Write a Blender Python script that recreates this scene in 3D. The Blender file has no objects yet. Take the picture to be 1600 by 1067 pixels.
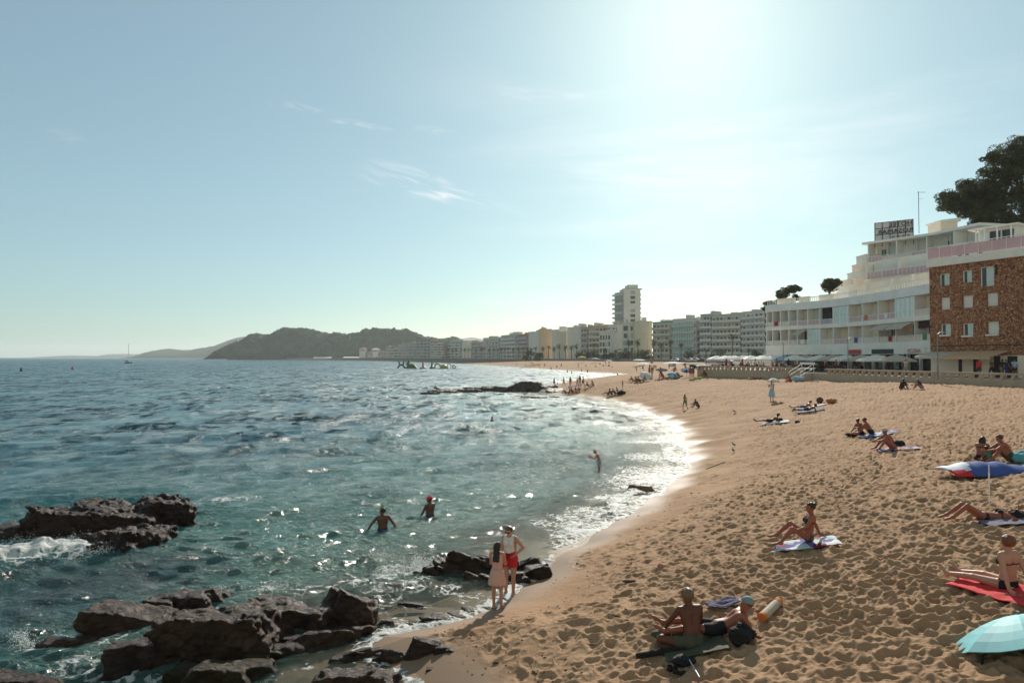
import bpy, bmesh, math, random
import numpy as np
from mathutils import Vector, Matrix
R = math.radians
sc = bpy.context.scene
COL = sc.collection

# ------------------------------------------------------------------ camera
F_PX = 1067.0; CAM_H = 5.7
PITCH = math.atan(24.5 / F_PX)
cam_d = bpy.data.cameras.new('camera'); cam = bpy.data.objects.new('camera', cam_d); COL.objects.link(cam)
cam.location = (0, 0, CAM_H); cam.rotation_euler = (math.pi / 2 + PITCH, 0, 0)
cam_d.sensor_width = 36; cam_d.lens = F_PX / 1600 * 36; cam_d.clip_start = 0.1; cam_d.clip_end = 40000
sc.camera = cam
# ------------------------------------------------------------------ sun, sky
SUN_EL = R(28.5); SUN_AZ = R(15.0)      # azimuth clockwise from +Y
world = bpy.data.worlds.new('World'); sc.world = world; world.use_nodes = True
wn = world.node_tree.nodes; wl = world.node_tree.links
wn.clear()
wo = wn.new('ShaderNodeOutputWorld'); bg = wn.new('ShaderNodeBackground'); bg.inputs['Strength'].default_value = 0.085
sky = wn.new('ShaderNodeTexSky'); sky.sky_type = 'NISHITA'; sky.sun_disc = False
sky.sun_elevation = SUN_EL; sky.sun_rotation = SUN_AZ
sky.altitude = 5; sky.air_density = 1.0; sky.dust_density = 0.6; sky.ozone_density = 3.0
def N(t, **k):
    n = wn.new(t)
    for a, v in k.items(): setattr(n, a, v)
    return n
# thin cirrus: streaky noise over the direction vector, whitening the sky a little
tc = N('ShaderNodeTexCoord')
def wisp(loc, rot, scale, lo, hi, detail=8, rough=.62):
    mp = N('ShaderNodeMapping'); mp.inputs['Location'].default_value = loc; mp.inputs['Rotation'].default_value = rot; mp.inputs['Scale'].default_value = scale
    wl.new(tc.outputs['Generated'], mp.inputs['Vector'])
    nz = N('ShaderNodeTexNoise'); nz.inputs['Scale'].default_value = 1; nz.inputs['Detail'].default_value = detail; nz.inputs['Roughness'].default_value = rough; nz.inputs['Distortion'].default_value = .35
    wl.new(mp.outputs[0], nz.inputs['Vector'])
    mr = N('ShaderNodeMapRange', interpolation_type='SMOOTHSTEP'); mr.inputs['From Min'].default_value = lo; mr.inputs['From Max'].default_value = hi
    wl.new(nz.outputs['Fac'], mr.inputs['Value']); return mr.outputs[0]
def wmath(op, a, b=None, clamp=False):
    m = N('ShaderNodeMath', operation=op, use_clamp=clamp)
    for i, v in enumerate((a, b)):
        if v is None: continue
        if isinstance(v, (int, float)): m.inputs[i].default_value = v
        else: wl.new(v, m.inputs[i])
    return m.outputs[0]
def blob(d, r0, r1):
    # soft cap round a direction
    vm = N('ShaderNodeVectorMath', operation='DOT_PRODUCT'); wl.new(tc.outputs['Generated'], vm.inputs[0]); vm.inputs[1].default_value = Vector(d).normalized()
    mr = N('ShaderNodeMapRange', interpolation_type='SMOOTHSTEP'); mr.inputs['From Min'].default_value = math.cos(r1); mr.inputs['From Max'].default_value = math.cos(r0)
    wl.new(vm.outputs['Value'], mr.inputs['Value']); return mr.outputs[0]
def pdir(u, v):
    return ((u - 800) / F_PX, 1, (558 - v) / F_PX)
veil = wmath('MULTIPLY', wisp((3.1, 0, 1.7), (0, 0, 0), (1.6, 1.6, 9.0), .47, .75), .30)
veil = wmath('MULTIPLY', veil, blob(pdir(1300, 330), R(6), R(40)))
# one wisp slanting down to the right, drawn out by the wind, and two fainter ones
sx = N('ShaderNodeSeparateXYZ'); wl.new(tc.outputs['Generated'], sx.inputs[0]); fy = wmath('MAXIMUM', sx.outputs['Y'], .05)
PX, PZ = wmath('DIVIDE', sx.outputs['X'], fy), wmath('DIVIDE', sx.outputs['Z'], fy)
def streak(u0, v0, u1, v1, wid, seed, k, fine=55, lo=.40, hi=.72):
    x0, z0, x1, z1 = (u0 - 800) / F_PX, (558 - v0) / F_PX, (u1 - 800) / F_PX, (558 - v1) / F_PX; L = math.hypot(x1 - x0, z1 - z0); c, s = (x1 - x0) / L, (z1 - z0) / L
    A = wmath('SUBTRACT', PX, x0); B = wmath('SUBTRACT', PZ, z0); U = wmath('DIVIDE', wmath('ADD', wmath('MULTIPLY', A, c), wmath('MULTIPLY', B, s)), L); V = wmath('SUBTRACT', wmath('MULTIPLY', B, c), wmath('MULTIPLY', A, s))
    cmb = N('ShaderNodeCombineXYZ'); wl.new(wmath('MULTIPLY', U, 2.2), cmb.inputs[0]); wl.new(wmath('MULTIPLY', V, fine), cmb.inputs[1]); cmb.inputs[2].default_value = seed
    nz = N('ShaderNodeTexNoise'); nz.inputs['Scale'].default_value = 1.6; nz.inputs['Detail'].default_value = 9; nz.inputs['Roughness'].default_value = .62; nz.inputs['Distortion'].default_value = .5; wl.new(cmb.outputs[0], nz.inputs['Vector'])
    mr = N('ShaderNodeMapRange', interpolation_type='SMOOTHSTEP'); mr.inputs['From Min'].default_value = lo; mr.inputs['From Max'].default_value = hi; wl.new(nz.outputs['Fac'], mr.inputs[0])
    wob = wmath('MULTIPLY', wmath('SUBTRACT', nz.outputs['Fac'], .5), wid * 1.2); W = wmath('MULTIPLY', wmath('ADD', wmath('MULTIPLY', wmath('SUBTRACT', 1.0, wmath('ABSOLUTE', wmath('SUBTRACT', wmath('MULTIPLY', U, 1.6), .6))), .9), .25), wid)
    q = wmath('DIVIDE', wmath('ABSOLUTE', wmath('ADD', V, wob)), wmath('MAXIMUM', W, .0008)); ms = N('ShaderNodeMapRange', interpolation_type='SMOOTHSTEP'); ms.inputs['From Min'].default_value = 1; ms.inputs['From Max'].default_value = .1; wl.new(q, ms.inputs[0])
    e0 = N('ShaderNodeMapRange', interpolation_type='SMOOTHSTEP'); e0.inputs['From Max'].default_value = .25; wl.new(U, e0.inputs[0]); e1 = N('ShaderNodeMapRange', interpolation_type='SMOOTHSTEP'); e1.inputs['From Min'].default_value = 1; e1.inputs['From Max'].default_value = .55; wl.new(U, e1.inputs[0])
    fr = wmath('GREATER_THAN', sx.outputs['Y'], .05); return wmath('MULTIPLY', wmath('MULTIPLY', wmath('MULTIPLY', wmath('MULTIPLY', mr.outputs[0], ms.outputs[0]), wmath('MULTIPLY', e0.outputs[0], e1.outputs[0])), k), fr)
st1 = streak(545, 250, 830, 334, .028, 1.0, 1.0); st2 = wmath('ADD', streak(405, 153, 530, 178, .010, 3.0, .6), streak(500, 182, 640, 206, .008, 5.0, .55)); st2 = wmath('ADD', st2, wmath('ADD', streak(635, 198, 730, 208, .010, 7.0, .35), streak(50, 205, 170, 222, .02, 9.0, .2)))
st2 = wmath('ADD', st2, wmath('ADD', streak(820, 262, 1320, 292, .045, 11.0, .30), streak(740, 136, 960, 150, .012, 13.0, .35)))
cl = wmath('ADD', wmath('ADD', veil, st1), st2, True)
# the lens and film flatten the sky: less saturated, softer contrast, a touch of teal
def wscale(col, k):
    v = N('ShaderNodeVectorMath', operation='MULTIPLY'); wl.new(col, v.inputs[0]); v.inputs[1].default_value = k; return v.outputs[0]
hs0 = N('ShaderNodeHueSaturation'); hs0.inputs['Saturation'].default_value = .72; wl.new(wscale(sky.outputs[0], (.108,) * 3), hs0.inputs['Color'])
gm = N('ShaderNodeGamma'); gm.inputs['Gamma'].default_value = .62; wl.new(hs0.outputs[0], gm.inputs['Color'])
toned = wscale(gm.outputs[0], tuple(k / 2 ** .35 / .1 * 1.0 for k in (.555, .74, .745)))
# unseen sky behind the viewer and overhead, brightened and warmed to lift the shade
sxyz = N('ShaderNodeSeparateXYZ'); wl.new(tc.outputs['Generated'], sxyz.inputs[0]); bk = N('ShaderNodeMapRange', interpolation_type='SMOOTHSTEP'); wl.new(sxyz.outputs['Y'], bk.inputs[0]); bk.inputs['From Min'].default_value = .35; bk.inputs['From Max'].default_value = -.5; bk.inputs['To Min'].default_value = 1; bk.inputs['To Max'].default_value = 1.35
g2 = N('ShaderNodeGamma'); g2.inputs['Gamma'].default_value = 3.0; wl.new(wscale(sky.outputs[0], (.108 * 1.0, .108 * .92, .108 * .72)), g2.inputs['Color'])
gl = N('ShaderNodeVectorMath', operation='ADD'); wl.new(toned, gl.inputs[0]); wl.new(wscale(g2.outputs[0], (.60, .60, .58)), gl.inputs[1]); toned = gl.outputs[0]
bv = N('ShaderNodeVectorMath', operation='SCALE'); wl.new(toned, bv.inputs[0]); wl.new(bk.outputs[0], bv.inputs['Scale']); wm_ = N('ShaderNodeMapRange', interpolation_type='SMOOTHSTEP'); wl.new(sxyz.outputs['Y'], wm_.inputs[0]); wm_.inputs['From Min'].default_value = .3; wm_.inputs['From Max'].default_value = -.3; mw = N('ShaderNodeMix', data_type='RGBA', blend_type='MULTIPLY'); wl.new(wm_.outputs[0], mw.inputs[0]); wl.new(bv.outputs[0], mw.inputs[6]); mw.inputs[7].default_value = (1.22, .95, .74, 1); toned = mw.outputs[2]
mix = N('ShaderNodeMix', data_type='RGBA', blend_type='MIX')
wl.new(cl, mix.inputs['Factor']); wl.new(toned, mix.inputs[6])
hs = N('ShaderNodeHueSaturation'); hs.inputs['Saturation'].default_value = .15; hs.inputs['Value'].default_value = 1.28
wl.new(toned, hs.inputs['Color']); wl.new(hs.outputs[0], mix.inputs[7]); bg.inputs['Strength'].default_value = .1
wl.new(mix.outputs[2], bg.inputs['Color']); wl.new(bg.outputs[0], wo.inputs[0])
sl = bpy.data.lights.new('sun', 'SUN'); sl.energy = 4.2; sl.angle = R(.55); sl.color = (1, .92, .80)
so = bpy.data.objects.new('sun', sl); COL.objects.link(so)
SD = Vector((math.sin(SUN_AZ) * math.cos(SUN_EL), math.cos(SUN_AZ) * math.cos(SUN_EL), math.sin(SUN_EL)))
so.rotation_euler = SD.to_track_quat('Z', 'Y').to_euler(); so.location = (0, 0, 60)
sc.view_settings.view_transform = 'Standard'; sc.view_settings.look = 'None'
sc.view_settings.exposure = 0.35; sc.view_settings.gamma = 1
try:
    sc.cycles.use_denoising = True; sc.cycles.volume_bounces = 1; sc.cycles.max_bounces = 8; sc.cycles.transparent_max_bounces = 16
    sc.cycles.sample_clamp_indirect = 6; sc.cycles.caustics_reflective = False; sc.cycles.caustics_refractive = False
except Exception: pass

# ------------------------------------------------------------------ helpers
def tag(o, label=None, cat=None, group=None, kind=None):
    if label: o['label'] = label
    if cat: o['category'] = cat
    if group: o['group'] = group
    if kind: o['kind'] = kind
    return o
def empty(name, loc=(0, 0, 0), rz=0, label=None, cat=None, group=None):
    o = bpy.data.objects.new(name, None); COL.objects.link(o); o.location = loc; o.rotation_euler = (0, 0, rz)
    o.empty_display_size = .2
    return tag(o, label, cat, group)
def np_mesh(name, V, F, m, parent=None, smooth=True, attrs=None):
    """V (n,3), F (m,4 or 3) arrays -> one mesh object"""
    me = bpy.data.meshes.new(name); V = np.asarray(V, np.float32); F = np.asarray(F, np.int32)
    me.vertices.add(len(V)); me.vertices.foreach_set('co', V.ravel())
    k = F.shape[1]; me.loops.add(F.size); me.loops.foreach_set('vertex_index', F.ravel())
    me.polygons.add(len(F)); me.polygons.foreach_set('loop_start', np.arange(0, F.size, k, dtype=np.int32))
    try: me.polygons.foreach_set('loop_total', np.full(len(F), k, np.int32))
    except Exception: pass
    me.update(calc_edges=True)
    if smooth: me.polygons.foreach_set('use_smooth', np.ones(len(F), bool))
    for an, av in (attrs or {}).items():
        av = np.asarray(av, np.float32)
        if av.ndim == 1:
            a = me.attributes.new(an, 'FLOAT', 'POINT'); a.data.foreach_set('value', av)
        else:
            a = me.attributes.new(an, 'FLOAT_COLOR', 'POINT'); a.data.foreach_set('color', av.ravel())
    if m: me.materials.append(m)
    o = bpy.data.objects.new(name, me); COL.objects.link(o)
    if parent: o.parent = parent
    return o
class MB:
    """collects solid shapes, links them as ONE mesh object"""
    def __init__(s): s.v = []; s.f = []; s.mi = []; s.cur = 0
    def add(s, vs, fs):
        b = len(s.v); s.v += [tuple(v) for v in vs]; s.f += [tuple(b + i for i in f) for f in fs]; s.mi += [s.cur] * len(fs); return s
    def box(s, x0, x1, y0, y1, z0, z1):
        return s.add([(x0, y0, z0), (x1, y0, z0), (x1, y1, z0), (x0, y1, z0), (x0, y0, z1), (x1, y0, z1), (x1, y1, z1), (x0, y1, z1)],
                     [(0, 3, 2, 1), (4, 5, 6, 7), (0, 1, 5, 4), (1, 2, 6, 5), (2, 3, 7, 6), (3, 0, 4, 7)])
    def prism(s, pts, z0, z1):
        """extruded polygon, ccw pts"""
        n = len(pts)
        a = sum(pts[i][0] * pts[(i + 1) % n][1] - pts[(i + 1) % n][0] * pts[i][1] for i in range(n))
        if a < 0: pts = pts[::-1]
        zt = z1 if isinstance(z1, (list, tuple)) else [z1] * n
        return s.add([(x, y, z0) for x, y in pts] + [(p[0], p[1], z) for p, z in zip(pts, zt)],
                     [tuple(range(n))[::-1], tuple(range(n, 2 * n))] + [(i, (i + 1) % n, n + (i + 1) % n, n + i) for i in range(n)])
    def bar(s, a, b, r, n=6, r2=None):
        a = Vector(a); b = Vector(b); d = (b - a)
        if d.length < 1e-6: return s
        q = d.to_track_quat('Z', 'Y'); r2 = r if r2 is None else r2; vs = []
        for P, rr in ((a, r), (b, r2)):
            for i in range(n):
                t = 2 * math.pi * i / n; vs.append(P + q @ Vector((rr * math.cos(t), rr * math.sin(t), 0)))
        return s.add(vs, [tuple(range(n))[::-1], tuple(range(n, 2 * n))] + [(i, (i + 1) % n, n + (i + 1) % n, n + i) for i in range(n)])
    def lathe(s, prof, c=(0, 0, 0), n=16, q=None):
        vs = []; fs = []
        for r, z in prof:
            for i in range(n):
                t = 2 * math.pi * i / n; p = Vector((r * math.cos(t), r * math.sin(t), z))
                vs.append((q @ p if q else p) + Vector(c))
        for k in range(len(prof) - 1):
            for i in range(n):
                fs.append((k * n + i, k * n + (i + 1) % n, (k + 1) * n + (i + 1) % n, (k + 1) * n + i))
        return s.add(vs, fs)
    def slab(s, a, b, th, z0, z1, side=1):
        """upright slab from a to b (xy), thickness th to one side"""
        a = Vector(a[:2]); b = Vector(b[:2]); d = (b - a).normalized(); n = Vector((-d.y, d.x)) * th * side
        return s.prism([tuple(a), tuple(b), tuple(b + n), tuple(a + n)], z0, z1)
    def build(s, name, m, parent=None, smooth=False, bevel=0):
        me = bpy.data.meshes.new(name); me.from_pydata(s.v, [], s.f)
        ms = m if isinstance(m, (list, tuple)) else [m]
        for x in ms: me.materials.append(x)
        if len(ms) > 1: me.polygons.foreach_set('material_index', s.mi)
        if smooth: me.polygons.foreach_set('use_smooth', [True] * len(s.f))
        me.update(); o = bpy.data.objects.new(name, me); COL.objects.link(o)
        if parent: o.parent = parent
        if bevel:
            md = o.modifiers.new('bevel', 'BEVEL'); md.width = bevel; md.segments = 2; md.limit_method = 'ANGLE'
        return o
def copy_tree(o, parent=None):
    c = o.copy(); COL.objects.link(c)
    if parent: c.parent = parent
    for ch in o.children: copy_tree(ch, c)
    return c
_M = {}
def mat(name, col, rough=.8, var=.15, scale=8, bump=.0, metallic=0, alpha=1, spec=.5, sheen=0, trans=0, ior=1.45, sub=0):
    """principled with noise in value and an optional bump"""
    if name in _M: return _M[name]
    m = bpy.data.materials.new(name); m.use_nodes = True; nt = m.node_tree; b = nt.nodes['Principled BSDF']
    b.inputs['Roughness'].default_value = rough; b.inputs['Metallic'].default_value = metallic; b.inputs['IOR'].default_value = ior
    b.inputs['Specular IOR Level'].default_value = spec; b.inputs['Transmission Weight'].default_value = trans
    if alpha < 1: b.inputs['Alpha'].default_value = alpha
    if sub: b.inputs['Subsurface Weight'].default_value = sub; b.inputs['Subsurface Radius'].default_value = (.02, .008, .004)
    c4 = (*col, 1)
    tcn = nt.nodes.new('ShaderNodeTexCoord')
    nz = nt.nodes.new('ShaderNodeTexNoise'); nz.inputs['Scale'].default_value = scale; nz.inputs['Detail'].default_value = 5; nz.inputs['Roughness'].default_value = .6
    nt.links.new(tcn.outputs['Object'], nz.inputs['Vector'])
    cr = nt.nodes.new('ShaderNodeMapRange'); cr.inputs['From Min'].default_value = .25; cr.inputs['From Max'].default_value = .75
    cr.inputs['To Min'].default_value = 1 - var; cr.inputs['To Max'].default_value = 1 + var
    nt.links.new(nz.outputs['Fac'], cr.inputs['Value'])
    vm = nt.nodes.new('ShaderNodeVectorMath'); vm.operation = 'SCALE'; vm.inputs[0].default_value = col
    nt.links.new(cr.outputs[0], vm.inputs['Scale']); nt.links.new(vm.outputs[0], b.inputs['Base Color'])
    if bump:
        bp = nt.nodes.new('ShaderNodeBump'); bp.inputs['Strength'].default_value = bump; bp.inputs['Distance'].default_value = .02
        nt.links.new(nz.outputs['Fac'], bp.inputs['Height']); nt.links.new(bp.outputs[0], b.inputs['Normal'])
    _M[name] = m; return m
# vectorised gradient noise --------------------------------------------
_rs = np.random.RandomState(7); _P = _rs.permutation(4096)
def _h(i, j, k=0): return _P[(_P[(_P[i & 4095] + j) & 4095] + k) & 4095]
def vnoise(x, y, z=None):
    """smooth value noise, about -1..1"""
    x = np.asarray(x, np.float64); y = np.asarray(y, np.float64)
    xi = np.floor(x).astype(np.int64); yi = np.floor(y).astype(np.int64); fx = x - xi; fy = y - yi
    u = fx * fx * fx * (fx * (fx * 6 - 15) + 10); v = fy * fy * fy * (fy * (fy * 6 - 15) + 10)
    if z is None:
        ang = 2 * math.pi / 4096
        def g(a, b):
            t = _h(xi + a, yi + b) * ang; return np.cos(t) * (fx - a) + np.sin(t) * (fy - b)
        return 1.5 * ((1 - v) * ((1 - u) * g(0, 0) + u * g(1, 0)) + v * ((1 - u) * g(0, 1) + u * g(1, 1)))
    z = np.asarray(z, np.float64); zi = np.floor(z).astype(np.int64); fz = z - zi; w = fz * fz * (3 - 2 * fz)
    def g3(a, b, c):
        hsh = _h(xi + a, yi + b, zi + c); t = hsh * (2 * math.pi / 64) ; p = (hsh // 64) / 32. - 1
        q = np.sqrt(np.maximum(0, 1 - p * p)); return q * np.cos(t) * (fx - a) + q * np.sin(t) * (fy - b) + p * (fz - c)
    r = 0
    for c, wc in ((0, 1 - w), (1, w)):
        r = r + wc * ((1 - v) * ((1 - u) * g3(0, 0, c) + u * g3(1, 0, c)) + v * ((1 - u) * g3(0, 1, c) + u * g3(1, 1, c)))
    return 1.5 * r
def fbm(x, y, z=None, oct=4, g=.5):
    r = 0; a = 1; 
    for o in range(oct):
        k = 2. ** o
        r = r + a * (vnoise(x * k + 17.3 * o, y * k - 9.1 * o) if z is None else vnoise(x * k + 17.3 * o, y * k - 9.1 * o, z * k + 5.7 * o)); a *= g
    return r
def sstep(a, b, x):
    t = np.clip((x - a) / (b - a), 0, 1); return t * t * (3 - 2 * t)
# picture -> world rays ---------------------------------------------------
def ray(u, v):
    d = Vector(((u - 800) / F_PX, 1, (533.5 - v) / F_PX)); c, s = math.cos(PITCH), math.sin(PITCH)
    return Vector((d.x, d.y * c - d.z * s, d.y * s + d.z * c))
def onz(u, v, z=0):
    d = ray(u, v); t = (z - CAM_H) / d.z; return Vector((d.x * t, d.y * t, z))
def atd(u, v, Y):
    d = ray(u, v); t = Y / d.y; return Vector((d.x * t, Y, CAM_H + d.z * t))
# surface nets ------------------------------------------------------------
def surface_nets(f, o, h):
    """f: 3d array of signed distances (negative inside)"""
    S = f < 0; nx, ny, nz = f.shape
    acc = np.zeros((nx - 1, ny - 1, nz - 1, 3), np.float32); cnt = np.zeros((nx - 1, ny - 1, nz - 1), np.float32)
    corners = [(i, j, k) for i in (0, 1) for j in (0, 1) for k in (0, 1)]
    c0 = S[:-1, :-1, :-1]; mixed = np.zeros_like(c0)
    for (i, j, k) in corners[1:]:
        mixed |= S[i:nx - 1 + i, j:ny - 1 + j, k:nz - 1 + k] != c0
    ci = np.argwhere(mixed); idx = -np.ones(mixed.shape, np.int64); idx[tuple(ci.T)] = np.arange(len(ci))
    val = {c: f[ci[:, 0] + c[0], ci[:, 1] + c[1], ci[:, 2] + c[2]] for c in corners}
    A = np.zeros((len(ci), 3)); n = np.zeros(len(ci))
    for a in corners:
        for ax in range(3):
            if a[ax]: continue
            b = tuple(a[t] + (t == ax) for t in range(3)); va = val[a]; vb = val[b]
            m = (va < 0) != (vb < 0); t = np.where(m, va / np.where(m, va - vb, 1), 0)
            p = np.array(a, float)[None] + np.zeros((len(ci), 3)); p[:, ax] += t
            A += p * m[:, None]; n += m
    V = (ci + A / n[:, None]) * h + np.asarray(o)[None]
    Q = []
    for ax in range(3):
        b1, b2 = [(1, 2), (2, 0), (0, 1)][ax]
        lo = [slice(None)] * 3; hi = [slice(None)] * 3; lo[ax] = slice(0, -1); hi[ax] = slice(1, None)
        ch = S[tuple(lo)] != S[tuple(hi)]; e = np.argwhere(ch)
        e = e[(e[:, b1] > 0) & (e[:, b2] > 0) & (e[:, b1] < f.shape[b1] - 1) & (e[:, b2] < f.shape[b2] - 1)]
        ins = S[tuple(e.T)]
        def cell(d1, d2):
            q = e.copy(); q[:, b1] -= d1; q[:, b2] -= d2; return idx[tuple(q.T)]
        q = np.stack([cell(1, 1), cell(0, 1), cell(0, 0), cell(1, 0)], 1)
        q[~ins] = q[~ins][:, ::-1]; Q.append(q)
    Q = np.concatenate(Q); Q = Q[(Q >= 0).all(1)]
    return V, Q
# ------------------------------------------------------------------ coast
SHORE_PX = [(700, 1100), (650, 1048), (588, 1014), (600, 996), (680, 977), (745, 963), (790, 941), (830, 906), (872, 872), (930, 834), (1000, 792),
            (1050, 759), (1073, 730), (1081, 702), (1062, 669), (1012, 641), (960, 626), (905, 618.5), (868, 616), (868, 600), (925, 600.5), (962, 597),
            (992, 592), (1000, 588.5), (975, 585), (925, 581.5), (850, 576), (760, 570), (700, 567), (640, 564.6), (560, 562.4)]
SHORE = [(-9, -30), (-7, -5), (-5, 5), (-2.6, 9.2)] + [tuple(onz(u, v)[:2]) for u, v in SHORE_PX] + [(-520, 1520), (-670, 1560), (-700, 1900)]
LANDPOLY = np.array(SHORE + [(-700, 6000), (6000, 6000), (6000, -30)])
SHORE = np.array(SHORE)
# front edge of the raised promenade
PROM = [(75, -30), (46, 20), (39.2, 52), (37, 61), (32.8, 87), (28.0, 100.5), (31, 106), (48, 150), (80, 282), (57, 335), (22, 430), (-60, 660), (-180, 980), (-330, 1250), (-480, 1450)]
def poly_sd(x, y, P, closed=False):
    best = np.full(x.shape, 1e18); n = len(P)
    for i in range(n if closed else n - 1):
        a = P[i]; b = P[(i + 1) % n]; dx, dy = b[0] - a[0], b[1] - a[1]; L = dx * dx + dy * dy
        t = np.clip(((x - a[0]) * dx + (y - a[1]) * dy) / L, 0, 1)
        d = (x - a[0] - t * dx) ** 2 + (y - a[1] - t * dy) ** 2; best = np.minimum(best, d)
    return np.sqrt(best)
def inpoly(x, y, P):
    c = np.zeros(x.shape, bool); n = len(P)
    for i in range(n):
        x1, y1 = P[i]; x2, y2 = P[(i + 1) % n]
        if y1 == y2: continue
        m = ((y1 > y) != (y2 > y)) & (x < (x2 - x1) * (y - y1) / (y2 - y1) + x1); c ^= m
    return c
def shore_s(x, y):
    """signed distance from the waterline, + inland"""
    x = np.asarray(x, float); y = np.asarray(y, float)
    d = poly_sd(x, y, SHORE); s = np.where(inpoly(x, y, LANDPOLY), d, -d)
    r = np.hypot(x, y)
    return s + .35 * vnoise(x * .5, y * .5) * np.clip(r / 30, .3, 1.6)
def base_h(x, y, s=None):
    s = shore_s(x, y) if s is None else s
    up = 1.6 * (1 - np.exp(-np.maximum(s, 0) / 9)) + .088 * np.maximum(s, 0)
    up = np.where(up > 3.1, 3.1 + .45 * (1 - np.exp(-(up - 3.1) / .45)), up)
    dn = np.where(s < 0, .11 * s, 0)
    z = up + np.maximum(dn, -4)
    return z + .10 * fbm(x * .12, y * .12, oct=2) * sstep(3, 12, s)
def dents(x, y, cell, seed, amp, elong=1.5, prob=None, soft=.34):
    """trampled sand: random oval hollows with a raised rim"""
    gx = x / cell; gy = y / cell; ix = np.floor(gx).astype(np.int64); iy = np.floor(gy).astype(np.int64); z = np.zeros(x.shape)
    for a in (-1, 0, 1):
        for b in (-1, 0, 1):
            cx = ix + a; cy = iy + b; h = _h(cx + seed, cy + seed * 3); h2 = _h(cx + 991, cy + seed); h3 = _h(cx + 77, cy + 31 + seed)
            px = cx + (h & 63) / 63.; py = cy + (h >> 6) / 63.; th = h2 * (2 * math.pi / 4096); dp = .35 + .65 * (h3 / 4095.)
            if prob is not None: dp = dp * ((h3 * 7 % 1000) / 1000. < prob)
            dx = gx - px; dy = gy - py; c, s = np.cos(th), np.sin(th)
            u = (dx * c + dy * s) / elong; w = -dx * s + dy * c; q = (u * u + w * w) / (soft * soft)
            z += amp * dp * (-np.exp(-q * q * .8) + .45 * np.exp(-(np.sqrt(q) - 1.45) ** 2 * 5))
    return z
def sand_detail(x, y, s):
    r = np.hypot(x, y)
    wide_ = sstep(19, 27, y); w = sstep(.7 + .9 * wide_, 1.7 + 2.5 * wide_, s + .9 * vnoise(x * .35, y * .35)) * np.clip(1.25 - r / 260, .25, 1) * np.clip(.88 + .42 * vnoise(x * .13 + 3, y * .13), .45, 1.15)
    pr = np.clip(.35 + .65 * sstep(1.0, 4.5, s + 1.2 * vnoise(x * .3 + 9, y * .3)), 0, 1)
    z = dents(x, y, .25, 5, .052, prob=pr) + dents(x, y, .38, 23, .062, elong=1.7, prob=pr * .75) + .6 * dents(x, y, .15, 41, .028, prob=pr)
    z = z + .022 * fbm(x * 1.4, y * 1.4, oct=4)
    z *= w
    # a few single footprints on the smooth strip
    z += (1 - w) * sstep(.7, 1.2, s) * dents(x, y, .5, 61, .05, prob=np.full(x.shape, .10) * (r < 40))
    return z + .008 * vnoise(x * .8, y * .8)
def H(x, y):
    a = np.array([float(x)]); b = np.array([float(y)]); return float(base_h(a, b)[0])
def ground(u, v, lift=0):
    """the point of the beach seen at this place of the picture"""
    d = ray(u, v); t = 4.0; step = .25
    while t < 2500:
        z = CAM_H + d.z * t
        if z <= H(d.x * t, d.y * t) + lift:
            for _ in range(12):
                m = t - step / 2; step /= 2
                if CAM_H + d.z * m <= H(d.x * m, d.y * m) + lift: t = m
            return Vector((d.x * t, d.y * t, CAM_H + d.z * t))
        step = max(.25, t * .01); t += step
    return Vector((d.x * t, d.y * t, 0))
# polar grids round the viewpoint (finer where the picture needs it)
def pgrid(angs, rs):
    A, RR = np.meshgrid(angs, rs); return np.sin(A) * RR, np.cos(A) * RR
def gridfaces(nr, na, keep=None):
    i = np.arange(nr - 1)[:, None] * na + np.arange(na - 1)[None]; F = np.stack([i, i + 1, i + 1 + na, i + na], -1).reshape(-1, 4)
    return F if keep is None else F[keep.reshape(nr, na)[:-1, :-1].ravel() | keep.reshape(nr, na)[1:, 1:].ravel()]
def prune(V, F, *at):
    u, inv = np.unique(F.ravel(), return_inverse=True); return (V[u], inv.reshape(F.shape)) + tuple(a[u] for a in at)
def sheet(name, angs, rs, fn, m, keepfn):
    X, Y = pgrid(angs, rs); X = X.ravel(); Y = Y.ravel(); s = shore_s(X, Y); keep = keepfn(X, Y, s)
    V, at = fn(X, Y, s); F = gridfaces(len(rs), len(angs), keep); names = list(at)
    out = prune(V, F, *[at[k] for k in names]); return np_mesh(name, out[0], out[1], m, attrs=dict(zip(names, out[2:])))
fine = np.linspace(R(-41), R(41), 1900); wide = np.concatenate([np.linspace(R(-130), R(-41.5), 90), fine, np.linspace(R(41.1), R(58), 300), np.linspace(R(59), R(130), 70)])
def rows(H0, n, r0, r1):
    t = np.linspace(1 / r0, 1 / r1, n); return 1 / t
rs_land = np.concatenate([np.linspace(.5, 9.4, 40), rows(CAM_H, 760, 9.5, 70), rows(CAM_H, 150, 71, 420), np.geomspace(440, 5500, 50)])
rs_sea = np.concatenate([np.linspace(2, 9.4, 30), rows(CAM_H, 850, 9.5, 90), rows(CAM_H, 200, 91, 900), np.geomspace(950, 9000, 50)])

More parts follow.
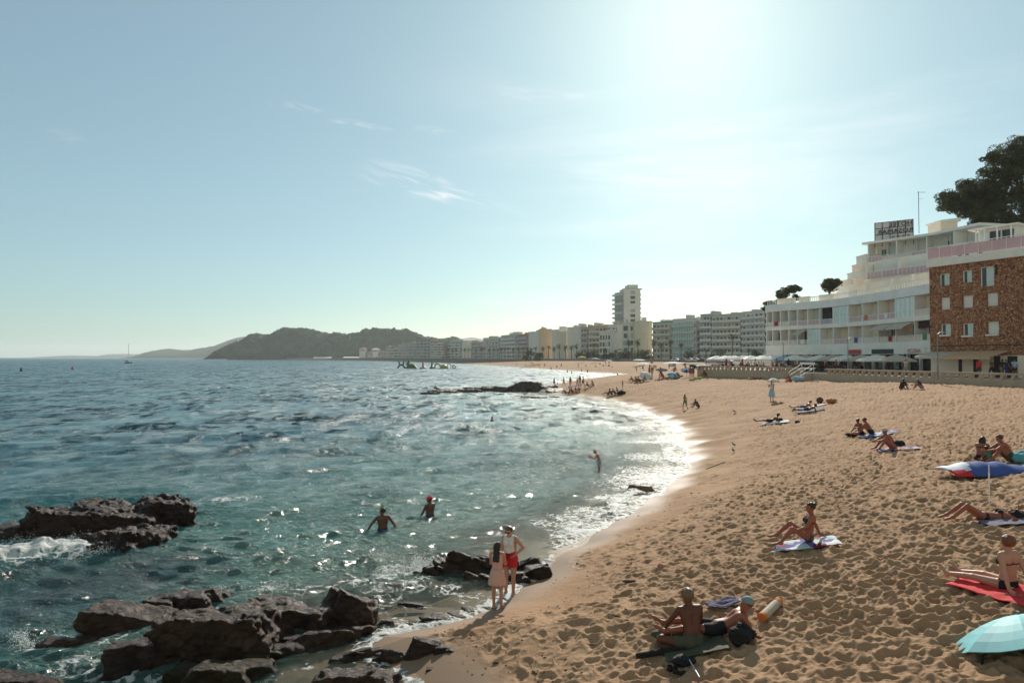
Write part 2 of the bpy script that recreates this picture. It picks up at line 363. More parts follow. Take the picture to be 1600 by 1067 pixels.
def sand_mat():
    m = bpy.data.materials.new('beach_sand'); m.use_nodes = True; nt = m.node_tree; L = nt.links; n = nt.nodes; b = n['Principled BSDF']
    at = n.new('ShaderNodeAttribute'); at.attribute_name = 'wet'; tcn = n.new('ShaderNodeTexCoord')
    def nz(s, d=6, r=.6):
        k = n.new('ShaderNodeTexNoise'); k.inputs['Scale'].default_value = s; k.inputs['Detail'].default_value = d; k.inputs['Roughness'].default_value = r
        L.new(tcn.outputs['Object'], k.inputs['Vector']); return k.outputs['Fac']
    cr = n.new('ShaderNodeValToRGB'); L.new(nz(.6, 10, .7), cr.inputs[0]); e = cr.color_ramp.elements
    e[0].position = .3; e[0].color = (.32, .195, .118, 1); e[1].position = .7; e[1].color = (.47, .312, .195, 1)
    gr = n.new('ShaderNodeValToRGB'); L.new(nz(160, 2, .8), gr.inputs[0]); e = gr.color_ramp.elements
    e[0].position = .3; e[0].color = (.70, .66, .62, 1); e[1].position = .66; e[1].color = (1.12, 1.1, 1.08, 1)
    mx = n.new('ShaderNodeMix'); mx.data_type = 'RGBA'; mx.blend_type = 'MULTIPLY'; mx.inputs[0].default_value = 1; L.new(cr.outputs[0], mx.inputs[6]); L.new(gr.outputs[0], mx.inputs[7])
    wm = n.new('ShaderNodeMix'); wm.data_type = 'RGBA'; wm.blend_type = 'MIX'; L.new(at.outputs['Fac'], wm.inputs[0]); L.new(mx.outputs[2], wm.inputs[6]); wm.inputs[7].default_value = (.24, .155, .095, 1)
    L.new(wm.outputs[2], b.inputs['Base Color'])
    rr = n.new('ShaderNodeMapRange'); L.new(at.outputs['Fac'], rr.inputs[0]); rr.inputs['To Min'].default_value = .95; rr.inputs['To Max'].default_value = .55; L.new(rr.outputs[0], b.inputs['Roughness'])
    sp = n.new('ShaderNodeMapRange'); L.new(at.outputs['Fac'], sp.inputs[0]); sp.inputs['To Min'].default_value = .12; sp.inputs['To Max'].default_value = .28; L.new(sp.outputs[0], b.inputs['Specular IOR Level'])
    bp = n.new('ShaderNodeBump'); bp.inputs['Strength'].default_value = .7; bp.inputs['Distance'].default_value = .05
    ad = n.new('ShaderNodeMath'); ad.operation = 'ADD'; L.new(nz(4.5, 7, .62), ad.inputs[0])
    ml = n.new('ShaderNodeMath'); ml.operation = 'MULTIPLY'; L.new(nz(60, 2, .6), ml.inputs[0]); ml.inputs[1].default_value = .18; L.new(ml.outputs[0], ad.inputs[1])
    iv = n.new('ShaderNodeMapRange'); L.new(at.outputs['Fac'], iv.inputs[0]); iv.inputs['To Min'].default_value = .75; iv.inputs['To Max'].default_value = .05; L.new(iv.outputs[0], bp.inputs['Strength'])
    L.new(ad.outputs[0], bp.inputs['Height']); L.new(bp.outputs[0], b.inputs['Normal'])
    return m
def land_fn(X, Y, s):
    z = base_h(X, Y, s) + sand_detail(X, Y, s)
    # the ground sinks away under the raised promenade slab
    wet = 1 - sstep(.1, 1.3, s + .5 * vnoise(X * .3 + 4, Y * .3))
    return np.stack([X, Y, z], 1), {'wet': wet}
beach = sheet('beach', wide, rs_land, land_fn, sand_mat(), lambda X, Y, s: s > -26); tag(beach, kind='structure')
# ------------------------------------------------------------------ sea
# rocks that stand in the water (x, y, radius): foam gathers round them
FOAM_SPOTS = []     # (u, v, radius m, strength) in picture places on z=0
for u, v, r, k in [(60, 862, 1.5, 1.35), (130, 860, 1.2, 1.3), (0, 870, 1.3, 1.2), (20, 840, .5, .9), (235, 775, .6, .5), (350, 780, 1.4, .75), (390, 778, .8, .7),
                   (90, 1010, .7, .8), (60, 1015, .5, .9), (165, 1005, .45, 1.0), (185, 1050, .6, .9), (120, 1045, .8, .7), (290, 945, .45, 1.2), (325, 935, .5, 1.2), (350, 925, .5, .8), (420, 920, .7, .7), (470, 930, .6, .75), (510, 925, .6, .7),
                   (560, 915, .6, .8), (600, 905, .8, .95), (640, 890, .9, 1.0), (615, 880, .7, .8), (655, 880, .6, .9), (600, 1050, .5, .85), (560, 1040, .5, .6), (240, 1060, .6, .7), (500, 1000, .8, .45), (600, 960, 1.0, .4), (700, 930, 1.0, .35), (660, 950, .8, .5),
                   (850, 822, 1.0, .8), (880, 812, 1.0, .8), (920, 800, 1.2, .9), (960, 780, 1.4, 1.0), (990, 760, 1.5, .9), (1000, 735, 1.8, .8), (1010, 715, 2, .9), (1000, 690, 2.2, .8), (980, 670, 2.5, .8), (1040, 690, 2.5, .9), (1020, 665, 2.2, .9),
                   (500, 612, 5, .6), (600, 940, .9, .72), (650, 920, .9, .75), (700, 925, .8, .7), (740, 935, .7, .7), (620, 975, .7, .68), (580, 960, .6, .6), (560, 1000, .6, .5), (520, 1020, .6, .5), (470, 1040, .6, .5), (430, 1055, .6, .5), (230, 1062, .6, .55), (140, 1062, .7, .6), (90, 1045, .6, .6), (240, 985, .3, .8), (170, 1010, .35, .9), (520, 880, .8, .45), (700, 880, .8, .5), (450, 905, .7, .45), (800, 850, .9, .5), (760, 860, .8, .4), (640, 612, 4.5, .8), (560, 613, 3, .35)]:
    p = onz(u, v); FOAM_SPOTS.append((p.x, p.y, r, k))
# swell: many small trains travelling shoreward
_wr = np.random.RandomState(3); WAVES = []
for i in range(110):
    lam = float(np.exp(_wr.uniform(math.log(.2), math.log(11)))); th = _wr.normal(R(-74), R(15 if lam > 1.2 else 34)); k = 2 * math.pi / lam
    amp = lam / 6.283 * (.075 if lam < .7 else .042 if lam < 2 else .022 if lam < 5 else .015); WAVES.append((lam, k * math.cos(th), k * math.sin(th), amp, _wr.uniform(0, 6.28)))
def waves(X, Y, s, spacing):
    dz = np.zeros_like(X); ox = np.zeros_like(X); oy = np.zeros_like(X)
    wx = X + 1.2 * vnoise(X * .11, Y * .11); wy = Y + 1.2 * vnoise(X * .11 + 40, Y * .11)
    for lam, kx, ky, a, ph in WAVES:
        w = a * sstep(1.6, 3.2, lam / spacing) * (1 + .35 * sstep(28, 60, np.hypot(X, Y)) if lam > 1.4 else 1); p = kx * wx + ky * wy + ph; k = math.hypot(kx, ky); c = 2 * ((np.cos(p) + 1) * .5) ** 1.5 - .849; sn = np.sin(p)
        dz += w * c; ox -= .35 * w * sn * kx / k; oy -= .35 * w * sn * ky / k
    gust = .75 + .55 * vnoise(X * .035 + 3, Y * .035)
    cal = sstep(-.2, -4, s) * .62 + .38
    return dz * gust * cal, ox * gust * cal, oy * gust * cal
def sea_fn(X, Y, s):
    r = np.hypot(X, Y); sp = np.maximum(.03, r * r / (CAM_H * 780)); dz, ox, oy = waves(X, Y, s, sp)
    # low breakers rolling in along the near bay
    bay = sstep(22, 30, Y) * sstep(95, 70, Y) + sstep(15, 18, Y) * sstep(30, 24, Y) * sstep(0, 2, X)
    brk = 0; foam = np.zeros_like(X)
    for d0, a, w, sd in ((-1.1, .10, .5, 0), (-3.0, .16, .6, 5), (-5.8, .05, .5, 9)):
        q = (s - d0 - .8 * vnoise(X * .13 + sd, Y * .13)) / w; on = sstep(-.25, .35, vnoise(X * .16 + 3 * sd, Y * .16 - sd))
        brk = brk + a * on * np.exp(-q * q) * bay * (.75 + .7 * fbm(X * 1.5 + sd, Y * 1.5, oct=3)); foam = np.maximum(foam, bay * on * (1.05 if d0 > -2 else .85 if d0 > -4 else .45) * np.exp(-((q - .4) / 1.1) ** 2))
    dz = dz + brk
    # wash on the sand and foam round the rocks
    near = np.clip(np.maximum(bay, .25 * (r < 40)), 0, 1)
    foam = np.maximum(foam, near * (sstep(-6.5, -.2, s) * 1.0) * (.8 + .5 * vnoise(X * .2, Y * .2)))
    foam = np.maximum(foam, .95 * sstep(-.8, -.12, s) * np.where(r > 95, .6, 1))
    for fx, fy, fr, k in FOAM_SPOTS:
        q = ((X - fx) ** 2 + (Y - fy) ** 2) / (fr * fr); foam = np.maximum(foam, k * np.exp(-q * .9)); dz = dz + (.14 * k * np.exp(-q * 1.2) * (.6 + .6 * vnoise(X * 1.8, Y * 1.8)) if k > 1.15 and fr > .8 else 0)
    dz = dz + .035 * foam * fbm(X * 2.2, Y * 2.2, oct=3) * (r < 60)
    z = np.where(s > -.6, np.minimum(dz, .04), dz) + .015
    z = z - sstep(-.25, 1.2, s) * .22
    depth = np.clip(-(base_h(X, Y, s)), 0, 4)
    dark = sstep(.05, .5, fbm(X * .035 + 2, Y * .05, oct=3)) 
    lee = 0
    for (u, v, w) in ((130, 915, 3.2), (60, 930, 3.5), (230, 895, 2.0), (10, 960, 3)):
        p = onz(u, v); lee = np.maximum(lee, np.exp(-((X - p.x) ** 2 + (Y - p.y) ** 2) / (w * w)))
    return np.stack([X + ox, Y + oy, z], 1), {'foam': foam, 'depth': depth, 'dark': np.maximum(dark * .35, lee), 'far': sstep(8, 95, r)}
def sea_mat():
    m = bpy.data.materials.new('sea_water'); m.use_nodes = True; nt = m.node_tree; L = nt.links; n = nt.nodes; b = n['Principled BSDF']; out = n['Material Output']
    def at(k): a = n.new('ShaderNodeAttribute'); a.attribute_name = k; return a.outputs['Fac']
    def mr(src, a, c, d, e, sm=True):
        k = n.new('ShaderNodeMapRange'); k.interpolation_type = 'SMOOTHSTEP' if sm else 'LINEAR'; L.new(src, k.inputs[0])
        for i, x in zip(('From Min', 'From Max', 'To Min', 'To Max'), (a, c, d, e)): k.inputs[i].default_value = x
        return k.outputs[0]
    def mth(op, a, c):
        k = n.new('ShaderNodeMath'); k.operation = op
        for i, x in enumerate((a, c)):
            if isinstance(x, (int, float)): k.inputs[i].default_value = x
            else: L.new(x, k.inputs[i])
        return k.outputs[0]
    tcn = n.new('ShaderNodeTexCoord')
    def nz(s, d=5, r=.6, sc=(1, 1, 1), dist=0, kind=None):
        mp = n.new('ShaderNodeMapping'); mp.inputs['Scale'].default_value = sc; mp.inputs['Rotation'].default_value = (0, 0, R(14)); L.new(tcn.outputs['Object'], mp.inputs[0])
        k = n.new('ShaderNodeTexNoise'); 
        if kind: k.noise_type = kind
        k.inputs['Scale'].default_value = s; k.inputs['Detail'].default_value = d; k.inputs['Roughness'].default_value = r; k.inputs['Distortion'].default_value = dist
        L.new(mp.outputs[0], k.inputs['Vector']); return k.outputs['Fac']
    dp = at('depth'); cr = n.new('ShaderNodeValToRGB'); L.new(mr(dp, 0, 3.2, 0, 1, False), cr.inputs[0]); e = cr.color_ramp.elements
    e[0].position = 0; e[0].color = (.11, .155, .115, 1); e[1].position = 1; e[1].color = (.010, .088, .118, 1)
    x = e.new(.3); x.color = (.055, .170, .150, 1); x = e.new(.62); x.color = (.022, .125, .135, 1)
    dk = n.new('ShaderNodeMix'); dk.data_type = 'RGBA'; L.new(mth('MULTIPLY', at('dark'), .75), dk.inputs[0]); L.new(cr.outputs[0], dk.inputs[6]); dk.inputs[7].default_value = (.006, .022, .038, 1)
    L.new(dk.outputs[2], b.inputs['Base Color']); b.inputs['IOR'].default_value = 1.333; L.new(mr(at('far'), 0, 1, .10, .28), b.inputs['Roughness'])
    # small ripples
    cd = n.new('ShaderNodeCameraData')
    h = mth('ADD', mth('MULTIPLY', nz(1.0, 6, .62, (1, 2.1, 1), .4), 1.0), mth('MULTIPLY', nz(3.4, 5, .65, (1, 2.0, 1), .5), .55))
    bp = n.new('ShaderNodeBump'); bp.inputs['Strength'].default_value = 1; bp.inputs['Distance'].default_value = .30; L.new(h, bp.inputs['Height'])
    # slope of the ripples too small or too far for the mesh
    def slope(scale, k, sc):
        mp = n.new('ShaderNodeMapping'); mp.inputs['Scale'].default_value = sc; mp.inputs['Rotation'].default_value = (0, 0, R(14)); L.new(tcn.outputs['Object'], mp.inputs[0])
        t = n.new('ShaderNodeTexNoise'); t.inputs['Scale'].default_value = scale; t.inputs['Detail'].default_value = 3; t.inputs['Roughness'].default_value = .65; L.new(mp.outputs[0], t.inputs['Vector'])
        v = n.new('ShaderNodeVectorMath'); v.operation = 'SUBTRACT'; L.new(t.outputs['Color'], v.inputs[0]); v.inputs[1].default_value = (.5, .5, .5)
        w = n.new('ShaderNodeVectorMath'); w.operation = 'MULTIPLY'; L.new(v.outputs[0], w.inputs[0]); w.inputs[1].default_value = (k, k * 1.5, 0); return w.outputs[0]
    def vadd(a, c):
        v = n.new('ShaderNodeVectorMath'); v.operation = 'ADD'; L.new(a, v.inputs[0]); L.new(c, v.inputs[1]); return v.outputs[0]
    far = n.new('ShaderNodeVectorMath'); far.operation = 'SCALE'; L.new(vadd(slope(.45, 2.2, (1, .30, 1)), vadd(slope(.12, 1.0, (1, .5, 1)), slope(1.1, 3.4, (1, .6, 1)))), far.inputs[0])
    L.new(mr(at('far'), .02, .6, .15, 1), far.inputs['Scale'])
    nr = n.new('ShaderNodeVectorMath'); nr.operation = 'SCALE'; L.new(slope(7, .9, (1, 1.6, 1)), nr.inputs[0]); nr.inputs['Scale'].default_value = .8
    nm = n.new('ShaderNodeVectorMath'); nm.operation = 'NORMALIZE'; L.new(vadd(bp.outputs[0], vadd(far.outputs[0], nr.outputs[0])), nm.inputs[0]); L.new(nm.outputs[0], b.inputs['Normal'])
    # see-through only in the last inches
    tr = n.new('ShaderNodeBsdfTransparent'); tr.inputs[0].default_value = (.93, .97, .95, 1); ms = n.new('ShaderNodeMixShader')
    L.new(mr(dp, 0.0, .55, .22, 1), ms.inputs[0]); L.new(tr.outputs[0], ms.inputs[1]); L.new(b.outputs[0], ms.inputs[2])
    # foam
    fb = n.new('ShaderNodeBsdfPrincipled'); fb.inputs['Base Color'].default_value = (.62, .63, .61, 1); fb.inputs['Roughness'].default_value = .6
    fb.inputs['Subsurface Weight'].default_value = 0
    b2 = n.new('ShaderNodeBump'); b2.inputs['Strength'].default_value = 1; b2.inputs['Distance'].default_value = .12
    fn = nz(2.6, 9, .72, (1, 1.5, 1), 1.2); L.new(fn, b2.inputs['Height']); L.new(b2.outputs[0], fb.inputs['Normal'])
    lace = n.new('ShaderNodeTexVoronoi'); lace.feature = 'DISTANCE_TO_EDGE'; lace.inputs['Scale'].default_value = 3.2
    wv = n.new('ShaderNodeVectorMath'); wv.operation = 'ADD'; nn = n.new('ShaderNodeTexNoise'); nn.inputs['Scale'].default_value = 1.3; nn.inputs['Detail'].default_value = 5; L.new(tcn.outputs['Object'], nn.inputs['Vector']); L.new(tcn.outputs['Object'], wv.inputs[0]); L.new(nn.outputs['Color'], wv.inputs[1]); L.new(wv.outputs[0], lace.inputs['Vector'])
    lc = mr(lace.outputs['Distance'], 0.0, .16, .42, 0)
    f = at('foam')
    mask = mth('ADD', mth('ADD', mth('MULTIPLY', f, .80), mth('MULTIPLY', mth('SUBTRACT', fn, .5), 2.1)), mth('MULTIPLY', mth('MINIMUM', f, 1.0), lc))
    mk = mr(mask, .60, .92, 0, .96)
    mk = mth('MULTIPLY', mk, mr(f, .03, .2, 0, 1))
    mf = n.new('ShaderNodeMixShader'); L.new(mk, mf.inputs[0]); L.new(ms.outputs[0], mf.inputs[1]); L.new(fb.outputs[0], mf.inputs[2]); L.new(mf.outputs[0], out.inputs[0])
    return m
M_SEA = sea_mat()
wide_s = np.concatenate([np.linspace(R(-130), R(-41.5), 90), np.linspace(R(-41), R(26), 1450), np.linspace(R(26.5), R(40), 20)])
sea = sheet('sea', wide_s, rs_sea, sea_fn, M_SEA, lambda X, Y, s: s < 1.6); tag(sea, kind='structure')
# ------------------------------------------------------------------ rocks
def rock_mat(name, c1, c2, rough, spec=.5):
    m = bpy.data.materials.new(name); m.use_nodes = True; nt = m.node_tree; L = nt.links; n = nt.nodes; b = n['Principled BSDF']
    tcn = n.new('ShaderNodeTexCoord'); k = n.new('ShaderNodeTexNoise'); k.inputs['Scale'].default_value = 2.2; k.inputs['Detail'].default_value = 12; k.inputs['Roughness'].default_value = .72; L.new(tcn.outputs['Object'], k.inputs['Vector'])
    cr = n.new('ShaderNodeValToRGB'); L.new(k.outputs['Fac'], cr.inputs[0]); e = cr.color_ramp.elements; e[0].position = .35; e[0].color = (*c1, 1); e[1].position = .68; e[1].color = (*c2, 1)
    L.new(cr.outputs[0], b.inputs['Base Color'])
    k2 = n.new('ShaderNodeTexNoise'); k2.inputs['Scale'].default_value = 9; k2.inputs['Detail'].default_value = 10; k2.inputs['Roughness'].default_value = .7; L.new(tcn.outputs['Object'], k2.inputs['Vector'])
    rr = n.new('ShaderNodeMapRange'); L.new(k2.outputs['Fac'], rr.inputs[0]); rr.inputs['From Min'].default_value = .35; rr.inputs['From Max'].default_value = .65; rr.inputs['To Min'].default_value = rough - .13; rr.inputs['To Max'].default_value = rough + .22; L.new(rr.outputs[0], b.inputs['Roughness'])
    b.inputs['Specular IOR Level'].default_value = spec
    vo = n.new('ShaderNodeTexVoronoi'); vo.feature = 'DISTANCE_TO_EDGE'; vo.inputs['Scale'].default_value = 3.5
    mp = n.new('ShaderNodeMapping'); mp.inputs['Rotation'].default_value = (R(30), R(20), 0); mp.inputs['Scale'].default_value = (1, 1, 2.5); wv = n.new('ShaderNodeVectorMath'); wv.operation = 'ADD'
    sc_ = n.new('ShaderNodeVectorMath'); sc_.operation = 'SCALE'; sc_.inputs['Scale'].default_value = .35; L.new(k.outputs['Color'], sc_.inputs[0])
    L.new(tcn.outputs['Object'], wv.inputs[0]); L.new(sc_.outputs[0], wv.inputs[1]); L.new(wv.outputs[0], mp.inputs[0]); L.new(mp.outputs[0], vo.inputs['Vector'])
    vr = n.new('ShaderNodeMapRange'); L.new(vo.outputs['Distance'], vr.inputs[0]); vr.inputs['From Max'].default_value = .12
    ad = n.new('ShaderNodeMath'); ad.operation = 'MULTIPLY_ADD'; L.new(vr.outputs[0], ad.inputs[0]); ad.inputs[1].default_value = .35; L.new(k2.outputs['Fac'], ad.inputs[2])
    bp = n.new('ShaderNodeBump'); bp.inputs['Strength'].default_value = .9; bp.inputs['Distance'].default_value = .06; L.new(ad.outputs[0], bp.inputs['Height']); L.new(bp.outputs[0], b.inputs['Normal'])
    return m
M_WET = rock_mat('wet_rock', (.008, .0038, .0028), (.055, .025, .014), .50, .30)
M_WETB = rock_mat('wet_brown_rock', (.012, .0055, .0035), (.085, .040, .022), .50, .30)
M_MOSS = rock_mat('mossy_rock', (.012, .008, .003), (.055, .036, .010), .55, .3)
M_GREY = rock_mat('grey_rock', (.035, .022, .018), (.12, .085, .07), .5)
def polyhedron(x, y, z, c, hs, rz, tilt, rng, k=13):
    """distance to a random convex block, in metres"""
    x = x - c[0]; y = y - c[1]; z = z - c[2]; cr, sr = math.cos(rz), math.sin(rz)
    u = (x * cr + y * sr); v = (-x * sr + y * cr); ct, st = math.cos(tilt), math.sin(tilt); u, w = u * ct + z * st, -u * st + z * ct
    u = u / hs[0]; v = v / hs[1]; w = w / hs[2]; d = -np.ones_like(u) * 9
    n = rng.normal(size=(k, 3)); n[:6] = [(1, .1, .2), (-1, .2, .1), (.1, 1, .2), (.1, -1, .15), (.15, .1, 1), (-.1, -.1, -1)]; n /= np.linalg.norm(n, axis=1)[:, None]
    off = rng.uniform(.72, .98, k)
    for i in range(k): d = np.maximum(d, n[i, 0] * u + n[i, 1] * v + n[i, 2] * w - off[i])
    return d * min(hs)
def smin(a, b, k):
    h = np.clip(.5 + .5 * (b - a) / k, 0, 1); return b + (a - b) * h - k * h * (1 - h)
def rock(label, parts, m, h=.05, rough=.10, seed=0, cat='rock', group=None, z0=None, name='rock', strata=0.0):
    """parts: (u, v, half width, half depth, half height, turn in degrees[, tilt]) standing at that place of the shore"""
    rng = np.random.RandomState(seed + 11); P = []
    for p in parts:
        c = onz(p[0], p[1]) if z0 is None else ground(p[0], p[1])
        if z0 is not None: c.z += z0
        c.y += p[3] * .55; c.x += p[3] * .55 * c.x / max(c.y, 1); P.append((c, (p[2] * 1.04, p[3], p[4] * .85), R(p[5]), R(p[6]) if len(p) > 6 else 0))
    lo = np.min([[c.x - max(s) * 1.25, c.y - max(s) * 1.25, c.z - s[2] * .8] for c, s, _, _ in P], 0); hi = np.max([[c.x + max(s) * 1.25, c.y + max(s) * 1.25, c.z + max(s[2] * 1.35, .5 * s[0] * abs(math.sin(t)) + s[2] * 1.3)] for c, s, _, t in P], 0)
    lo[2] = max(lo[2], P[0][0].z - .5); g = [np.arange(a, b + h, h) for a, b in zip(lo, hi)]; X, Y, Z = np.meshgrid(*g, indexing='ij')
    wx = X + .09 * vnoise(X * 1.1, Y * 1.1, Z * 1.3); wy = Y + .09 * vnoise(X * 1.1 + 9, Y * 1.1, Z * 1.3); wz = Z + .07 * vnoise(X * 1.4, Y * 1.4 + 7, Z * 1.4)
    f = None
    for c, s, rz, t in P:
        d = polyhedron(wx, wy, wz, c, s, rz, t, rng)
        # a second, smaller block leaning on the first
        c2 = (c.x + rng.uniform(-.5, .5) * s[0], c.y + rng.uniform(-.5, .2) * s[1], c.z + rng.uniform(-.1, .1)); d2 = polyhedron(wx, wy, wz, c2, [q * rng.uniform(.5, .8) for q in s], rz + rng.uniform(-.6, .6), rng.uniform(-.3, .3), rng)
        d = np.minimum(d, d2); f = d if f is None else smin(f, d, .04)
    nz = 1 - np.abs(vnoise(X * 1.9 + seed, Y * 1.9, Z * 2.6)) * 2; nz2 = 1 - np.abs(vnoise(X * 4.3, Y * 4.3 + seed, Z * 5.5)) * 2
    sca = min(1, max(s[0] for _, s, _, _ in P)) if h < .1 else 1.5
    f = f + rough * sca * (.45 * nz + .36 * nz2 - .38) + rough * .22 * vnoise(X * 9, Y * 9, Z * 9)
    strata = strata or (.028 * min(1, sca))
    if strata: q = (X * .5 + Y * .25 + Z * .85); f = f + strata * (1 - np.abs(((q * 3.1 / (1 if h < .1 else 4) + .5 * vnoise(X, Y, Z)) % 1) * 2 - 1)) ** 3
    f[:, :, 0] = 1; f[0] = 1; f[-1] = 1; f[:, 0] = 1; f[:, -1] = 1
    f[:, :, -1] = np.maximum(f[:, :, -1], .001)
    V, Q = surface_nets(f, lo, h); org = np.array([P[0][0].x, P[0][0].y, 0]); o = np_mesh(name, V - org, Q, m); o.location = org
    return tag(o, label, cat, group)
G1 = 'dark rocks along the water in the foreground'
rock('large craggy dark rock standing in the sea, waves foaming at its left side', [(118, 838, 1.75, 1.2, 1.12, 10), (165, 828, 1.2, 1.1, 1.2, -20), (250, 822, 1.15, 1.1, 1.22, 25), (205, 858, 1.25, .95, .72, -35, 12), (180, 866, .8, .5, .4, 0), (272, 815, .6, .8, 1.02, 0), (85, 842, .9, .8, .8, 0), (205, 835, 1.0, .9, .9, 0), (225, 848, .9, .8, .55, -20)], M_WET, .045, .16, 1)
rock('low dark rock in white water at the left edge, beside the large craggy rock', [(5, 845, .75, .6, .55, 0), (20, 838, .4, .4, .5, 0)], M_WET, .05, .1, 2)
rock('low flat tongue of wet rock with spray at its tip, outermost of the shore ridge', [(110, 1016, .72, .3, .3, 8), (80, 1018, .35, .25, .2, 0)], M_WETB, .03, .09, 3, group=G1)
rock('smooth backed dark rock between the flat tongue and the boulder with a white water gap', [(195, 992, .85, .6, .62, 12, -8), (235, 985, .45, .5, .5, -10)], M_WETB, .035, .09, 4, group=G1)
rock('flat topped rock farthest out behind the shore ridge, white water along its near side', [(285, 955, .95, .55, .46, 6), (330, 942, .45, .35, .42, 0), (250, 962, .4, .4, .4, 0)], M_WET, .035, .09, 5, group=G1)
rock('steep dark rock with foam at its foot, left neighbour of the biggest boulder', [(238, 1040, .78, .5, .62, 25, 6), (270, 1010, .5, .5, .5, 0), (215, 1043, .35, .3, .35, 0)], M_WET, .035, .09, 6, group=G1)
rock('biggest boulder of the shore ridge with a smooth shaded face', [(362, 1020, 1.08, .75, .93, 8, 5), (330, 1018, .7, .6, .8, -10), (410, 1000, .7, .7, .78, 15), (440, 985, .75, .7, .72, -12), (470, 985, .55, .6, .62, 12), (500, 985, .5, .6, .45, 0, 12)], M_WETB, .035, .13, 7, group=G1)
rock('pointed rock at the right end of the shore ridge, surf breaking behind it', [(552, 978, .52, .5, .78, 20, -18), (530, 975, .6, .5, .62, -10, -22), (570, 978, .3, .3, .5, 0)], M_WETB, .03, .09, 8, group=G1)
rock('long low ledge below the pointed rock at the end of the ridge', [(500, 1006, .75, .25, .25, 22), (550, 992, .5, .22, .24, 20), (450, 1018, .4, .2, .16, 10)], M_WETB, .03, .07, 9, group=G1)
rock('mossy yellow brown rock awash below the biggest boulder', [(335, 1066, .62, .35, .33, 20), (390, 1048, .4, .25, .22, 10), (290, 1060, .3, .25, .22, 0)], M_MOSS, .03, .08, 10, group=G1)
rock('small mossy stone awash between the mossy rock and the long ledge', [(395, 1030, .32, .18, .16, 10), (425, 1022, .3, .14, .12, 0)], M_MOSS, .025, .05, 11, group=G1)
rock('dark rock cut by the bottom left corner of the view', [(20, 1075, .5, .3, .24, 0), (60, 1078, .35, .2, .2, 0)], M_WET, .03, .06, 12, group=G1)
rock('brown rock in wet sand at the bottom edge below the shore ridge', [(550, 1074, .62, .32, .30, 10), (595, 1070, .35, .28, .26, 0), (510, 1076, .3, .2, .2, 0)], M_WETB, .03, .08, 13, group=G1)
rock('knobbly dark rock on the smooth sand, largest of those on the sand spit', [(672, 1020, .42, .26, .32, 20, -15), (650, 1028, .25, .2, .2, 0)], M_WETB, .022, .06, 14, group=G1, z0=0)
rock('rounded rock against the left foot of the knobbly one on the sand', [(618, 1032, .27, .18, .2, 0), (600, 1030, .2, .15, .14, 0)], M_WETB, .022, .05, 15, group=G1, z0=0)
rock('low dark ledge at the wet edge of the sand spit', [(580, 1022, .35, .16, .12, 5), (545, 1028, .35, .15, .1, 5)], M_WETB, .022, .05, 16, group=G1)
rock('shiny dark stone lying on the dry sand right of the knobbly rock', [(692, 1020, .19, .13, .15, 0), (706, 1019, .12, .1, .06, 0)], M_WET, .018, .03, 17, group=G1, z0=0)
rock('small dark stone half sunk in sand below the shiny stone', [(676, 1047, .11, .07, .07, 10)], M_WET, .014, .02, 18, group=G1, z0=0)
rock('low slabs breaking the surface in front of the sand spit', [(700, 968, .55, .3, .13, 18), (655, 975, .4, .18, .1, 15), (725, 957, .25, .2, .12, 0)], M_WETB, .024, .06, 19, group=G1, strata=.05)
rock('small dark rock awash left of the low slabs', [(645, 947, .32, .13, .09, 0)], M_WET, .022, .04, 20, group=G1)
rock('small stone awash right of the pointed rock', [(600, 930, .28, .16, .12, 0)], M_WET, .022, .04, 21, group=G1)
rock('little rock in the shallows below the pointed rock', [(600, 975, .22, .12, .08, 0)], M_WET, .02, .03, 22, group=G1)
G2 = 'rocks behind the two standing women'
rock('slanting layered dark rock standing in surf behind the two women', [(705, 902, .80, .22, .30, 12, -24), (728, 897, .95, .26, .36, 14, -26), (752, 893, .95, .30, .42, 12, -24), (775, 893, .70, .40, .58, 8, -14), (750, 908, .6, .2, .2, 8, -18)], M_WETB, .026, .055, 23, group=G2, strata=.07)
rock('flat brown rock low in the water at the foot of the layered rock', [(800, 908, .4, .3, .28, -15, 10), (775, 910, .3, .2, .18, 0)], M_WETB, .025, .06, 24, group=G2)
rock('angular dark block on the sand right of the woman in red shorts', [(836, 905, .36, .3, .42, 30, 15)], M_WET, .022, .05, 25, group=G2)
rock('small flat stone behind the angular block by the surf', [(826, 888, .42, .28, .30, -15, 12)], M_WET, .022, .05, 26, group=G2)
rock('dark stone sunk in the water just right of the standing woman in red', [(815, 912, .24, .2, .2, 0)], M_WET, .022, .05, 27, group=G2)
rock('brown stone washed over by the surf in the curve of the bay', [(1003, 766, .60, .25, .26, -20, 0)], rock_mat('sandy_brown_rock', (.12, .055, .03), (.28, .14, .08), .6), .03, .05, 28)
rock('long low rocky spit reaching into the sea with a rounded hump', [(690, 613, 2.6, 1.3, .5, 0), (715, 612, 4, 1.8, .62, 0), (755, 611, 4.5, 2.2, .9, 5), (795, 611, 4.5, 2.5, 1.1, -5), (822, 612, 3.8, 3, 2.05, 0), (845, 612, 3.2, 3.2, 1.7, 10), (862, 613, 3, 3, 1.0, 0), (672, 615, 1.8, .9, .35, 0)], M_GREY, .17, .16, 29)
for u, v, a, lb in ((822, 621.5, .9, 'leftmost of the three flat rocks awash in front of the rocky spit'), (842, 622, 1.3, 'middle one of the three flat rocks awash in front of the rocky spit'), (866, 621, .8, 'flat rock awash nearest the sand in front of the rocky spit')):
    rock(lb, [(u, v, a, .5, .28, 0)], M_GREY, .08, .05, int(u), group='flat rocks in front of the spit')

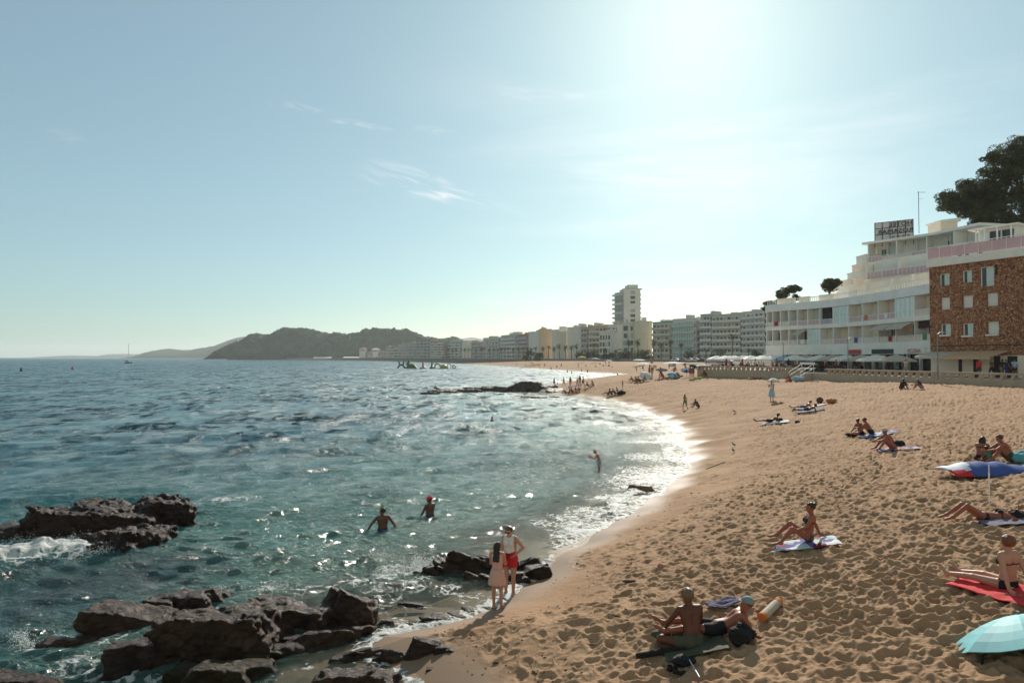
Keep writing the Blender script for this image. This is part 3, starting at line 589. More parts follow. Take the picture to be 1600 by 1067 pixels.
# ------------------------------------------------------------------ spray thrown up where the swell meets the rocks
def spray(label, spots, seed):
    rng = np.random.RandomState(seed); P = []; S = []
    for u, v, w, hgt, n in spots:
        c = onz(u, v); k = n // 9
        for _ in range(9):   # jets
            o = np.array([c.x + rng.normal() * w * .5, c.y + rng.normal() * w * .3, .05]); vel = np.array([rng.normal() * .5, rng.normal() * .4, 1 * rng.uniform(.4, 1)]); t = rng.uniform(0, 1, k) ** .8
            q = o + vel * t[:, None] * hgt * 1.3; q[:, 2] -= t ** 2 * hgt * .45; q += rng.normal(size=(k, 3)) * .05 * (1 + 2 * t[:, None]) * w ** .5; P.append(q); S.append(rng.uniform(.004, .017, k) * (1.35 - t))
        q = np.column_stack([c.x + rng.normal(size=n) * w * .6, c.y + rng.normal(size=n) * w * .35, np.abs(rng.normal(size=n)) * hgt * .22]); P.append(q); S.append(rng.uniform(.004, .014, n))
    P = np.concatenate(P); S = np.concatenate(S); ok = P[:, 2] > 0; P = P[ok]; S = S[ok]; d = np.array([(1, 0, 0), (0, 1, 0), (-1, 0, 0), (0, -1, 0), (0, 0, 1), (0, 0, -1)], float)
    V = (P[:, None] + d[None] * S[:, None, None] * rng.uniform(.7, 1.4, (len(P), 6, 1))).reshape(-1, 3); T = np.array([(0, 1, 4), (1, 2, 4), (2, 3, 4), (3, 0, 4), (1, 0, 5), (2, 1, 5), (3, 2, 5), (0, 3, 5)]); F = (np.arange(len(P))[:, None, None] * 6 + T[None]).reshape(-1, 3)
    o = np_mesh('sea_spray', V, F, mat('spray_white', (.75, .77, .76), .4, .02), smooth=False); tag(o, label, 'spray', kind='stuff')
spray('white spray bursting at the left side of the large offshore rock', [(150, 868, .55, .55, 700), (120, 852, .6, .35, 500), (40, 850, .5, .35, 350), (100, 872, .9, .25, 700), (30, 875, .9, .2, 500)], 1)
spray('spray and drops flying over the tip of the shore ridge', [(40, 1012, .22, .42, 260), (25, 1000, .12, .3, 80)], 2)
spray('bright splashes where the surf breaks before the layered rock', [(640, 893, .55, .42, 520), (665, 882, .35, .35, 260), (605, 905, .5, .28, 300), (598, 872, .4, .5, 200), (575, 925, .35, .18, 160), (430, 918, .5, .14, 160), (350, 925, .3, .14, 120)], 3)
# ------------------------------------------------------------------ far land
def two_tone(name, c1, c2, c3, scale, zs, rough=.95):
    """bare rock low down, scrub and trees above"""
    m = bpy.data.materials.new(name); m.use_nodes = True; nt = m.node_tree; L = nt.links; n = nt.nodes; b = n['Principled BSDF']; b.inputs['Roughness'].default_value = rough; b.inputs['Specular IOR Level'].default_value = .1
    tcn = n.new('ShaderNodeTexCoord'); k = n.new('ShaderNodeTexNoise'); k.inputs['Scale'].default_value = scale; k.inputs['Detail'].default_value = 10; k.inputs['Roughness'].default_value = .7; L.new(tcn.outputs['Object'], k.inputs['Vector'])
    cr = n.new('ShaderNodeValToRGB'); L.new(k.outputs['Fac'], cr.inputs[0]); e = cr.color_ramp.elements; e[0].position = .38; e[0].color = (*c1, 1); e[1].position = .64; e[1].color = (*c2, 1)
    sp = n.new('ShaderNodeSeparateXYZ'); L.new(tcn.outputs['Object'], sp.inputs[0]); a = n.new('ShaderNodeMath'); a.operation = 'MULTIPLY_ADD'; L.new(k.outputs['Fac'], a.inputs[0]); a.inputs[1].default_value = zs * 1.6; L.new(sp.outputs['Z'], a.inputs[2])
    mr = n.new('ShaderNodeMapRange'); L.new(a.outputs[0], mr.inputs[0]); mr.inputs['From Min'].default_value = zs * 1.6; mr.inputs['From Max'].default_value = zs * 2.1
    mx = n.new('ShaderNodeMix'); mx.data_type = 'RGBA'; L.new(mr.outputs[0], mx.inputs[0]); mx.inputs[6].default_value = (*c3, 1); L.new(cr.outputs[0], mx.inputs[7]); L.new(mx.outputs[2], b.inputs['Base Color'])
    return m
M_FARHILL = two_tone('wooded_headland', (.014, .028, .008), (.060, .082, .026), (.034, .019, .018), .035, 9)
M_FAR2 = two_tone('distant_hill', (.03, .035, .02), (.05, .055, .035), (.06, .05, .04), .01, 10)
def hill(name, Y, prof, m, depth, front, step=6, bumps=4.0, bs=14.):
    us = np.array([p[0] for p in prof]); hs = np.array([max(.1, (558 - p[1]) / F_PX * (Y + front) + CAM_H) for p in prof]); xs = (us - 800) / F_PX * (Y + front)
    gx = np.arange(xs[0] - 5, xs[-1] + 5, step); gy = np.concatenate([np.linspace(0, front, 26), np.linspace(front + step, depth, 24)]); X, D = np.meshgrid(gx, gy)
    h = np.interp(X, xs, hs); wob = 14 * vnoise(X / 60., D / 60.) if step < 10 else 0
    t = np.clip((D + wob) / front, 0, 1); fall = np.where(D < front, t ** .45, 1 - sstep(front, depth, D) * .9)
    edge = sstep(xs[0], xs[0] + (xs[-1] - xs[0]) * .04, X); Z = h * fall
    b = np.abs(vnoise(X / bs, (D + Y) / bs)) + .5 * np.abs(vnoise(X / bs * 2.3, (D + Y) / bs * 2.3)); Z = Z + bumps * (.9 - b * 1.6) * sstep(.25, .6, fall) * edge * np.clip(h / 25, 0, 1) - (1 - sstep(0, .05, fall)) * 3
    V = np.stack([X.ravel(), (D + Y).ravel(), Z.ravel()], 1); o = np_mesh(name, V, gridfaces(len(gy), len(gx))[:, ::1], m); return tag(o, kind='structure')
hill('headland', 1440, [(337, 561), (343, 556), (352, 547), (365, 539), (380, 533), (388, 527), (400, 523), (412, 526), (424, 525), (433, 519), (438, 515), (455, 516), (470, 516), (486, 517), (500, 521), (512, 524), (520, 522), (540, 524), (562, 523), (567, 517), (590, 516), (625, 516), (640, 519), (655, 526), (668, 529), (690, 533), (720, 536), (760, 540), (800, 546)], M_FARHILL, 520, 80, step=3.5, bumps=9, bs=17)
hill('wooded_hill', 1150, [(600, 556), (640, 541), (668, 533), (685, 534), (697, 530), (706, 527), (716, 528), (722, 534), (745, 533), (780, 537), (850, 541)], M_FARHILL, 400, 90, step=4, bumps=3.2, bs=10)
hill('distant_cape', 3500, [(225, 559), (238, 555), (250, 547), (262, 545.5), (280, 548), (300, 547), (318, 544), (340, 540), (358, 532), (370, 528), (385, 526), (400, 528), (430, 534), (500, 538)], M_FAR2, 900, 240, step=12, bumps=5, bs=30)
hill('distant_coast', 6300, [(60, 559), (75, 557), (110, 555.5), (150, 556.3), (168, 555), (170, 553.5), (200, 553.2), (235, 554), (300, 551)], M_FAR2, 900, 200, step=25, bumps=4, bs=60)
hill('distant_mountain', 7000, [(640, 540), (672, 531), (690, 528), (705, 531), (722, 529), (738, 527), (755, 530), (790, 536), (830, 540)], M_FAR2, 1500, 500, step=30, bumps=3, bs=120)
# the hillside behind the hotel
def slope_h(x, y):
    # rises inland from the seafront, steeper near the hotel
    d = (x - 52) * .86 + (y - 95) * .05
    return 3.6 + 18.5 * sstep(-4, 22, d) * sstep(180, 112, y) + 9 * sstep(20, 60, d) * sstep(190, 120, y)
gx = np.arange(48, 190, 2.); gy = np.arange(56, 200, 2.); X, Y = np.meshgrid(gx, gy); Z = slope_h(X, Y) + .5 * vnoise(X / 4, Y / 4) + .12
tag(np_mesh('hillside', np.stack([X.ravel(), Y.ravel(), Z.ravel()], 1), gridfaces(len(gy), len(gx)), mat('scrub_ground', (.07, .06, .035), .95, .4, .6)), kind='structure')
# promenade, a raised slab
M_PAVE = mat('promenade_paving', (.34, .29, .25), .85, .12, 2.0, .2); M_CONC = mat('tan_concrete', (.40, .33, .26), .9, .15, 3, .3)  # the concrete has one even warm tan
pp = [(x, y) for x, y in PROM]; pr = MB(); pr.prism(pp[1:] + [(-380, 1700), (600, 1700), (600, 20)], -1.0, 3.80); tag(pr.build('promenade', M_PAVE), kind='structure')
gs = MB(); gs.prism([(x + 90, y) if i else (x, y) for i, (x, y) in enumerate([(-350, 1300), (-50, 900), (40, 480), (60, 400), (75, 360)])][::1] + [(700, 360), (700, 1500)], 3.0, 3.83)
tag(gs.build('town_ground', mat('town_ground', (.18, .16, .14), .95, .2, .3)), kind='structure')
# ------------------------------------------------------------------ facades
M_WHITE = mat('white_render', (.86, .82, .76), .8, .10, .9, .15); M_CREAM = mat('cream_render', (.90, .76, .62), .85, .08, 1.0, .1); M_SALMON = mat('salmon_render', (.88, .64, .52), .85, .08, 1.0, .1)
M_GLASS = mat('dark_window_glass', (.03, .035, .04), .08, .3, .5, 0, spec=.8); M_PALE = mat('pale_curtained_glass', (.60, .72, .70), .15, .12, 1.5, 0, spec=.7)
M_FRAME = mat('white_frame', (.82, .82, .80), .5, .03); M_PINK = mat('pink_railing_panel', (.72, .48, .52), .5, .08, 2, alpha=.8); M_BEIGE = mat('beige_railing_panel', (.74, .62, .54), .6, .06, 2)
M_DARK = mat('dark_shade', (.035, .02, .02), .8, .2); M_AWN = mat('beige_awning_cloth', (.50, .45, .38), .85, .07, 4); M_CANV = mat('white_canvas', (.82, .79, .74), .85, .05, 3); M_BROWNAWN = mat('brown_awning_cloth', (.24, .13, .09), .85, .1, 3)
M_METAL = mat('grey_metal', (.22, .22, .22), .45, .1, metallic=.6); M_TERR = mat('terracotta', (.40, .16, .09), .85, .2, 4, .4); M_REDSIGN = mat('red_sign', (.50, .03, .03), .5, .05); M_BLACK = mat('black_paint', (.015, .013, .013), .5, .1)
M_BLUSH = mat('blue_grey_render', (.82, .83, .83), .85, .11, .7)
class Front:
    """a facade line: distance along a polyline -> place, with an outward side"""
    def __init__(s, pts): s.p = [Vector((x, y, 0)) for x, y in pts]; s.L = [0]; [s.L.append(s.L[-1] + (s.p[i + 1] - s.p[i]).length) for i in range(len(s.p) - 1)]; s.len = s.L[-1]
    def at(s, d, out=0, z=0):
        d2 = min(max(d, 0), s.len); i = max(j for j in range(len(s.p) - 1) if s.L[j] <= d2 or j == 0); a, b = s.p[i], s.p[i + 1]; t = (b - a).normalized(); n = Vector((t.y, -t.x, 0))
        q = a + t * (d - s.L[i]) + n * out; return Vector((q.x, q.y, z))
    def pos(s, u):
        """distance along at picture column u"""
        lo, hi = 0, s.len
        for i in range(200):
            d = s.len * i / 199; q = s.at(d)
            if 800 + q.x / q.y * F_PX >= u: return d
        return s.len
    def box(s, mb, d0, d1, o0, o1, z0, z1, n=1):
        """block between two places along the front; o = outward offsets"""
        cuts = [d0] + [x for x in s.L if d0 + .05 < x < d1 - .05] + [d1]
        ring = [s.at(d + (1e-4 if i == 0 else -1e-4 if i == len(cuts) - 1 else 0), o1) for i, d in enumerate(cuts)] + [s.at(d + (1e-4 if i == 0 else -1e-4 if i == len(cuts) - 1 else 0), o0) for i, d in list(enumerate(cuts))[::-1]]
        mb.prism([(q.x, q.y) for q in ring], z0, z1); return mb
def bx(F, name, m, par, *a): mb = MB(); F.box(mb, *a); return mb.build(name, m, par)
# ------------------------------------------------------------------ the white hotel
HF = Front([(38.0, 108.5), (38.5, 105.2), (39.9, 102.1), (41.6, 99.2), (43.1, 96), (44.2, 92.5), (44.8, 88), (45.0, 80), (43.55, 70.9)])
# last stretch straightened so that its end meets the stone clad block
HF = Front([(38.8, 104.4), (40.0, 102.0), (41.6, 99.2), (43.1, 96), (44.2, 92.5), (44.8, 88), (45.0, 80), (45.0, 72.9)])
hotel = empty('hotel', (45, 90, 3.8), 0, 'long white curved hotel with open loggias and terraces stepping up the hillside', 'hotel')
def hp(name, m, *a):
    o = bx(HF, name, m, hotel, *a); o.location = -hotel.location; return o
def hb(mb, name, m, par=None, **k):
    o = mb.build(name, m, par or hotel, **k); 
    if par is None: o.location = -hotel.location
    return o
Ltot = HF.len; ZF = [3.8, 7.15, 10.1, 13.2]
# core behind the loggias, floor slabs with white bands
mb = MB(); HF.box(mb, 0, Ltot, -9, -2.4, 6.72, 13.0); hb(mb, 'wall', M_SALMON)
for z0, z1 in ((6.75, 7.5), (9.75, 10.3), (12.6, 13.62)):
    mb = MB(); HF.box(mb, 0, Ltot, -2.4, 0, z0, z0 + .3); HF.box(mb, 0, Ltot, -.18, .06, z0 - .02, z1); hb(mb, 'balcony_band', M_BLUSH if z0 > 12 else M_WHITE)
hp('fascia_beam', M_WHITE, 0, Ltot, -.3, .02, 6.05, 6.73)
# roof terrace floor
hp('roof', M_WHITE, 0, Ltot, -9.2, -.2, 12.82, 13.18)
U = [1197, 1206, 1219, 1232, 1245, 1262, 1281, 1301, 1325, 1347, 1372, 1398, 1428, 1456]
ds = [HF.pos(u) for u in U]; ds[0] = .15; ds[-1] = Ltot - .12
kinds = {1: ['o', 'o', 'o', 'o', 'awn', 'glass', 'o', 'door', 'o', 'door', 'awn2', 'awn2', 'dark'], 2: ['o', 'o', 'o', 'pink', 'o', 'pink', 'dark', 'glass', 'pink', 'pink', 'o', 'glass', 'o']}
rr = random.Random(4)
for fl, (zb, zt) in ((1, (7.5, 9.73)), (2, (10.3, 12.58))):
    for i in range(13):
        a, b = ds[i], ds[i + 1]; k = kinds[fl][i]
        hp('divider', M_WHITE, a - .07, a + .07, -2.38, -.02, zb - .5, zt)
        if k == 'glass':
            o = hp('window', M_PALE, a + .1, b - .1, -.16, -.08, zb - .1, zt - .05); mb = MB()
            for j in range(5): q = a + .1 + (b - a - .2) * j / 4; HF.box(mb, q - .035, q + .035, -.18, -.03, zb - .1, zt)
            HF.box(mb, a + .1, b - .1, -.18, -.04, zb + .75, zb + .83); fo = mb.build('frame', M_FRAME, o)
            continue
        if k == 'dark': hp('blind', M_DARK, a + .1, b - .1, -.5, -.4, zb + .15 if fl == 2 else zt - .8, zt - .02)
        # back wall of the loggia: a cream lining with a glazed door
        hp('loggia_wall', M_CREAM if (i + fl) % 3 else M_SALMON, a + .08, b - .08, -1.42, -1.30, zb - .45, zt - .02)
        w = b - a; dd = a + w * rr.uniform(.3, .6); o = hp('door', M_GLASS if k in ('door', 'awn2', 'dark') or rr.random() < .4 else M_PALE, dd - .45, dd + .45, -1.29, -1.25, zb - .4, zt - .25)
        mb = MB()
        for q in (dd - .5, dd, dd + .5): HF.box(mb, q - .04, q + .04, -1.29, -1.2, zb - .4, zt - .2)
        HF.box(mb, dd - .5, dd + .5, -1.29, -1.21, zt - .3, zt - .2); mb.build('frame', M_FRAME, o)
        # railing
        mb = MB(); HF.box(mb, a + .1, b - .1, -.14, -.08, zb + .62, zb + .7)
        n = 3
        for j in range(n + 1): q = a + .15 + (w - .3) * j / n; HF.box(mb, q - .02, q + .02, -.13, -.09, zb - .02, zb + .62)
        ro = hb(mb, 'railing', M_FRAME); mb = MB(); HF.box(mb, a + .12, b - .12, -.125, -.105, zb + .02, zb + .58); mb.build('panel', M_PINK if k == 'pink' or rr.random() < .25 else M_BEIGE, ro)
        if k.startswith('awn'):
            A0, A1 = HF.at(a + .15, -.1, zt - .05), HF.at(b - .15, -.1, zt - .05); B0, B1 = HF.at(a + .15, 1.25, zt - .7), HF.at(b - .15, 1.25, zt - .7)
            mb = MB(); e = Vector((0, 0, .03)); mb.add([A0, A1, B1, B0, A0 + e, A1 + e, B1 + e, B0 + e], [(0, 1, 2, 3), (7, 6, 5, 4), (0, 4, 5, 1), (1, 5, 6, 2), (2, 6, 7, 3), (3, 7, 4, 0)]); f = Vector((0, 0, -.16)); mb.add([B0, B1, B1 + f, B0 + f], [(0, 1, 2, 3)]); hb(mb, 'awning', M_AWN)
hp('divider', M_WHITE, Ltot - .14, Ltot, -2.38, -.02, 7.3, 12.58)
# towels hung over the rails, chairs and a parasol or two on the balconies
for (u_, fl_, nm_, lb_) in ((1212, 2, 'red', 'dark red towel hung on the upper rail at the curved hotel end'), (1252, 1, 'white', 'white towel hung on the lower rail left of the small awning'), (1290, 2, 'lightblue', 'pale blue towel on the upper rail beside the black blind'), (1336, 1, 'blue', 'blue towel on the lower rail above the red shop sign'), (1352, 2, 'orange', 'orange towel on the upper rail in the middle of the hotel'), (1384, 2, 'white', 'white towel on the upper rail above the beige awnings'), (1390, 1, 'red', 'red towel on the lower rail under the beige awnings'), (1444, 1, 'green', 'green towel on the lower rail next to the stone building')):
    q_ = HF.pos(u_); zz = {1: 7.5, 2: 10.3}[fl_]; mb = MB(); HF.box(mb, q_ - .35, q_ + .35, -.07, -.05, zz + .1, zz + .72); HF.box(mb, q_ - .35, q_ + .35, -.16, -.145, zz + .3, zz + .72); HF.box(mb, q_ - .35, q_ + .35, -.16, -.05, zz + .71, zz + .73); o = mb.build('hung_towel', mat('hung_cloth_' + nm_, {'red': (.35, .03, .03), 'white': (.8, .8, .8), 'lightblue': (.3, .48, .6), 'blue': (.05, .1, .35), 'orange': (.6, .22, .06), 'green': (.08, .25, .15)}[nm_], .9)); tag(o, lb_, 'towel', 'towels hung on the hotel rails')
# roof terrace parapet with posts
mb = MB(); HF.box(mb, .3, Ltot, -.16, -.08, 14.22, 14.30)
q = .3
while q < Ltot: HF.box(mb, q, q + .05, -.15, -.09, 13.62, 14.22); q += .3 if q < HF.pos(1340) else .55
hb(mb, 'terrace_railing', M_FRAME)
for a_, b_ in ((HF.pos(1205), HF.pos(1233)), (HF.pos(1240), HF.pos(1256)), (HF.pos(1270), HF.pos(1290))): hp('terrace_wall', M_CREAM, a_, b_, -1.4, -1.2, 13.2, 14.55)
# stepped upper terraces: each further back
def tier(pts, z0, z1, out_slab, bays, wall_m, rail=True, depth=7, slabth=.55, roof=False):
    F = Front(pts); L = F.len
    def g(mb, name, m, par=None): 
        o = mb.build(name, m, par or hotel)
        if par is None: o.location = -hotel.location
        return o
    mb = MB(); F.box(mb, 0, L, -out_slab - depth, -out_slab, z0, z1); g(mb, 'wall', wall_m)
    mb = MB(); F.box(mb, -0.3, L, -out_slab, 0, z0 - slabth + .0, z0 + .02); g(mb, 'terrace_slab', M_CREAM)
    if roof: mb = MB(); F.box(mb, -.8, L, -out_slab - depth, .1, z1 + .002, z1 + .32); g(mb, 'roof', M_WHITE)
    for i in range(bays):
        a = L * i / bays; b = L * (i + 1) / bays; w = b - a; r1 = rr.random()
        for dd in ((a + w * .28, a + w * .72) if r1 < .6 else (a + w * rr.uniform(.3, .7),)):
            hw = w * rr.uniform(.10, .19); mb = MB(); F.box(mb, dd - hw, dd + hw, -out_slab, -out_slab + .05, z0 + .1, z0 + 2.15); o = g(mb, 'door', M_GLASS if rr.random() < .6 else M_PALE)
            mb = MB()
            for q in (dd - hw, dd, dd + hw): F.box(mb, q - .04, q + .04, -out_slab, -out_slab + .09, z0 + .1, z0 + 2.2)
            F.box(mb, dd - hw, dd + hw, -out_slab, -out_slab + .08, z0 + 2.12, z0 + 2.22); mb.build('frame', M_FRAME, o)
        mb = MB(); F.box(mb, a - .06, a + .06, -out_slab + .05, -.1, z0, z1 - .02) if i % 2 == 0 else F.box(mb, a - .05, a + .05, -out_slab + .05, -out_slab + .6, z0, z1 - .02); g(mb, 'divider', M_WHITE)
        if rail:
            mb = MB(); F.box(mb, a + .05, b - .05, -.12, -.06, z0 + .95, z0 + 1.03); 
            for j in range(5): q = a + .05 + (w - .1) * j / 4; F.box(mb, q - .02, q + .02, -.11, -.07, z0, z0 + .95)
            o = g(mb, 'railing', M_FRAME); mb = MB(); F.box(mb, a + .08, b - .08, -.1, -.085, z0 + .1, z0 + .85); mb.build('panel', M_PINK if rr.random() < .6 else M_BEIGE, o)
    return F
tier([(46.8, 92.5), (48.6, 85.5), (48.6, 73.5)], 13.2, 15.7, .15, 9, M_CREAM, rail=False)
tier([(48.0, 92.3), (51.4, 83.6), (53.5, 76.5)], 16.2, 18.6, 2.0, 7, M_CREAM)
tier([(52.0, 99.5), (57.0, 92.0), (58.5, 85)], 19.3, 22.2, 2.2, 8, M_WHITE, roof=True)
mb = MB(); mb.prism([(48.6, 73.5), (48.6, 85.5), (46.8, 92.5), (56, 99), (66, 95), (66, 73.5)], 13.2, 15.6); hb(mb, 'terrace_mass', M_CREAM)
mb = MB(); mb.prism([(54.2, 77), (52.2, 84), (49.2, 92.5), (58, 99), (68, 95), (68, 77)], 15.62, 18.7); hb(mb, 'terrace_mass', M_WHITE)
# small stepped blocks going down the left flank
for i, (u, v, Y, w, h, m) in enumerate([(1362, 398, 100, 1.5, 2.2, M_WHITE), (1356, 412, 99, 1.6, 2.0, M_CREAM), (1350, 425, 97, 1.8, 2.2, M_WHITE), (1343, 436, 96, 1.8, 1.9, M_CREAM), (1337, 446, 95, 2.0, 1.8, M_WHITE)]):
    p = atd(u, v, Y); mb = MB(); mb.box(p.x - w / 2, p.x + w, p.y, p.y + 3, p.z - h * 1.9, p.z); mb.box(p.x - w / 2 - .1, p.x + w, p.y - .1, p.y + 3, p.z, p.z + .12); hb(mb, 'stair_block', m)
# sloping stair parapet
a, b = atd(1303, 462, 102), atd(1347, 430, 99); mb = MB()
for dz in (0, .8): mb.bar(a + Vector((0, 0, dz)), b + Vector((0, 0, dz)), .07)
for t in np.linspace(0, 1, 9): q = a.lerp(b, t); mb.bar(q, q + Vector((0, 0, .8)), .03)
mb.prism([(a.x, a.y), (b.x, b.y), (b.x, b.y + 1.2), (a.x, a.y + 1.2)], 13, [a.z, b.z, b.z, a.z]); hb(mb, 'stair', M_CREAM)
# cafe fronts under the hotel
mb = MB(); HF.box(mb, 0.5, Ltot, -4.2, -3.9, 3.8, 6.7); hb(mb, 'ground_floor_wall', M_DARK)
for i in range(14):
    q = .6 + (Ltot - 1.2) * i / 13; hp('pillar', M_CREAM if i % 3 else M_WHITE, q - .12, q + .12, -.6, -.3, 3.8, 6.75)
for i in range(13):
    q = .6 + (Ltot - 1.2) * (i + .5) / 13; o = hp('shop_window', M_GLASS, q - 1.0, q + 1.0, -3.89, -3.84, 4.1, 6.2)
# painted shop signs on the fascia
def text_obj(txt, name, m, size, loc, rz, par=None, ext=.02, flip=False, align='CENTER'):
    c = bpy.data.curves.new(name, 'FONT'); c.body = txt; c.size = size; c.extrude = ext; c.align_x = align; c.resolution_u = 2
    t = bpy.data.objects.new(name, c); COL.objects.link(t); dg = bpy.context.evaluated_depsgraph_get(); dg.update(); me = bpy.data.meshes.new_from_object(t.evaluated_get(dg)); bpy.data.objects.remove(t)
    o = bpy.data.objects.new(name, me); COL.objects.link(o); me.materials.clear(); me.materials.append(m)
    if flip: me.transform(Matrix.Scale(-1, 4, (1, 0, 0))); me.flip_normals()
    o.matrix_world = Matrix.Translation(loc) @ Matrix.Rotation(rz, 4, 'Z') @ Matrix.Rotation(math.pi / 2, 4, 'X')
    if par: o.parent = par
    return o
for u0, u1, txt, mt, lab, bgm in ((1412, 1446, 'PIZZERIA', M_REDSIGN, 'white shop sign with red capital letters reading PIZZERIA', None), (1362, 1396, '', M_BLACK, 'long black shop sign under the hotel balconies', 1), (1326, 1346, '', M_REDSIGN, 'small red shop sign between two white panels', 1), (1262, 1299, '', M_CANV, 'white shop sign with faint grey lettering at the curved end', 1)):
    a, b = HF.pos(u0), HF.pos(u1); p = HF.at((a + b) / 2, .06, 6.2); q0 = HF.at(a, 0); q1 = HF.at(b, 0); ang = math.atan2(q1.y - q0.y, q1.x - q0.x); mb = MB(); HF.box(mb, a, b, .03, .09, 6.12, 6.66)
    o = mb.build('shop_sign', M_CANV if not bgm else mt); tag(o, lab, 'sign', 'shop signs on the hotel fascia')
    if txt: text_obj(txt, 'lettering', mt, .62, HF.at((a + b) / 2, .10, 6.19), ang, o, .012)
# the rooftop sign seen from behind
s0 = atd(1367, 378, 99); s1 = atd(1427, 378, 96); ang = math.atan2(s1.y - s0.y, s1.x - s0.x); W_ = (s1 - s0).length
sg = empty('rooftop_sign', tuple(s0), ang, 'grey rooftop sign panel seen from behind with mirrored black letters', 'sign')
mb = MB(); mb.box(0, W_, .1, .16, 0, 2.75); mb.build('panel', mat('sign_backing', (.72, .66, .66), .6, .05), sg)
mb = MB()
for i in range(6): mb.box(W_ * i / 5 - .03, W_ * i / 5 + .03, .0, .098, -.8, 2.75)
for z in (0, .95, 1.85, 2.72): mb.box(0, W_, .02, .09, z - .03, z + .03)
mb.build('frame', M_BLACK, sg)
mb = MB(); mb.box(-.05, 0, 0, .2, 0, 2.8); mb.build('edge', mat('orange_edge', (.6, .25, .06), .6), sg)
for txt, z, sz in (('HOTEL', 1.95, .88), ('ROSAMAR', 1.0, .88), ('* * * *', .1, .75)):
    t = text_obj(txt, 'lettering', M_BLACK, sz, (0, 0, 0), 0, None, .03, True); t.matrix_world = Matrix.Identity(4); t.rotation_euler = (math.pi / 2, 0, 0); w = max(v.co.x for v in t.data.vertices) - min(v.co.x for v in t.data.vertices)
    t.scale = (min(1.25, (W_ * (.92 if txt[0] == 'R' else .6)) / w), 1, 1); t.location = (W_ * (.54 if txt[0] == 'R' else .68), -.04, z); t.parent = sg
ms = MB(); p = atd(1436, 365, 97); ms.bar(p, p + Vector((0, 0, 6)), .05); ms.bar(p + Vector((-.2, 0, 5.9)), p + Vector((1.0, 0, 5.9)), .03); ms.bar(p + Vector((0, 0, 4.9)), p + Vector((.6, 0, 5.0)), .02)
tag(ms.build('aerial_mast', M_METAL), 'tall thin aerial mast on the roof right of the rooftop sign', 'mast')
# ------------------------------------------------------------------ stone clad block
def stone_mat():
    m = bpy.data.materials.new('orange_stone_cladding'); m.use_nodes = True; nt = m.node_tree; L = nt.links; n = nt.nodes; b = n['Principled BSDF']; b.inputs['Roughness'].default_value = .85
    tcn = n.new('ShaderNodeTexCoord'); k = n.new('ShaderNodeTexNoise'); k.inputs['Scale'].default_value = 1.2; k.inputs['Detail'].default_value = 6; L.new(tcn.outputs['Object'], k.inputs['Vector'])
    ad = n.new('ShaderNodeVectorMath'); ad.operation = 'ADD'; sc_ = n.new('ShaderNodeVectorMath'); sc_.operation = 'SCALE'; sc_.inputs['Scale'].default_value = .5; L.new(k.outputs['Color'], sc_.inputs[0]); L.new(tcn.outputs['Object'], ad.inputs[0]); L.new(sc_.outputs[0], ad.inputs[1])
    vo = n.new('ShaderNodeTexVoronoi'); vo.inputs['Scale'].default_value = 5.2; L.new(ad.outputs[0], vo.inputs['Vector']); ve = n.new('ShaderNodeTexVoronoi'); ve.feature = 'DISTANCE_TO_EDGE'; ve.inputs['Scale'].default_value = 5.2; L.new(ad.outputs[0], ve.inputs['Vector'])
    sp = n.new('ShaderNodeSeparateXYZ'); L.new(vo.outputs['Color'], sp.inputs[0]); cr = n.new('ShaderNodeValToRGB'); L.new(sp.outputs[0], cr.inputs[0]); e = cr.color_ramp.elements
    e[0].position = 0; e[0].color = (.24, .08, .04, 1); e[1].position = 1; e[1].color = (.58, .36, .22, 1); x = e.new(.35); x.color = (.40, .15, .075, 1); x = e.new(.6); x.color = (.50, .23, .11, 1); x = e.new(.8); x.color = (.40, .20, .12, 1)
    mr = n.new('ShaderNodeMapRange'); L.new(ve.outputs['Distance'], mr.inputs[0]); mr.inputs['From Max'].default_value = .06; mx = n.new('ShaderNodeMix'); mx.data_type = 'RGBA'; L.new(mr.outputs[0], mx.inputs[0]); mx.inputs[6].default_value = (.08, .045, .03, 1); L.new(cr.outputs[0], mx.inputs[7]); L.new(mx.outputs[2], b.inputs['Base Color'])
    bp = n.new('ShaderNodeBump'); bp.inputs['Strength'].default_value = 1; bp.inputs['Distance'].default_value = .12; L.new(mr.outputs[0], bp.inputs['Height']); L.new(bp.outputs[0], b.inputs['Normal'])
    return m
M_STONE = stone_mat()
BF = Front([(43.0, 70.2), (47.2, 61.0)]); block = empty('stone_clad_building', (45, 66, 3.8), 0, 'four storey building clad in rough orange brown stone with small white windows', 'building')
def bb(name, m, *a, par=None):
    o = bx(BF, name, m, par or block, *a)
    if par is None: o.location = -block.location
    return o
def bpos(u): return BF.pos(u) if u < 1597 else BF.len
def bz(u, v):
    q = BF.at(bpos(u)); return CAM_H + (558 - v) / F_PX * q.y
WIN = [(1469, 1485, 427, 446), (1505, 1520, 422, 441), (1533, 1555, 416, 447), (1470, 1485, 464, 484), (1504, 1521, 461, 481), (1542, 1560, 457, 478), (1470, 1486, 506, 523), (1504, 1521, 505, 524), (1542, 1561, 502, 522)]
ZT = 14.9
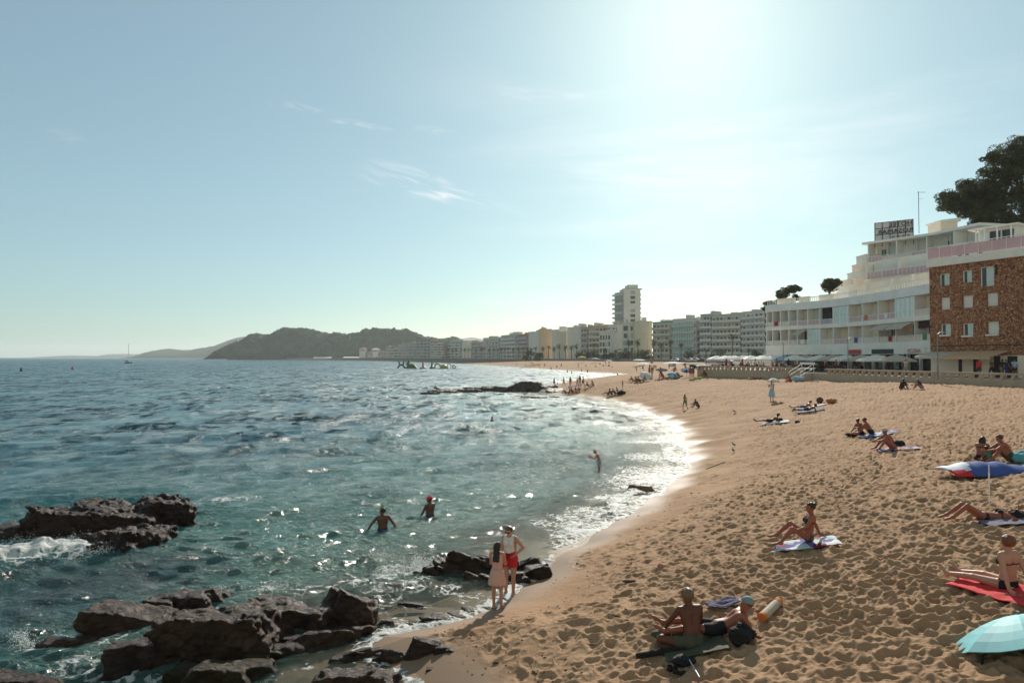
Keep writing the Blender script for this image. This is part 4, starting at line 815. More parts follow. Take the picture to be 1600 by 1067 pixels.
# the wall is built as piers and panels round real window openings
rowsz = []; wz = [(bpos(a), bpos(b), bz((a + b) / 2, d), bz((a + b) / 2, c)) for a, b, c, d in WIN]
mb = MB(); zc = [5.9, (wz[7][3] + wz[4][2]) / 2, (wz[4][3] + wz[1][2]) / 2, ZT]
for r_, ws in enumerate((wz[6:9], wz[3:6], wz[0:3])):
    z0, z1 = zc[r_], zc[r_ + 1]; q = 0
    for a, b, c, d in sorted(ws):
        BF.box(mb, q, a, -.35, 0, z0, z1); BF.box(mb, a, b, -.35, 0, z0, c); BF.box(mb, a, b, -.35, 0, d, z1); q = b
    BF.box(mb, q, BF.len, -.35, 0, z0, z1)
BF.box(mb, 0, BF.len, -10, -.6, 3.8, ZT - .01); o = mb.build('wall', M_STONE, block); o.location = -block.location
for i, (a, b, c, d) in enumerate(wz):
    up = i in (2,); o = bb('window', M_FRAME if i in (3, 4, 5, 8) else M_PALE, a + .01, b - .01, -.30, -.22, c + .01, d - .01)
    if i in (3, 4, 5, 8):
        mb = MB(); z = c + .06
        while z < d - .05: BF.box(mb, a + .04, b - .04, -.22, -.205, z, z + .035); z += .07
        mb.build('shutter', M_CANV, o)
    else:
        mb = MB(); BF.box(mb, a + .01, a + .1, -.22, -.12, c, d); BF.box(mb, (a + b) / 2 - .03, (a + b) / 2 + .03, -.22, -.16, c, d); BF.box(mb, b - .08, b - .01, -.22, -.14, c, d); BF.box(mb, a, b, -.22, -.14, d - .08, d - .01); mb.build('frame', M_FRAME, o)
        mb = MB(); BF.box(mb, a + .1, a + (b - a) * .36, -.22, -.20, c + .02, d - .09); mb.build('pane', M_GLASS, o)
    if i >= 6: bb('sill_box', M_CANV, a - .02, b + .02, .002, .25, c - .16, c - .02)
bb('cable', M_BLACK, .1, BF.len, .01, .04, bz(1530, 540), bz(1530, 540) + .07)
bb('slot', M_DARK, bpos(1556), bpos(1559.5), -.05, .012, bz(1557, 430), bz(1557, 413))
bb('ground_floor_wall', M_CREAM, 0, BF.len, -.35, -.05, 3.8, 5.88)
for a_, b_ in ((1497, 1502), (1520, 1528), (1552, 1562), (1574, 1588)): bb('door', M_DARK, bpos(a_), bpos(b_), -.05, .0, 3.8, 5.8)
bb('terrace_slab', M_WHITE, -.1, BF.len + .1, -9, .35, ZT, ZT + .75)
mb = MB(); BF.box(mb, 0, BF.len + .1, .22, .29, ZT + 1.95, ZT + 2.02)
for j in range(9): q = BF.len * j / 8; BF.box(mb, q - .025, q + .025, .22, .28, ZT + .75, ZT + 1.95)
o = mb.build('railing', M_FRAME, block); o.location = -block.location; mb = MB(); BF.box(mb, .05, BF.len, .24, .26, ZT + .85, ZT + 1.85); mb.build('panel', M_PINK, o)
# penthouse behind the railing
PF = Front([(44.4, 71.0), (49.5, 62.2)]); pent = empty('penthouse', (47, 67, ZT + .75), 0, 'white rooftop house with a glazed sun room above the stone clad building', 'house')
def pb(name, m, *a):
    mb = MB(); PF.box(mb, *a); o = mb.build(name, m, pent); o.location = -pent.location; return o
pb('wall', M_WHITE, .2, PF.len, -6, -2.6, ZT + .76, ZT + 2.6)
a_ = PF.pos(1510); pb('wall', M_WHITE, a_, PF.pos(1570), -6, -2.6, ZT + 2.5, ZT + 3.75); pb('roof', M_WHITE, a_ - .5, PF.pos(1580), -6.4, -1.6, ZT + 3.75, ZT + 3.9)
pb('window', M_GLASS, PF.pos(1528), PF.pos(1545), -2.6, -2.55, ZT + 1.9, ZT + 3.5); pb('window', M_GLASS, PF.pos(1548), PF.pos(1566), -2.6, -2.55, ZT + 1.9, ZT + 3.5); pb('window', M_PALE, PF.pos(1513), PF.pos(1525), -2.6, -2.55, ZT + 1.9, ZT + 3.6)
for u in (1477, 1488, 1508): pb('window', M_GLASS, PF.pos(u), PF.pos(u + 7), -2.6, -2.54, ZT + 1.0, ZT + 2.4)
for u in (1512, 1526, 1546, 1568): q = PF.pos(u); pb('post', M_FRAME, q - .06, q + .06, -1.9, -1.78, ZT + .8, ZT + 3.75)
p = atd(1470, 356, 97); mb = MB(); mb.box(p.x, p.x + 2.4, p.y, p.y + 3, p.z - 2, p.z + .9); hs_ = empty('rooftop_hut', (p.x, p.y, p.z), 0, 'small plain hut on the roof in front of the pines', 'hut'); o = mb.build('wall', M_CREAM, hs_); o.location = -hs_.location
mb = MB(); mb.prism([(p.x - .2, p.y - .3), (p.x + 2.7, p.y - .3), (p.x + 2.7, p.y + 3.2), (p.x - .2, p.y + 3.2)], p.z + .9, [p.z + 1.05, p.z + 1.4, p.z + 1.4, p.z + 1.05]); o = mb.build('roof', M_WHITE, hs_); o.location = -hs_.location
# ------------------------------------------------------------------ town along the bay
rt = random.Random(12)
TC = {'white': (.70, .66, .60), 'cream': (.66, .59, .46), 'grey': (.46, .46, .46), 'pink': (.55, .38, .34), 'orange': (.58, .42, .28), 'red': (.50, .20, .14), 'brown': (.40, .30, .25), 'green': (.35, .42, .36), 'beige': (.60, .54, .45)}
TM = {k: mat('town_' + k, v, .9, .08, .25) for k, v in TC.items()}
M_TWIN = mat('town_window', (.05, .055, .06), .25, .3, .8, spec=.6); M_SHUT = mat('town_shutter', (.36, .40, .40), .6, .3, .3); M_GRAIL = mat('glass_green_railing', (.40, .56, .50), .3, .1, 1); M_RROOF = mat('roof_tiles', (.36, .17, .11), .9, .2, 1)
def townhouse(label, u0, u1, Y0, Y1, vt, floors, bays, col='white', band=None, depth=14, gable=None, roofc=None, wins=True, clutter=3, balc=True, group='apartment blocks along the bay', v0=558, cat='building', win=M_TWIN):
    p0 = atd(u0, v0, Y0); p1 = atd(u1, v0, Y1); F = Front([(p0.x, p0.y), (p1.x, p1.y)]); L = F.len; Ym = (Y0 + Y1) / 2; zt = CAM_H + (558 - vt) / F_PX * Ym; zb = 3.8
    e = empty('apartment_building' if cat == 'building' else 'house', (p0.x, p0.y, zb), 0, label, cat, group)
    def fin(mb, name, m, par=None):
        o = mb.build(name, m, par or e)
        if par is None: o.location = -e.location
        return o
    mb = MB(); F.box(mb, 0, L, -depth, 0, zb - 1, zt); fin(mb, 'wall', TM[col])
    fh = (zt - zb - .6) / floors; bd = TM[band] if band in TM else band
    if wins:
        for f in range(floors):
            z = zb + f * fh + .4; 
            if balc and bd is not None:
                mb = MB(); F.box(mb, L * .03, L * .97, 0.0, 1.3, z - .35, z - .12); F.box(mb, L * .03, L * .97, 1.2, 1.3, z - .12, z + fh * .30); fin(mb, 'balcony', bd)
            for b in range(bays):
                a = L * (b + .5) / bays; w = L / bays * rt.uniform(.24, .36); mb = MB(); F.box(mb, a - w, a + w, -.1, .04, z, z + fh * rt.choice((.62, .66, .7))); fin(mb, 'window', win if rt.random() < .7 else M_SHUT)
    mb = MB()
    F.box(mb, -.2, L + .2, -depth - .2, .25, zt + .002, zt + .55); fin(mb, 'roof', roofc or TM[col])
    for i in range(clutter):
        mb = MB(); a = rt.uniform(.1, .75) * L; w = rt.uniform(.08, .2) * L; F.box(mb, a, a + w, -depth * .8, -depth * rt.uniform(.2, .5), zt + .56, zt + rt.uniform(1.4, 3.0)); fin(mb, 'rooftop_hut', TM[rt.choice(('grey', 'white', col))])
    for i in range(max(1, clutter - 1)):
        mb = MB(); q = F.at(rt.uniform(.1, .9) * L, -depth * .4, zt + .5); mb.bar(q, q + Vector((0, 0, rt.uniform(2, 4))), .06, 4); mb.bar(q + Vector((-.6, 0, 1.8)), q + Vector((.6, 0, 1.8)), .04, 4); fin(mb, 'aerial', M_METAL)
    if gable:   # the end wall that faces the viewer, with its own openings
        for (ua, ub, va, vb, m) in gable:
            pass
    return e, F, zt
townhouse('long white apartment block with grey glazed balconies next to the curved hotel', 1160, 1200, 340, 322, 487, 8, 6, 'white', 'white')
townhouse('white apartment block with full length balconies and a planted roof terrace behind tall palm', 1113, 1161, 354, 340, 492, 7, 8, 'beige', 'white', clutter=1)
townhouse('narrow grey apartment block with small balconies left of the planted roof block', 1095, 1114, 360, 354, 492, 7, 4, 'grey', 'white', clutter=2)
townhouse('white block with pale green glass balconies and thin white fins', 1052, 1088, 374, 362, 499, 6, 9, 'white', M_GRAIL, clutter=2, win=M_SHUT)
townhouse('dark brown stair tower between the green glass block and the grey block', 1088, 1096, 362, 360, 503, 6, 1, 'brown', None, balc=False, clutter=0)
townhouse('greenish apartment block with deep shaded balconies and a green roof edge', 1020, 1051, 388, 375, 504, 6, 5, 'beige', 'beige', roofc=mat('green_roof_edge', (.12, .30, .22), .7, .1), clutter=3)
townhouse('blank cream gable of a block without windows beside the white tower', 993, 1019, 392, 392, 503, 5, 1, 'cream', None, wins=False, clutter=2)
e, F, zt = townhouse('white block with a column of dark windows at the foot of the tower', 972, 995, 402, 400, 505, 5, 2, 'white', None, balc=False, clutter=1)
# the tower
p = atd(960, 558, 440); TF = Front([tuple(atd(961, 558, 446)[:2]), tuple(atd(975, 558, 438)[:2])]); TG = Front([tuple(atd(975, 558, 437.7)[:2]), tuple(atd(1001, 558, 437.7)[:2])])
tw = empty('tower_block', (p.x, p.y, 3.8), 0, 'tall white apartment tower rising far above the other blocks', 'tower')
def tf(mb, name, m, par=None):
    o = mb.build(name, m, par or tw)
    if par is None: o.location = -tw.location
    return o
zt = CAM_H + (558 - 453) / F_PX * 438
mb = MB(); TG.box(mb, 0, TG.len, -16, 0, 3, zt + .6); tf(mb, 'wall', TM['white']); mb = MB(); TF.box(mb, 0, TF.len, -12, .3, 3, zt - 1.2); tf(mb, 'wing', TM['grey'])
for f in range(15):
    z = 4.6 + f * (zt - 5) / 15; mb = MB(); TF.box(mb, -1.0, TF.len * .95, .3, 1.5, z - .2, z); TF.box(mb, -1.0, TF.len * .95, 1.4, 1.5, z, z + .9); tf(mb, 'balcony', M_SHUT if f % 2 else TM['white'])
    mb = MB(); TG.box(mb, TG.len - .1, TG.len + .7, -9, -1, z - .2, z + .9); tf(mb, 'balcony', TM['white'])
    if f % 2 == 0 or f in (9, 13): mb = MB(); TG.box(mb, TG.len * .40, TG.len * .68, -.1, .06, z + .5, z + 2.1 + (f % 4) * .3); tf(mb, 'window', M_TWIN if f in (4, 8, 9, 13, 12) else M_SHUT)
mb = MB(); TG.box(mb, TG.len * .25, TG.len * .86, -12, -.4, zt + .6, zt + 3.4); tf(mb, 'rooftop_hut', TM['white']); mb = MB(); TG.box(mb, -.3, TG.len + 1.3, -16, .3, zt + .6, zt + 1.0); tf(mb, 'roof', TM['grey'])
mb = MB(); q = TG.at(TG.len * .6, -3, zt + 3.4); mb.bar(q, q + Vector((0, 0, 2.5)), .08, 4); tf(mb, 'aerial', M_METAL)
rows_t = [('white apartment block with stacked balconies just left of the tower', 950, 965, 440, 434, 508, 6, 4, 'white', 'white', 2),
 ('low modern white block with tall dark slits in front of the orange house', 937, 954, 425, 420, 520, 4, 4, 'white', None, 0),
 ('orange and beige apartment block with a square roof turret', 920, 953, 462, 452, 510, 6, 6, 'orange', 'beige', 3),
 ('dusky pink apartment block between the white and the orange one', 908, 920, 470, 466, 512, 6, 3, 'pink', 'grey', 2),
 ('pale block with many small white balconies right of the cream gable', 886, 908, 482, 472, 512, 6, 5, 'white', 'white', 3),
 ('narrow cream blank gable leaning over the palms', 871, 885, 478, 478, 519, 4, 1, 'cream', None, 0),
 ('white balconied block tucked behind the cream gable', 862, 874, 505, 498, 516, 6, 3, 'white', 'white', 2),
 ('tall orange blank gable wall among the white blocks', 843, 862, 512, 512, 515, 5, 1, 'orange', None, 2),
 ('white block with rows of bold balconies left of the orange gable', 826, 843, 545, 530, 519, 6, 4, 'white', 'white', 2),
 ('brick red striped apartment block in the far row', 808, 826, 590, 560, 523, 6, 4, 'red', 'grey', 2),
 ('long grey apartment block left of the brick red one', 783, 808, 640, 600, 524, 6, 6, 'grey', 'white', 3),
 ('apartment block with a flat roof canopy, highest of the far left row', 755, 783, 690, 650, 528, 6, 6, 'beige', 'grey', 1),
 ('small yellow house between the far grey blocks', 727, 737, 760, 745, 540, 3, 2, 'cream', None, 0),
 ('far grey block right of the small yellow house', 736, 756, 750, 715, 536, 5, 4, 'brown', 'grey', 2),
 ('pale grey blue block in front of the wooded hill', 695, 722, 830, 780, 534, 6, 5, 'grey', 'white', 1),
 ('block with strong white balcony lines below the wooded hill', 672, 695, 830, 815, 533, 7, 4, 'brown', 'white', 1),
 ('brownish stepped block at the foot of the wooded hill', 650, 673, 880, 850, 530, 6, 4, 'brown', 'grey', 1),
 ('far brown pink block on the left end of the town', 628, 650, 950, 900, 536, 5, 4, 'pink', 'grey', 1),
 ('low house row end farthest left in the town', 604, 628, 1050, 980, 541, 4, 4, 'brown', 'beige', 1)]
for lb, u0, u1, Y0, Y1, vt, fl, by, c, bd, cl_ in rows_t: townhouse(lb, u0, u1, Y0, Y1, vt, fl, by, c, bd, clutter=cl_, wins=c not in ('cream',) and 'gable' not in lb, balc=bd is not None, depth=12)
# houses on the slope of the headland
for i, (u, v, w, h, c) in enumerate([(566, 545, 9, 5, 'beige'), (578, 551, 8, 4, 'pink'), (586, 546, 10, 5, 'white'), (598, 550, 9, 5, 'brown'), (608, 542, 8, 5, 'beige'), (463, 522, 9, 4, 'white'), (540, 530, 12, 3, 'pink'), (618, 548, 8, 5, 'white')]):
    Y = 1420 if i != 5 and i != 6 else 1520; p = atd(u, v, Y); W2 = w / F_PX * Y; H2 = h / F_PX * Y; e = empty('house', (p.x, p.y, p.z - H2), 0)
    tag(e, ['pale villa half way up the headland above the far beach end', 'small pinkish villa low on the headland slope', 'white villa with a pointed roof on the headland above the beach', 'brown house on the slope right of the white pointed villa', 'upper beige villa among the trees on the headland', 'white house on the crest of the headland under the pines', 'long low pinkish terrace cut into the headland', 'white villa nearest the town on the headland slope'][i], 'house', 'villas on the headland')
    mb = MB(); mb.box(-W2 / 2, W2 / 2, 0, 26, -14, H2); mb.build('wall', TM[c], e); mb = MB(); mb.prism([(-W2 / 2 - .8, -.8), (W2 / 2 + .8, -.8), (W2 / 2 + .8, 26), (-W2 / 2 - .8, 26)], H2 + .01, H2 + .8); mb.add([(-W2 / 2 - .8, -.8, H2 + .8), (W2 / 2 + .8, -.8, H2 + .8), (W2 / 2 + .8, 26, H2 + .8), (-W2 / 2 - .8, 26, H2 + .8), (0, 8, H2 + 3), (0, 16, H2 + 3)], [(0, 1, 4), (1, 2, 5, 4), (2, 3, 5), (3, 0, 4, 5)]); mb.build('roof', M_RROOF if c != 'white' else TM['white'], e)
    for k in range(3): mb = MB(); x = -W2 / 2 + W2 * (k + .5) / 3; mb.box(x - W2 * .09, x + W2 * .09, -.1, .1, H2 * .3, H2 * .75); mb.build('window', M_TWIN, e)
p = atd(436, 519, 1545); mb = MB(); mb.lathe([(4, -14), (4, 3), (4.6, 3.4), (4.6, 5), (3.9, 5), (3.9, 4), (0, 4)], tuple(p), 10); tag(mb.build('watch_tower', TM['brown']), 'small round tower on the top of the headland', 'tower')
# ------------------------------------------------------------------ trees
def leaf_mat(name, c1, c2, scale=.8):
    m = bpy.data.materials.new(name); m.use_nodes = True; nt = m.node_tree; L = nt.links; n = nt.nodes; b = n['Principled BSDF']; b.inputs['Roughness'].default_value = .7; b.inputs['Specular IOR Level'].default_value = .25
    tcn = n.new('ShaderNodeTexCoord'); k = n.new('ShaderNodeTexNoise'); k.inputs['Scale'].default_value = scale; k.inputs['Detail'].default_value = 4; L.new(tcn.outputs['Object'], k.inputs['Vector'])
    cr = n.new('ShaderNodeValToRGB'); L.new(k.outputs['Fac'], cr.inputs[0]); e = cr.color_ramp.elements; e[0].position = .35; e[0].color = (*c1, 1); e[1].position = .65; e[1].color = (*c2, 1); L.new(cr.outputs[0], b.inputs['Base Color'])
    tr = n.new('ShaderNodeBsdfTranslucent'); L.new(cr.outputs[0], tr.inputs[0]); ms = n.new('ShaderNodeMixShader'); ms.inputs[0].default_value = .32; L.new(b.outputs[0], ms.inputs[1]); L.new(tr.outputs[0], ms.inputs[2]); L.new(ms.outputs[0], n['Material Output'].inputs[0]); return m
M_PINE = leaf_mat('pine_needles', (.040, .046, .014), (.115, .112, .036)); M_PALM = leaf_mat('palm_fronds', (.04, .05, .018), (.10, .10, .04), .5); M_BARK = mat('pine_bark', (.11, .06, .04), .95, .3, 4, .6); M_PTRUNK = mat('palm_trunk', (.15, .105, .07), .95, .25, 5, .5); M_BUSH = leaf_mat('shrub_leaves', (.025, .04, .015), (.06, .08, .03))
def leaves(rng, centers, radii, per, size, flat=.75):
    """many little blades on and just inside the skin of round clumps"""
    n = len(centers); C = np.repeat(centers, per, 0); Rr = np.repeat(radii, per)
    d = rng.normal(size=(n * per, 3)); d /= np.linalg.norm(d, axis=1)[:, None]; rad = Rr * rng.uniform(.62, 1.08, n * per) ** .7; d[:, 2] *= flat
    P = C + d * rad[:, None]; a = rng.normal(size=P.shape) + d * .9; a /= np.linalg.norm(a, axis=1)[:, None]; b = np.cross(a, rng.normal(size=P.shape)); b /= np.linalg.norm(b, axis=1)[:, None]
    s = size * rng.uniform(.6, 1.4, len(P))[:, None]; a *= s; b *= s * .42
    V = np.stack([P - a - b * .3, P + b * .9, P + a + b * .2, P - b * .9], 1).reshape(-1, 3); F = np.arange(len(V)).reshape(-1, 4); return V, F
def pine(label, base, crown, rng, blobs, per, size, group=None, lean=(0, 0), cr=(.8, 1.3), r0=.35, m=M_PINE, name='pine_tree'):
    """crown: list of (dx, dy, z, rx, ry, rz) masses above base"""
    e = empty(name, tuple(base), 0, label, 'tree', group); cs = []; rs = []
    tot = sum(c[3] * c[4] for c in crown)
    for c in crown:
        k = max(3, int(blobs * c[3] * c[4] / tot))
        for _ in range(k):
            d = rng.normal(size=3); d /= np.linalg.norm(d); q = rng.uniform(.35, 1) ** .5; cs.append((c[0] + d[0] * c[3] * q, c[1] + d[1] * c[4] * q, c[2] + d[2] * c[5] * q)); rs.append(rng.uniform(*cr))
    cs = np.array(cs); V, F = leaves(rng, cs, np.array(rs), per, size); np_mesh('crown', V, F, m, e, smooth=False)
    t = MB(); zc = min(c[2] - c[5] for c in crown); k = Vector((lean[0], lean[1], zc)); p0 = Vector((0, 0, -.5)); mid = p0.lerp(k, .5) + Vector((lean[0] * .15, 0, 0)); t.bar(p0, mid, r0, 8, r0 * .75); t.bar(mid, k, r0 * .75, 8, r0 * .6)
    for c in crown:
        q = Vector((c[0], c[1], c[2])); t.bar(k, k.lerp(q, .55) + Vector((0, 0, .2)), r0 * .5, 6, r0 * .3); t.bar(k.lerp(q, .55) + Vector((0, 0, .2)), q, r0 * .3, 6, r0 * .15)
        for _ in range(3): t.bar(k.lerp(q, .7), q + Vector((rng.uniform(-.7, .7) * c[3], rng.uniform(-.7, .7) * c[4], rng.uniform(-.2, .6) * c[5])), r0 * .18, 5, r0 * .07)
    t.build('trunk', M_BARK, e, smooth=True); return e
def pine_at(label, Y, spots, seed, blobs, per, size, **k):
    """spots: (u, v, half width px, half height px, dY) crown masses as seen"""
    c0 = atd(spots[0][0], spots[0][1], Y); zb = max(3.6, slope_h(np.array([c0.x]), np.array([Y]))[0]) if k.pop('hill', True) else 3.8; base = Vector((c0.x + k.pop('dx', 0), Y, zb)); cr = []
    for u, v, hw, hh, dy in spots: p = atd(u, v, Y + dy); w = hw / F_PX * Y; cr.append((p.x - base.x, p.y - base.y, p.z - base.z, w, w * .9, hh / F_PX * Y))
    return pine(label, base, cr, np.random.RandomState(seed), blobs, per, size, **k)
GP = 'old pines above the hotel'
pine_at('dark spreading pine reaching left over the rooftop hut', 99, [(1500, 312, 26, 14, 0), (1480, 322, 16, 10, -1), (1528, 300, 22, 16, 1), (1520, 330, 24, 14, 0), (1545, 320, 18, 22, 0), (1478, 308, 12, 8, 1), (1512, 290, 14, 8, 1), (1545, 298, 18, 14, 0), (1490, 318, 14, 10, 0), (1560, 322, 20, 16, 2)], 3, 215, 230, .12, group=GP, cr=(.4, .95), dx=3)
pine_at('tallest pine at the right edge with several rounded tiers', 96, [(1575, 245, 30, 16, 0), (1560, 268, 26, 12, -1), (1595, 228, 18, 14, 0), (1620, 240, 28, 26, 0), (1588, 275, 24, 12, 0), (1605, 300, 26, 16, 0), (1548, 250, 12, 8, 0), (1562, 298, 24, 16, 1), (1540, 285, 12, 10, 1), (1590, 255, 22, 14, 2)], 5, 250, 230, .12, group=GP, cr=(.4, 1.0), dx=2)
pine_at('dense dark pine low at the right edge behind the sun room', 93, [(1585, 330, 22, 22, 0), (1560, 340, 22, 20, 2), (1605, 350, 18, 20, -1), (1535, 345, 16, 12, 3)], 7, 120, 230, .12, group=GP, cr=(.4, .95))
pine_at('umbrella pine with a bare crooked trunk left behind the curved hotel end', 128, [(1236, 452, 14, 5, 0), (1222, 460, 10, 6, 0), (1245, 463, 6, 5, 0), (1216, 470, 6, 5, 0)], 9, 60, 150, .15, cr=(.3, .65), r0=.3, dx=-1.5)
pine_at('round dense tree showing above the roof terrace in its middle', 122, [(1296, 446, 9, 9, 0), (1305, 444, 9, 8, 1)], 11, 60, 170, .15, cr=(.35, .7), name='tree')
pine_at('small bushy tree between the round tree and the sloping stair', 120, [(1318, 446, 8, 6, 0), (1326, 452, 6, 7, 1)], 12, 34, 160, .15, cr=(.3, .6), name='tree')
pine_at('wispy dark tree at the left end of the hotel roof', 150, [(1200, 474, 5, 4, 0), (1206, 478, 6, 4, 0), (1196, 481, 5, 4, 0)], 13, 26, 130, .18, cr=(.35, .7), r0=.25, name='tree', hill=False, dx=3)
def palm_mesh(rng, h, droop=1.0, nf=26, fl=2.6):
    t = MB(); k = 7; bend = rng.uniform(-.3, .3)
    pts = [Vector((bend * (i / k) ** 2, 0, h * i / k)) for i in range(k + 1)]
    for i in range(k): t.bar(pts[i], pts[i + 1], .26 - .014 * i, 8, .27 - .014 * (i + 1))
    t.lathe([(.1, -.5), (.34, -.2), (.42, .1), (.3, .35), (.05, .5)], tuple(pts[-1]), 8)
    V = []; F = []; top = pts[-1]
    for i in range(nf):
        az = 2 * math.pi * (i * .618) + rng.uniform(-.2, .2); el = rng.uniform(-.75, 1.25) if i > nf * .3 else rng.uniform(.2, 1.3); d = Vector((math.cos(az), math.sin(az), 0)); p = top.copy(); vel = (d * math.cos(el) + Vector((0, 0, math.sin(el)))); sd = d.cross(Vector((0, 0, 1)))
        L_ = fl * rng.uniform(.8, 1.1); st = 9; prev = None
        for j in range(st + 1):
            s = j / st; w = .62 * math.sin(math.pi * min(1, s * .9 + .12)) * (1 - .2 * s)
            if prev is not None:
                # leaflets: pairs of narrow blades drooping from the rib
                for sg_ in (-1, 1):
                    for q in (0, .5):
                        a = prev.lerp(p, q); tip = a + sd * sg_ * w + vel * .28 - Vector((0, 0, w * .45 * droop)); b = a + vel.normalized() * .10; n0 = len(V); V += [tuple(a), tuple(b), tuple(tip)]; F.append((n0, n0 + 1, n0 + 2))
                n0 = len(V); e_ = sd * .03; V += [tuple(prev - e_), tuple(prev + e_), tuple(p + e_ * .6)]; F.append((n0, n0 + 1, n0 + 2))
            prev = p.copy(); p = p + vel * (L_ / st); vel = (vel + Vector((0, 0, -.20 * droop))).normalized()
    return t, V, F
def make_palm(h, seed, fl=2.6, nf=26):
    rng = random.Random(seed); t, V, F = palm_mesh(rng, h, 1, nf, fl); e = empty('palm_tree'); t.build('trunk', M_PTRUNK, e, smooth=True); np_mesh('crown', V, F, M_PALM, e, smooth=False); return e
protos = [make_palm(7.5, 1), make_palm(9.0, 2), make_palm(6.5, 3)]; pused = [False] * 3; pcount = 0
def palm(u, vb, vt, label, Y=None, k=None, grp='palms along the promenade'):
    """stands on the promenade level so that its foot is at column u; vt = top of crown"""
    global pcount
    kk = pcount % 3 if k is None else k; pcount += 1; pr_ = protos[kk]; o = pr_ if not pused[kk] else copy_tree(pr_); pused[kk] = True
    hh = (7.5, 9, 6.5)[kk] + 1.6; ztop = CAM_H + (558 - vt) / F_PX * Y; s = (ztop - 3.8) / hh; p = atd(u, 558, Y); o.location = (p.x, p.y, 3.8); o.scale = (s * .5 + .5, s * .5 + .5, s); o.rotation_euler[2] = rt.uniform(0, 6); tag(o, label, 'palm', grp); return o
palm(1144, 0, 519, 'tall lone palm with a thick ragged crown in front of the planted roof block', 285, 1)
palm(1104, 0, 541, 'short palm at the left end of the cafe terrace', 300, 2); palm(1170, 0, 542, 'bushy palm close to the left end of the curved hotel', 250, 2); palm(1064, 0, 533, 'slim palm before the green glass balconies', 320, 0)
palm(1021, 0, 528, 'palm in front of the dark shaded edge of the greenish block', 345, 0); palm(1047, 0, 528, 'palm at the seam between the greenish and the green glass block', 340, 0); palm(1033, 0, 533, 'leaning palm half hidden by its taller neighbours', 336, 2)
palm(997, 0, 528, 'slender palm standing before the blank cream gable', 365, 0); palm(982, 0, 528, 'palm in front of the window column at the foot of the tower', 372, 0); palm(928, 0, 534, 'big spreading palm before the orange block', 400, 1)
palm(874, 0, 536, 'palm silhouetted against the narrow cream gable', 430, 0); palm(884, 0, 538, 'right one of the two palms by the narrow cream gable', 428, 2); palm(893, 0, 538, 'palm at the foot of the block with many small white balconies', 425, 2); palm(901, 0, 536, 'palm between the white balconied and the pink block', 420, 0)
palm(857, 0, 539, 'broad palm before the tall orange gable', 445, 1); palm(848, 0, 540, 'thin palm before the left half of the orange gable', 452, 0); palm(866, 0, 540, 'palm right of the broad one before the orange gable', 440, 2); palm(945, 0, 543, 'short palm before the low modern white block', 405, 2); palm(962, 0, 545, 'short bushy palm before the balconies left of the tower', 395, 2)
PZ_ = [(600, 'far brown pink block'), (650, 'brownish stepped block'), (672, 'block with strong balcony lines'), (695, 'pale grey blue block'), (722, 'small yellow house'), (738, 'block right of the yellow house'), (755, 'canopy roofed block'), (783, 'long grey block'), (808, 'brick red block'), (826, 'block with bold balconies')]; pz = {}; OR_ = ['leftmost', 'second', 'third', 'fourth', 'fifth', 'sixth', 'seventh']
uu = 632
while uu < 842:
    Y = 1000 - (uu - 632) * 2.6 if uu < 760 else 660 - (uu - 760) * 2.4
    z = [b for a, b in PZ_ if uu >= a][-1]; pz[z] = pz.get(z, -1) + 1
    palm(uu, 0, 545 - (uu - 632) * .022 + rt.uniform(-1.2, 1.2), 'distant palm, %s from the left before the %s' % (OR_[pz[z]], z) if pz[z] else 'distant palm, leftmost before the %s' % z, Y - 20, None, 'distant row of palms'); uu += rt.uniform(5.0, 8.5)
# low dark shrubs at the foot of the blocks
for i, (u, w) in enumerate([(908, 9), (922, 10), (938, 9), (955, 10), (971, 8), (988, 9), (1003, 5), (1012, 6), (1078, 7), (1122, 9), (1185, 8), (840, 6), (826, 6)]):
    Y = 390 if u < 960 else 345 if u < 1060 else 300; p = atd(u, 558, Y); rng = np.random.RandomState(i + 50); k = 9; W2 = w / F_PX * Y; cs = np.stack([rng.uniform(-W2, W2, k), rng.uniform(-2, 2, k), rng.uniform(.8, 4.6, k)], 1); V, F_ = leaves(rng, cs, rng.uniform(1.2, 2.3, k), 190, .28)
    o = np_mesh('shrub', V, F_, M_BUSH, smooth=False); o.location = (p.x, p.y, 3.8); tag(o, 'dark rounded shrub at the foot of the ' + ['pink block', 'left half of the orange block', 'low modern white block', 'balconied block left of the tower', 'tower wing', 'window column beside the tower', 'cream gable, at its left side', 'cream gable, at its right side', 'green glass block', 'planted roof block', 'long white block by the hotel', 'bold balconied block', 'bold balconied block, at its left end'][i], 'shrub', 'dark shrubs below the town blocks')
sw = MB(); 
for i in range(7, 13):
    a, b = PROM[i], PROM[i + 1]; d = Vector((b[0] - a[0], b[1] - a[1])).normalized(); n_ = Vector((d.y, -d.x)) * .4; sw.prism([a, b, (b[0] + n_.x, b[1] + n_.y), (a[0] + n_.x, a[1] + n_.y)], 1.5, 4.75)
tag(sw.build('sea_wall', mat('old_sea_wall', (.26, .22, .21), .9, .15, 1)), 'low grey wall between the far beach and the palm lined road', 'wall')
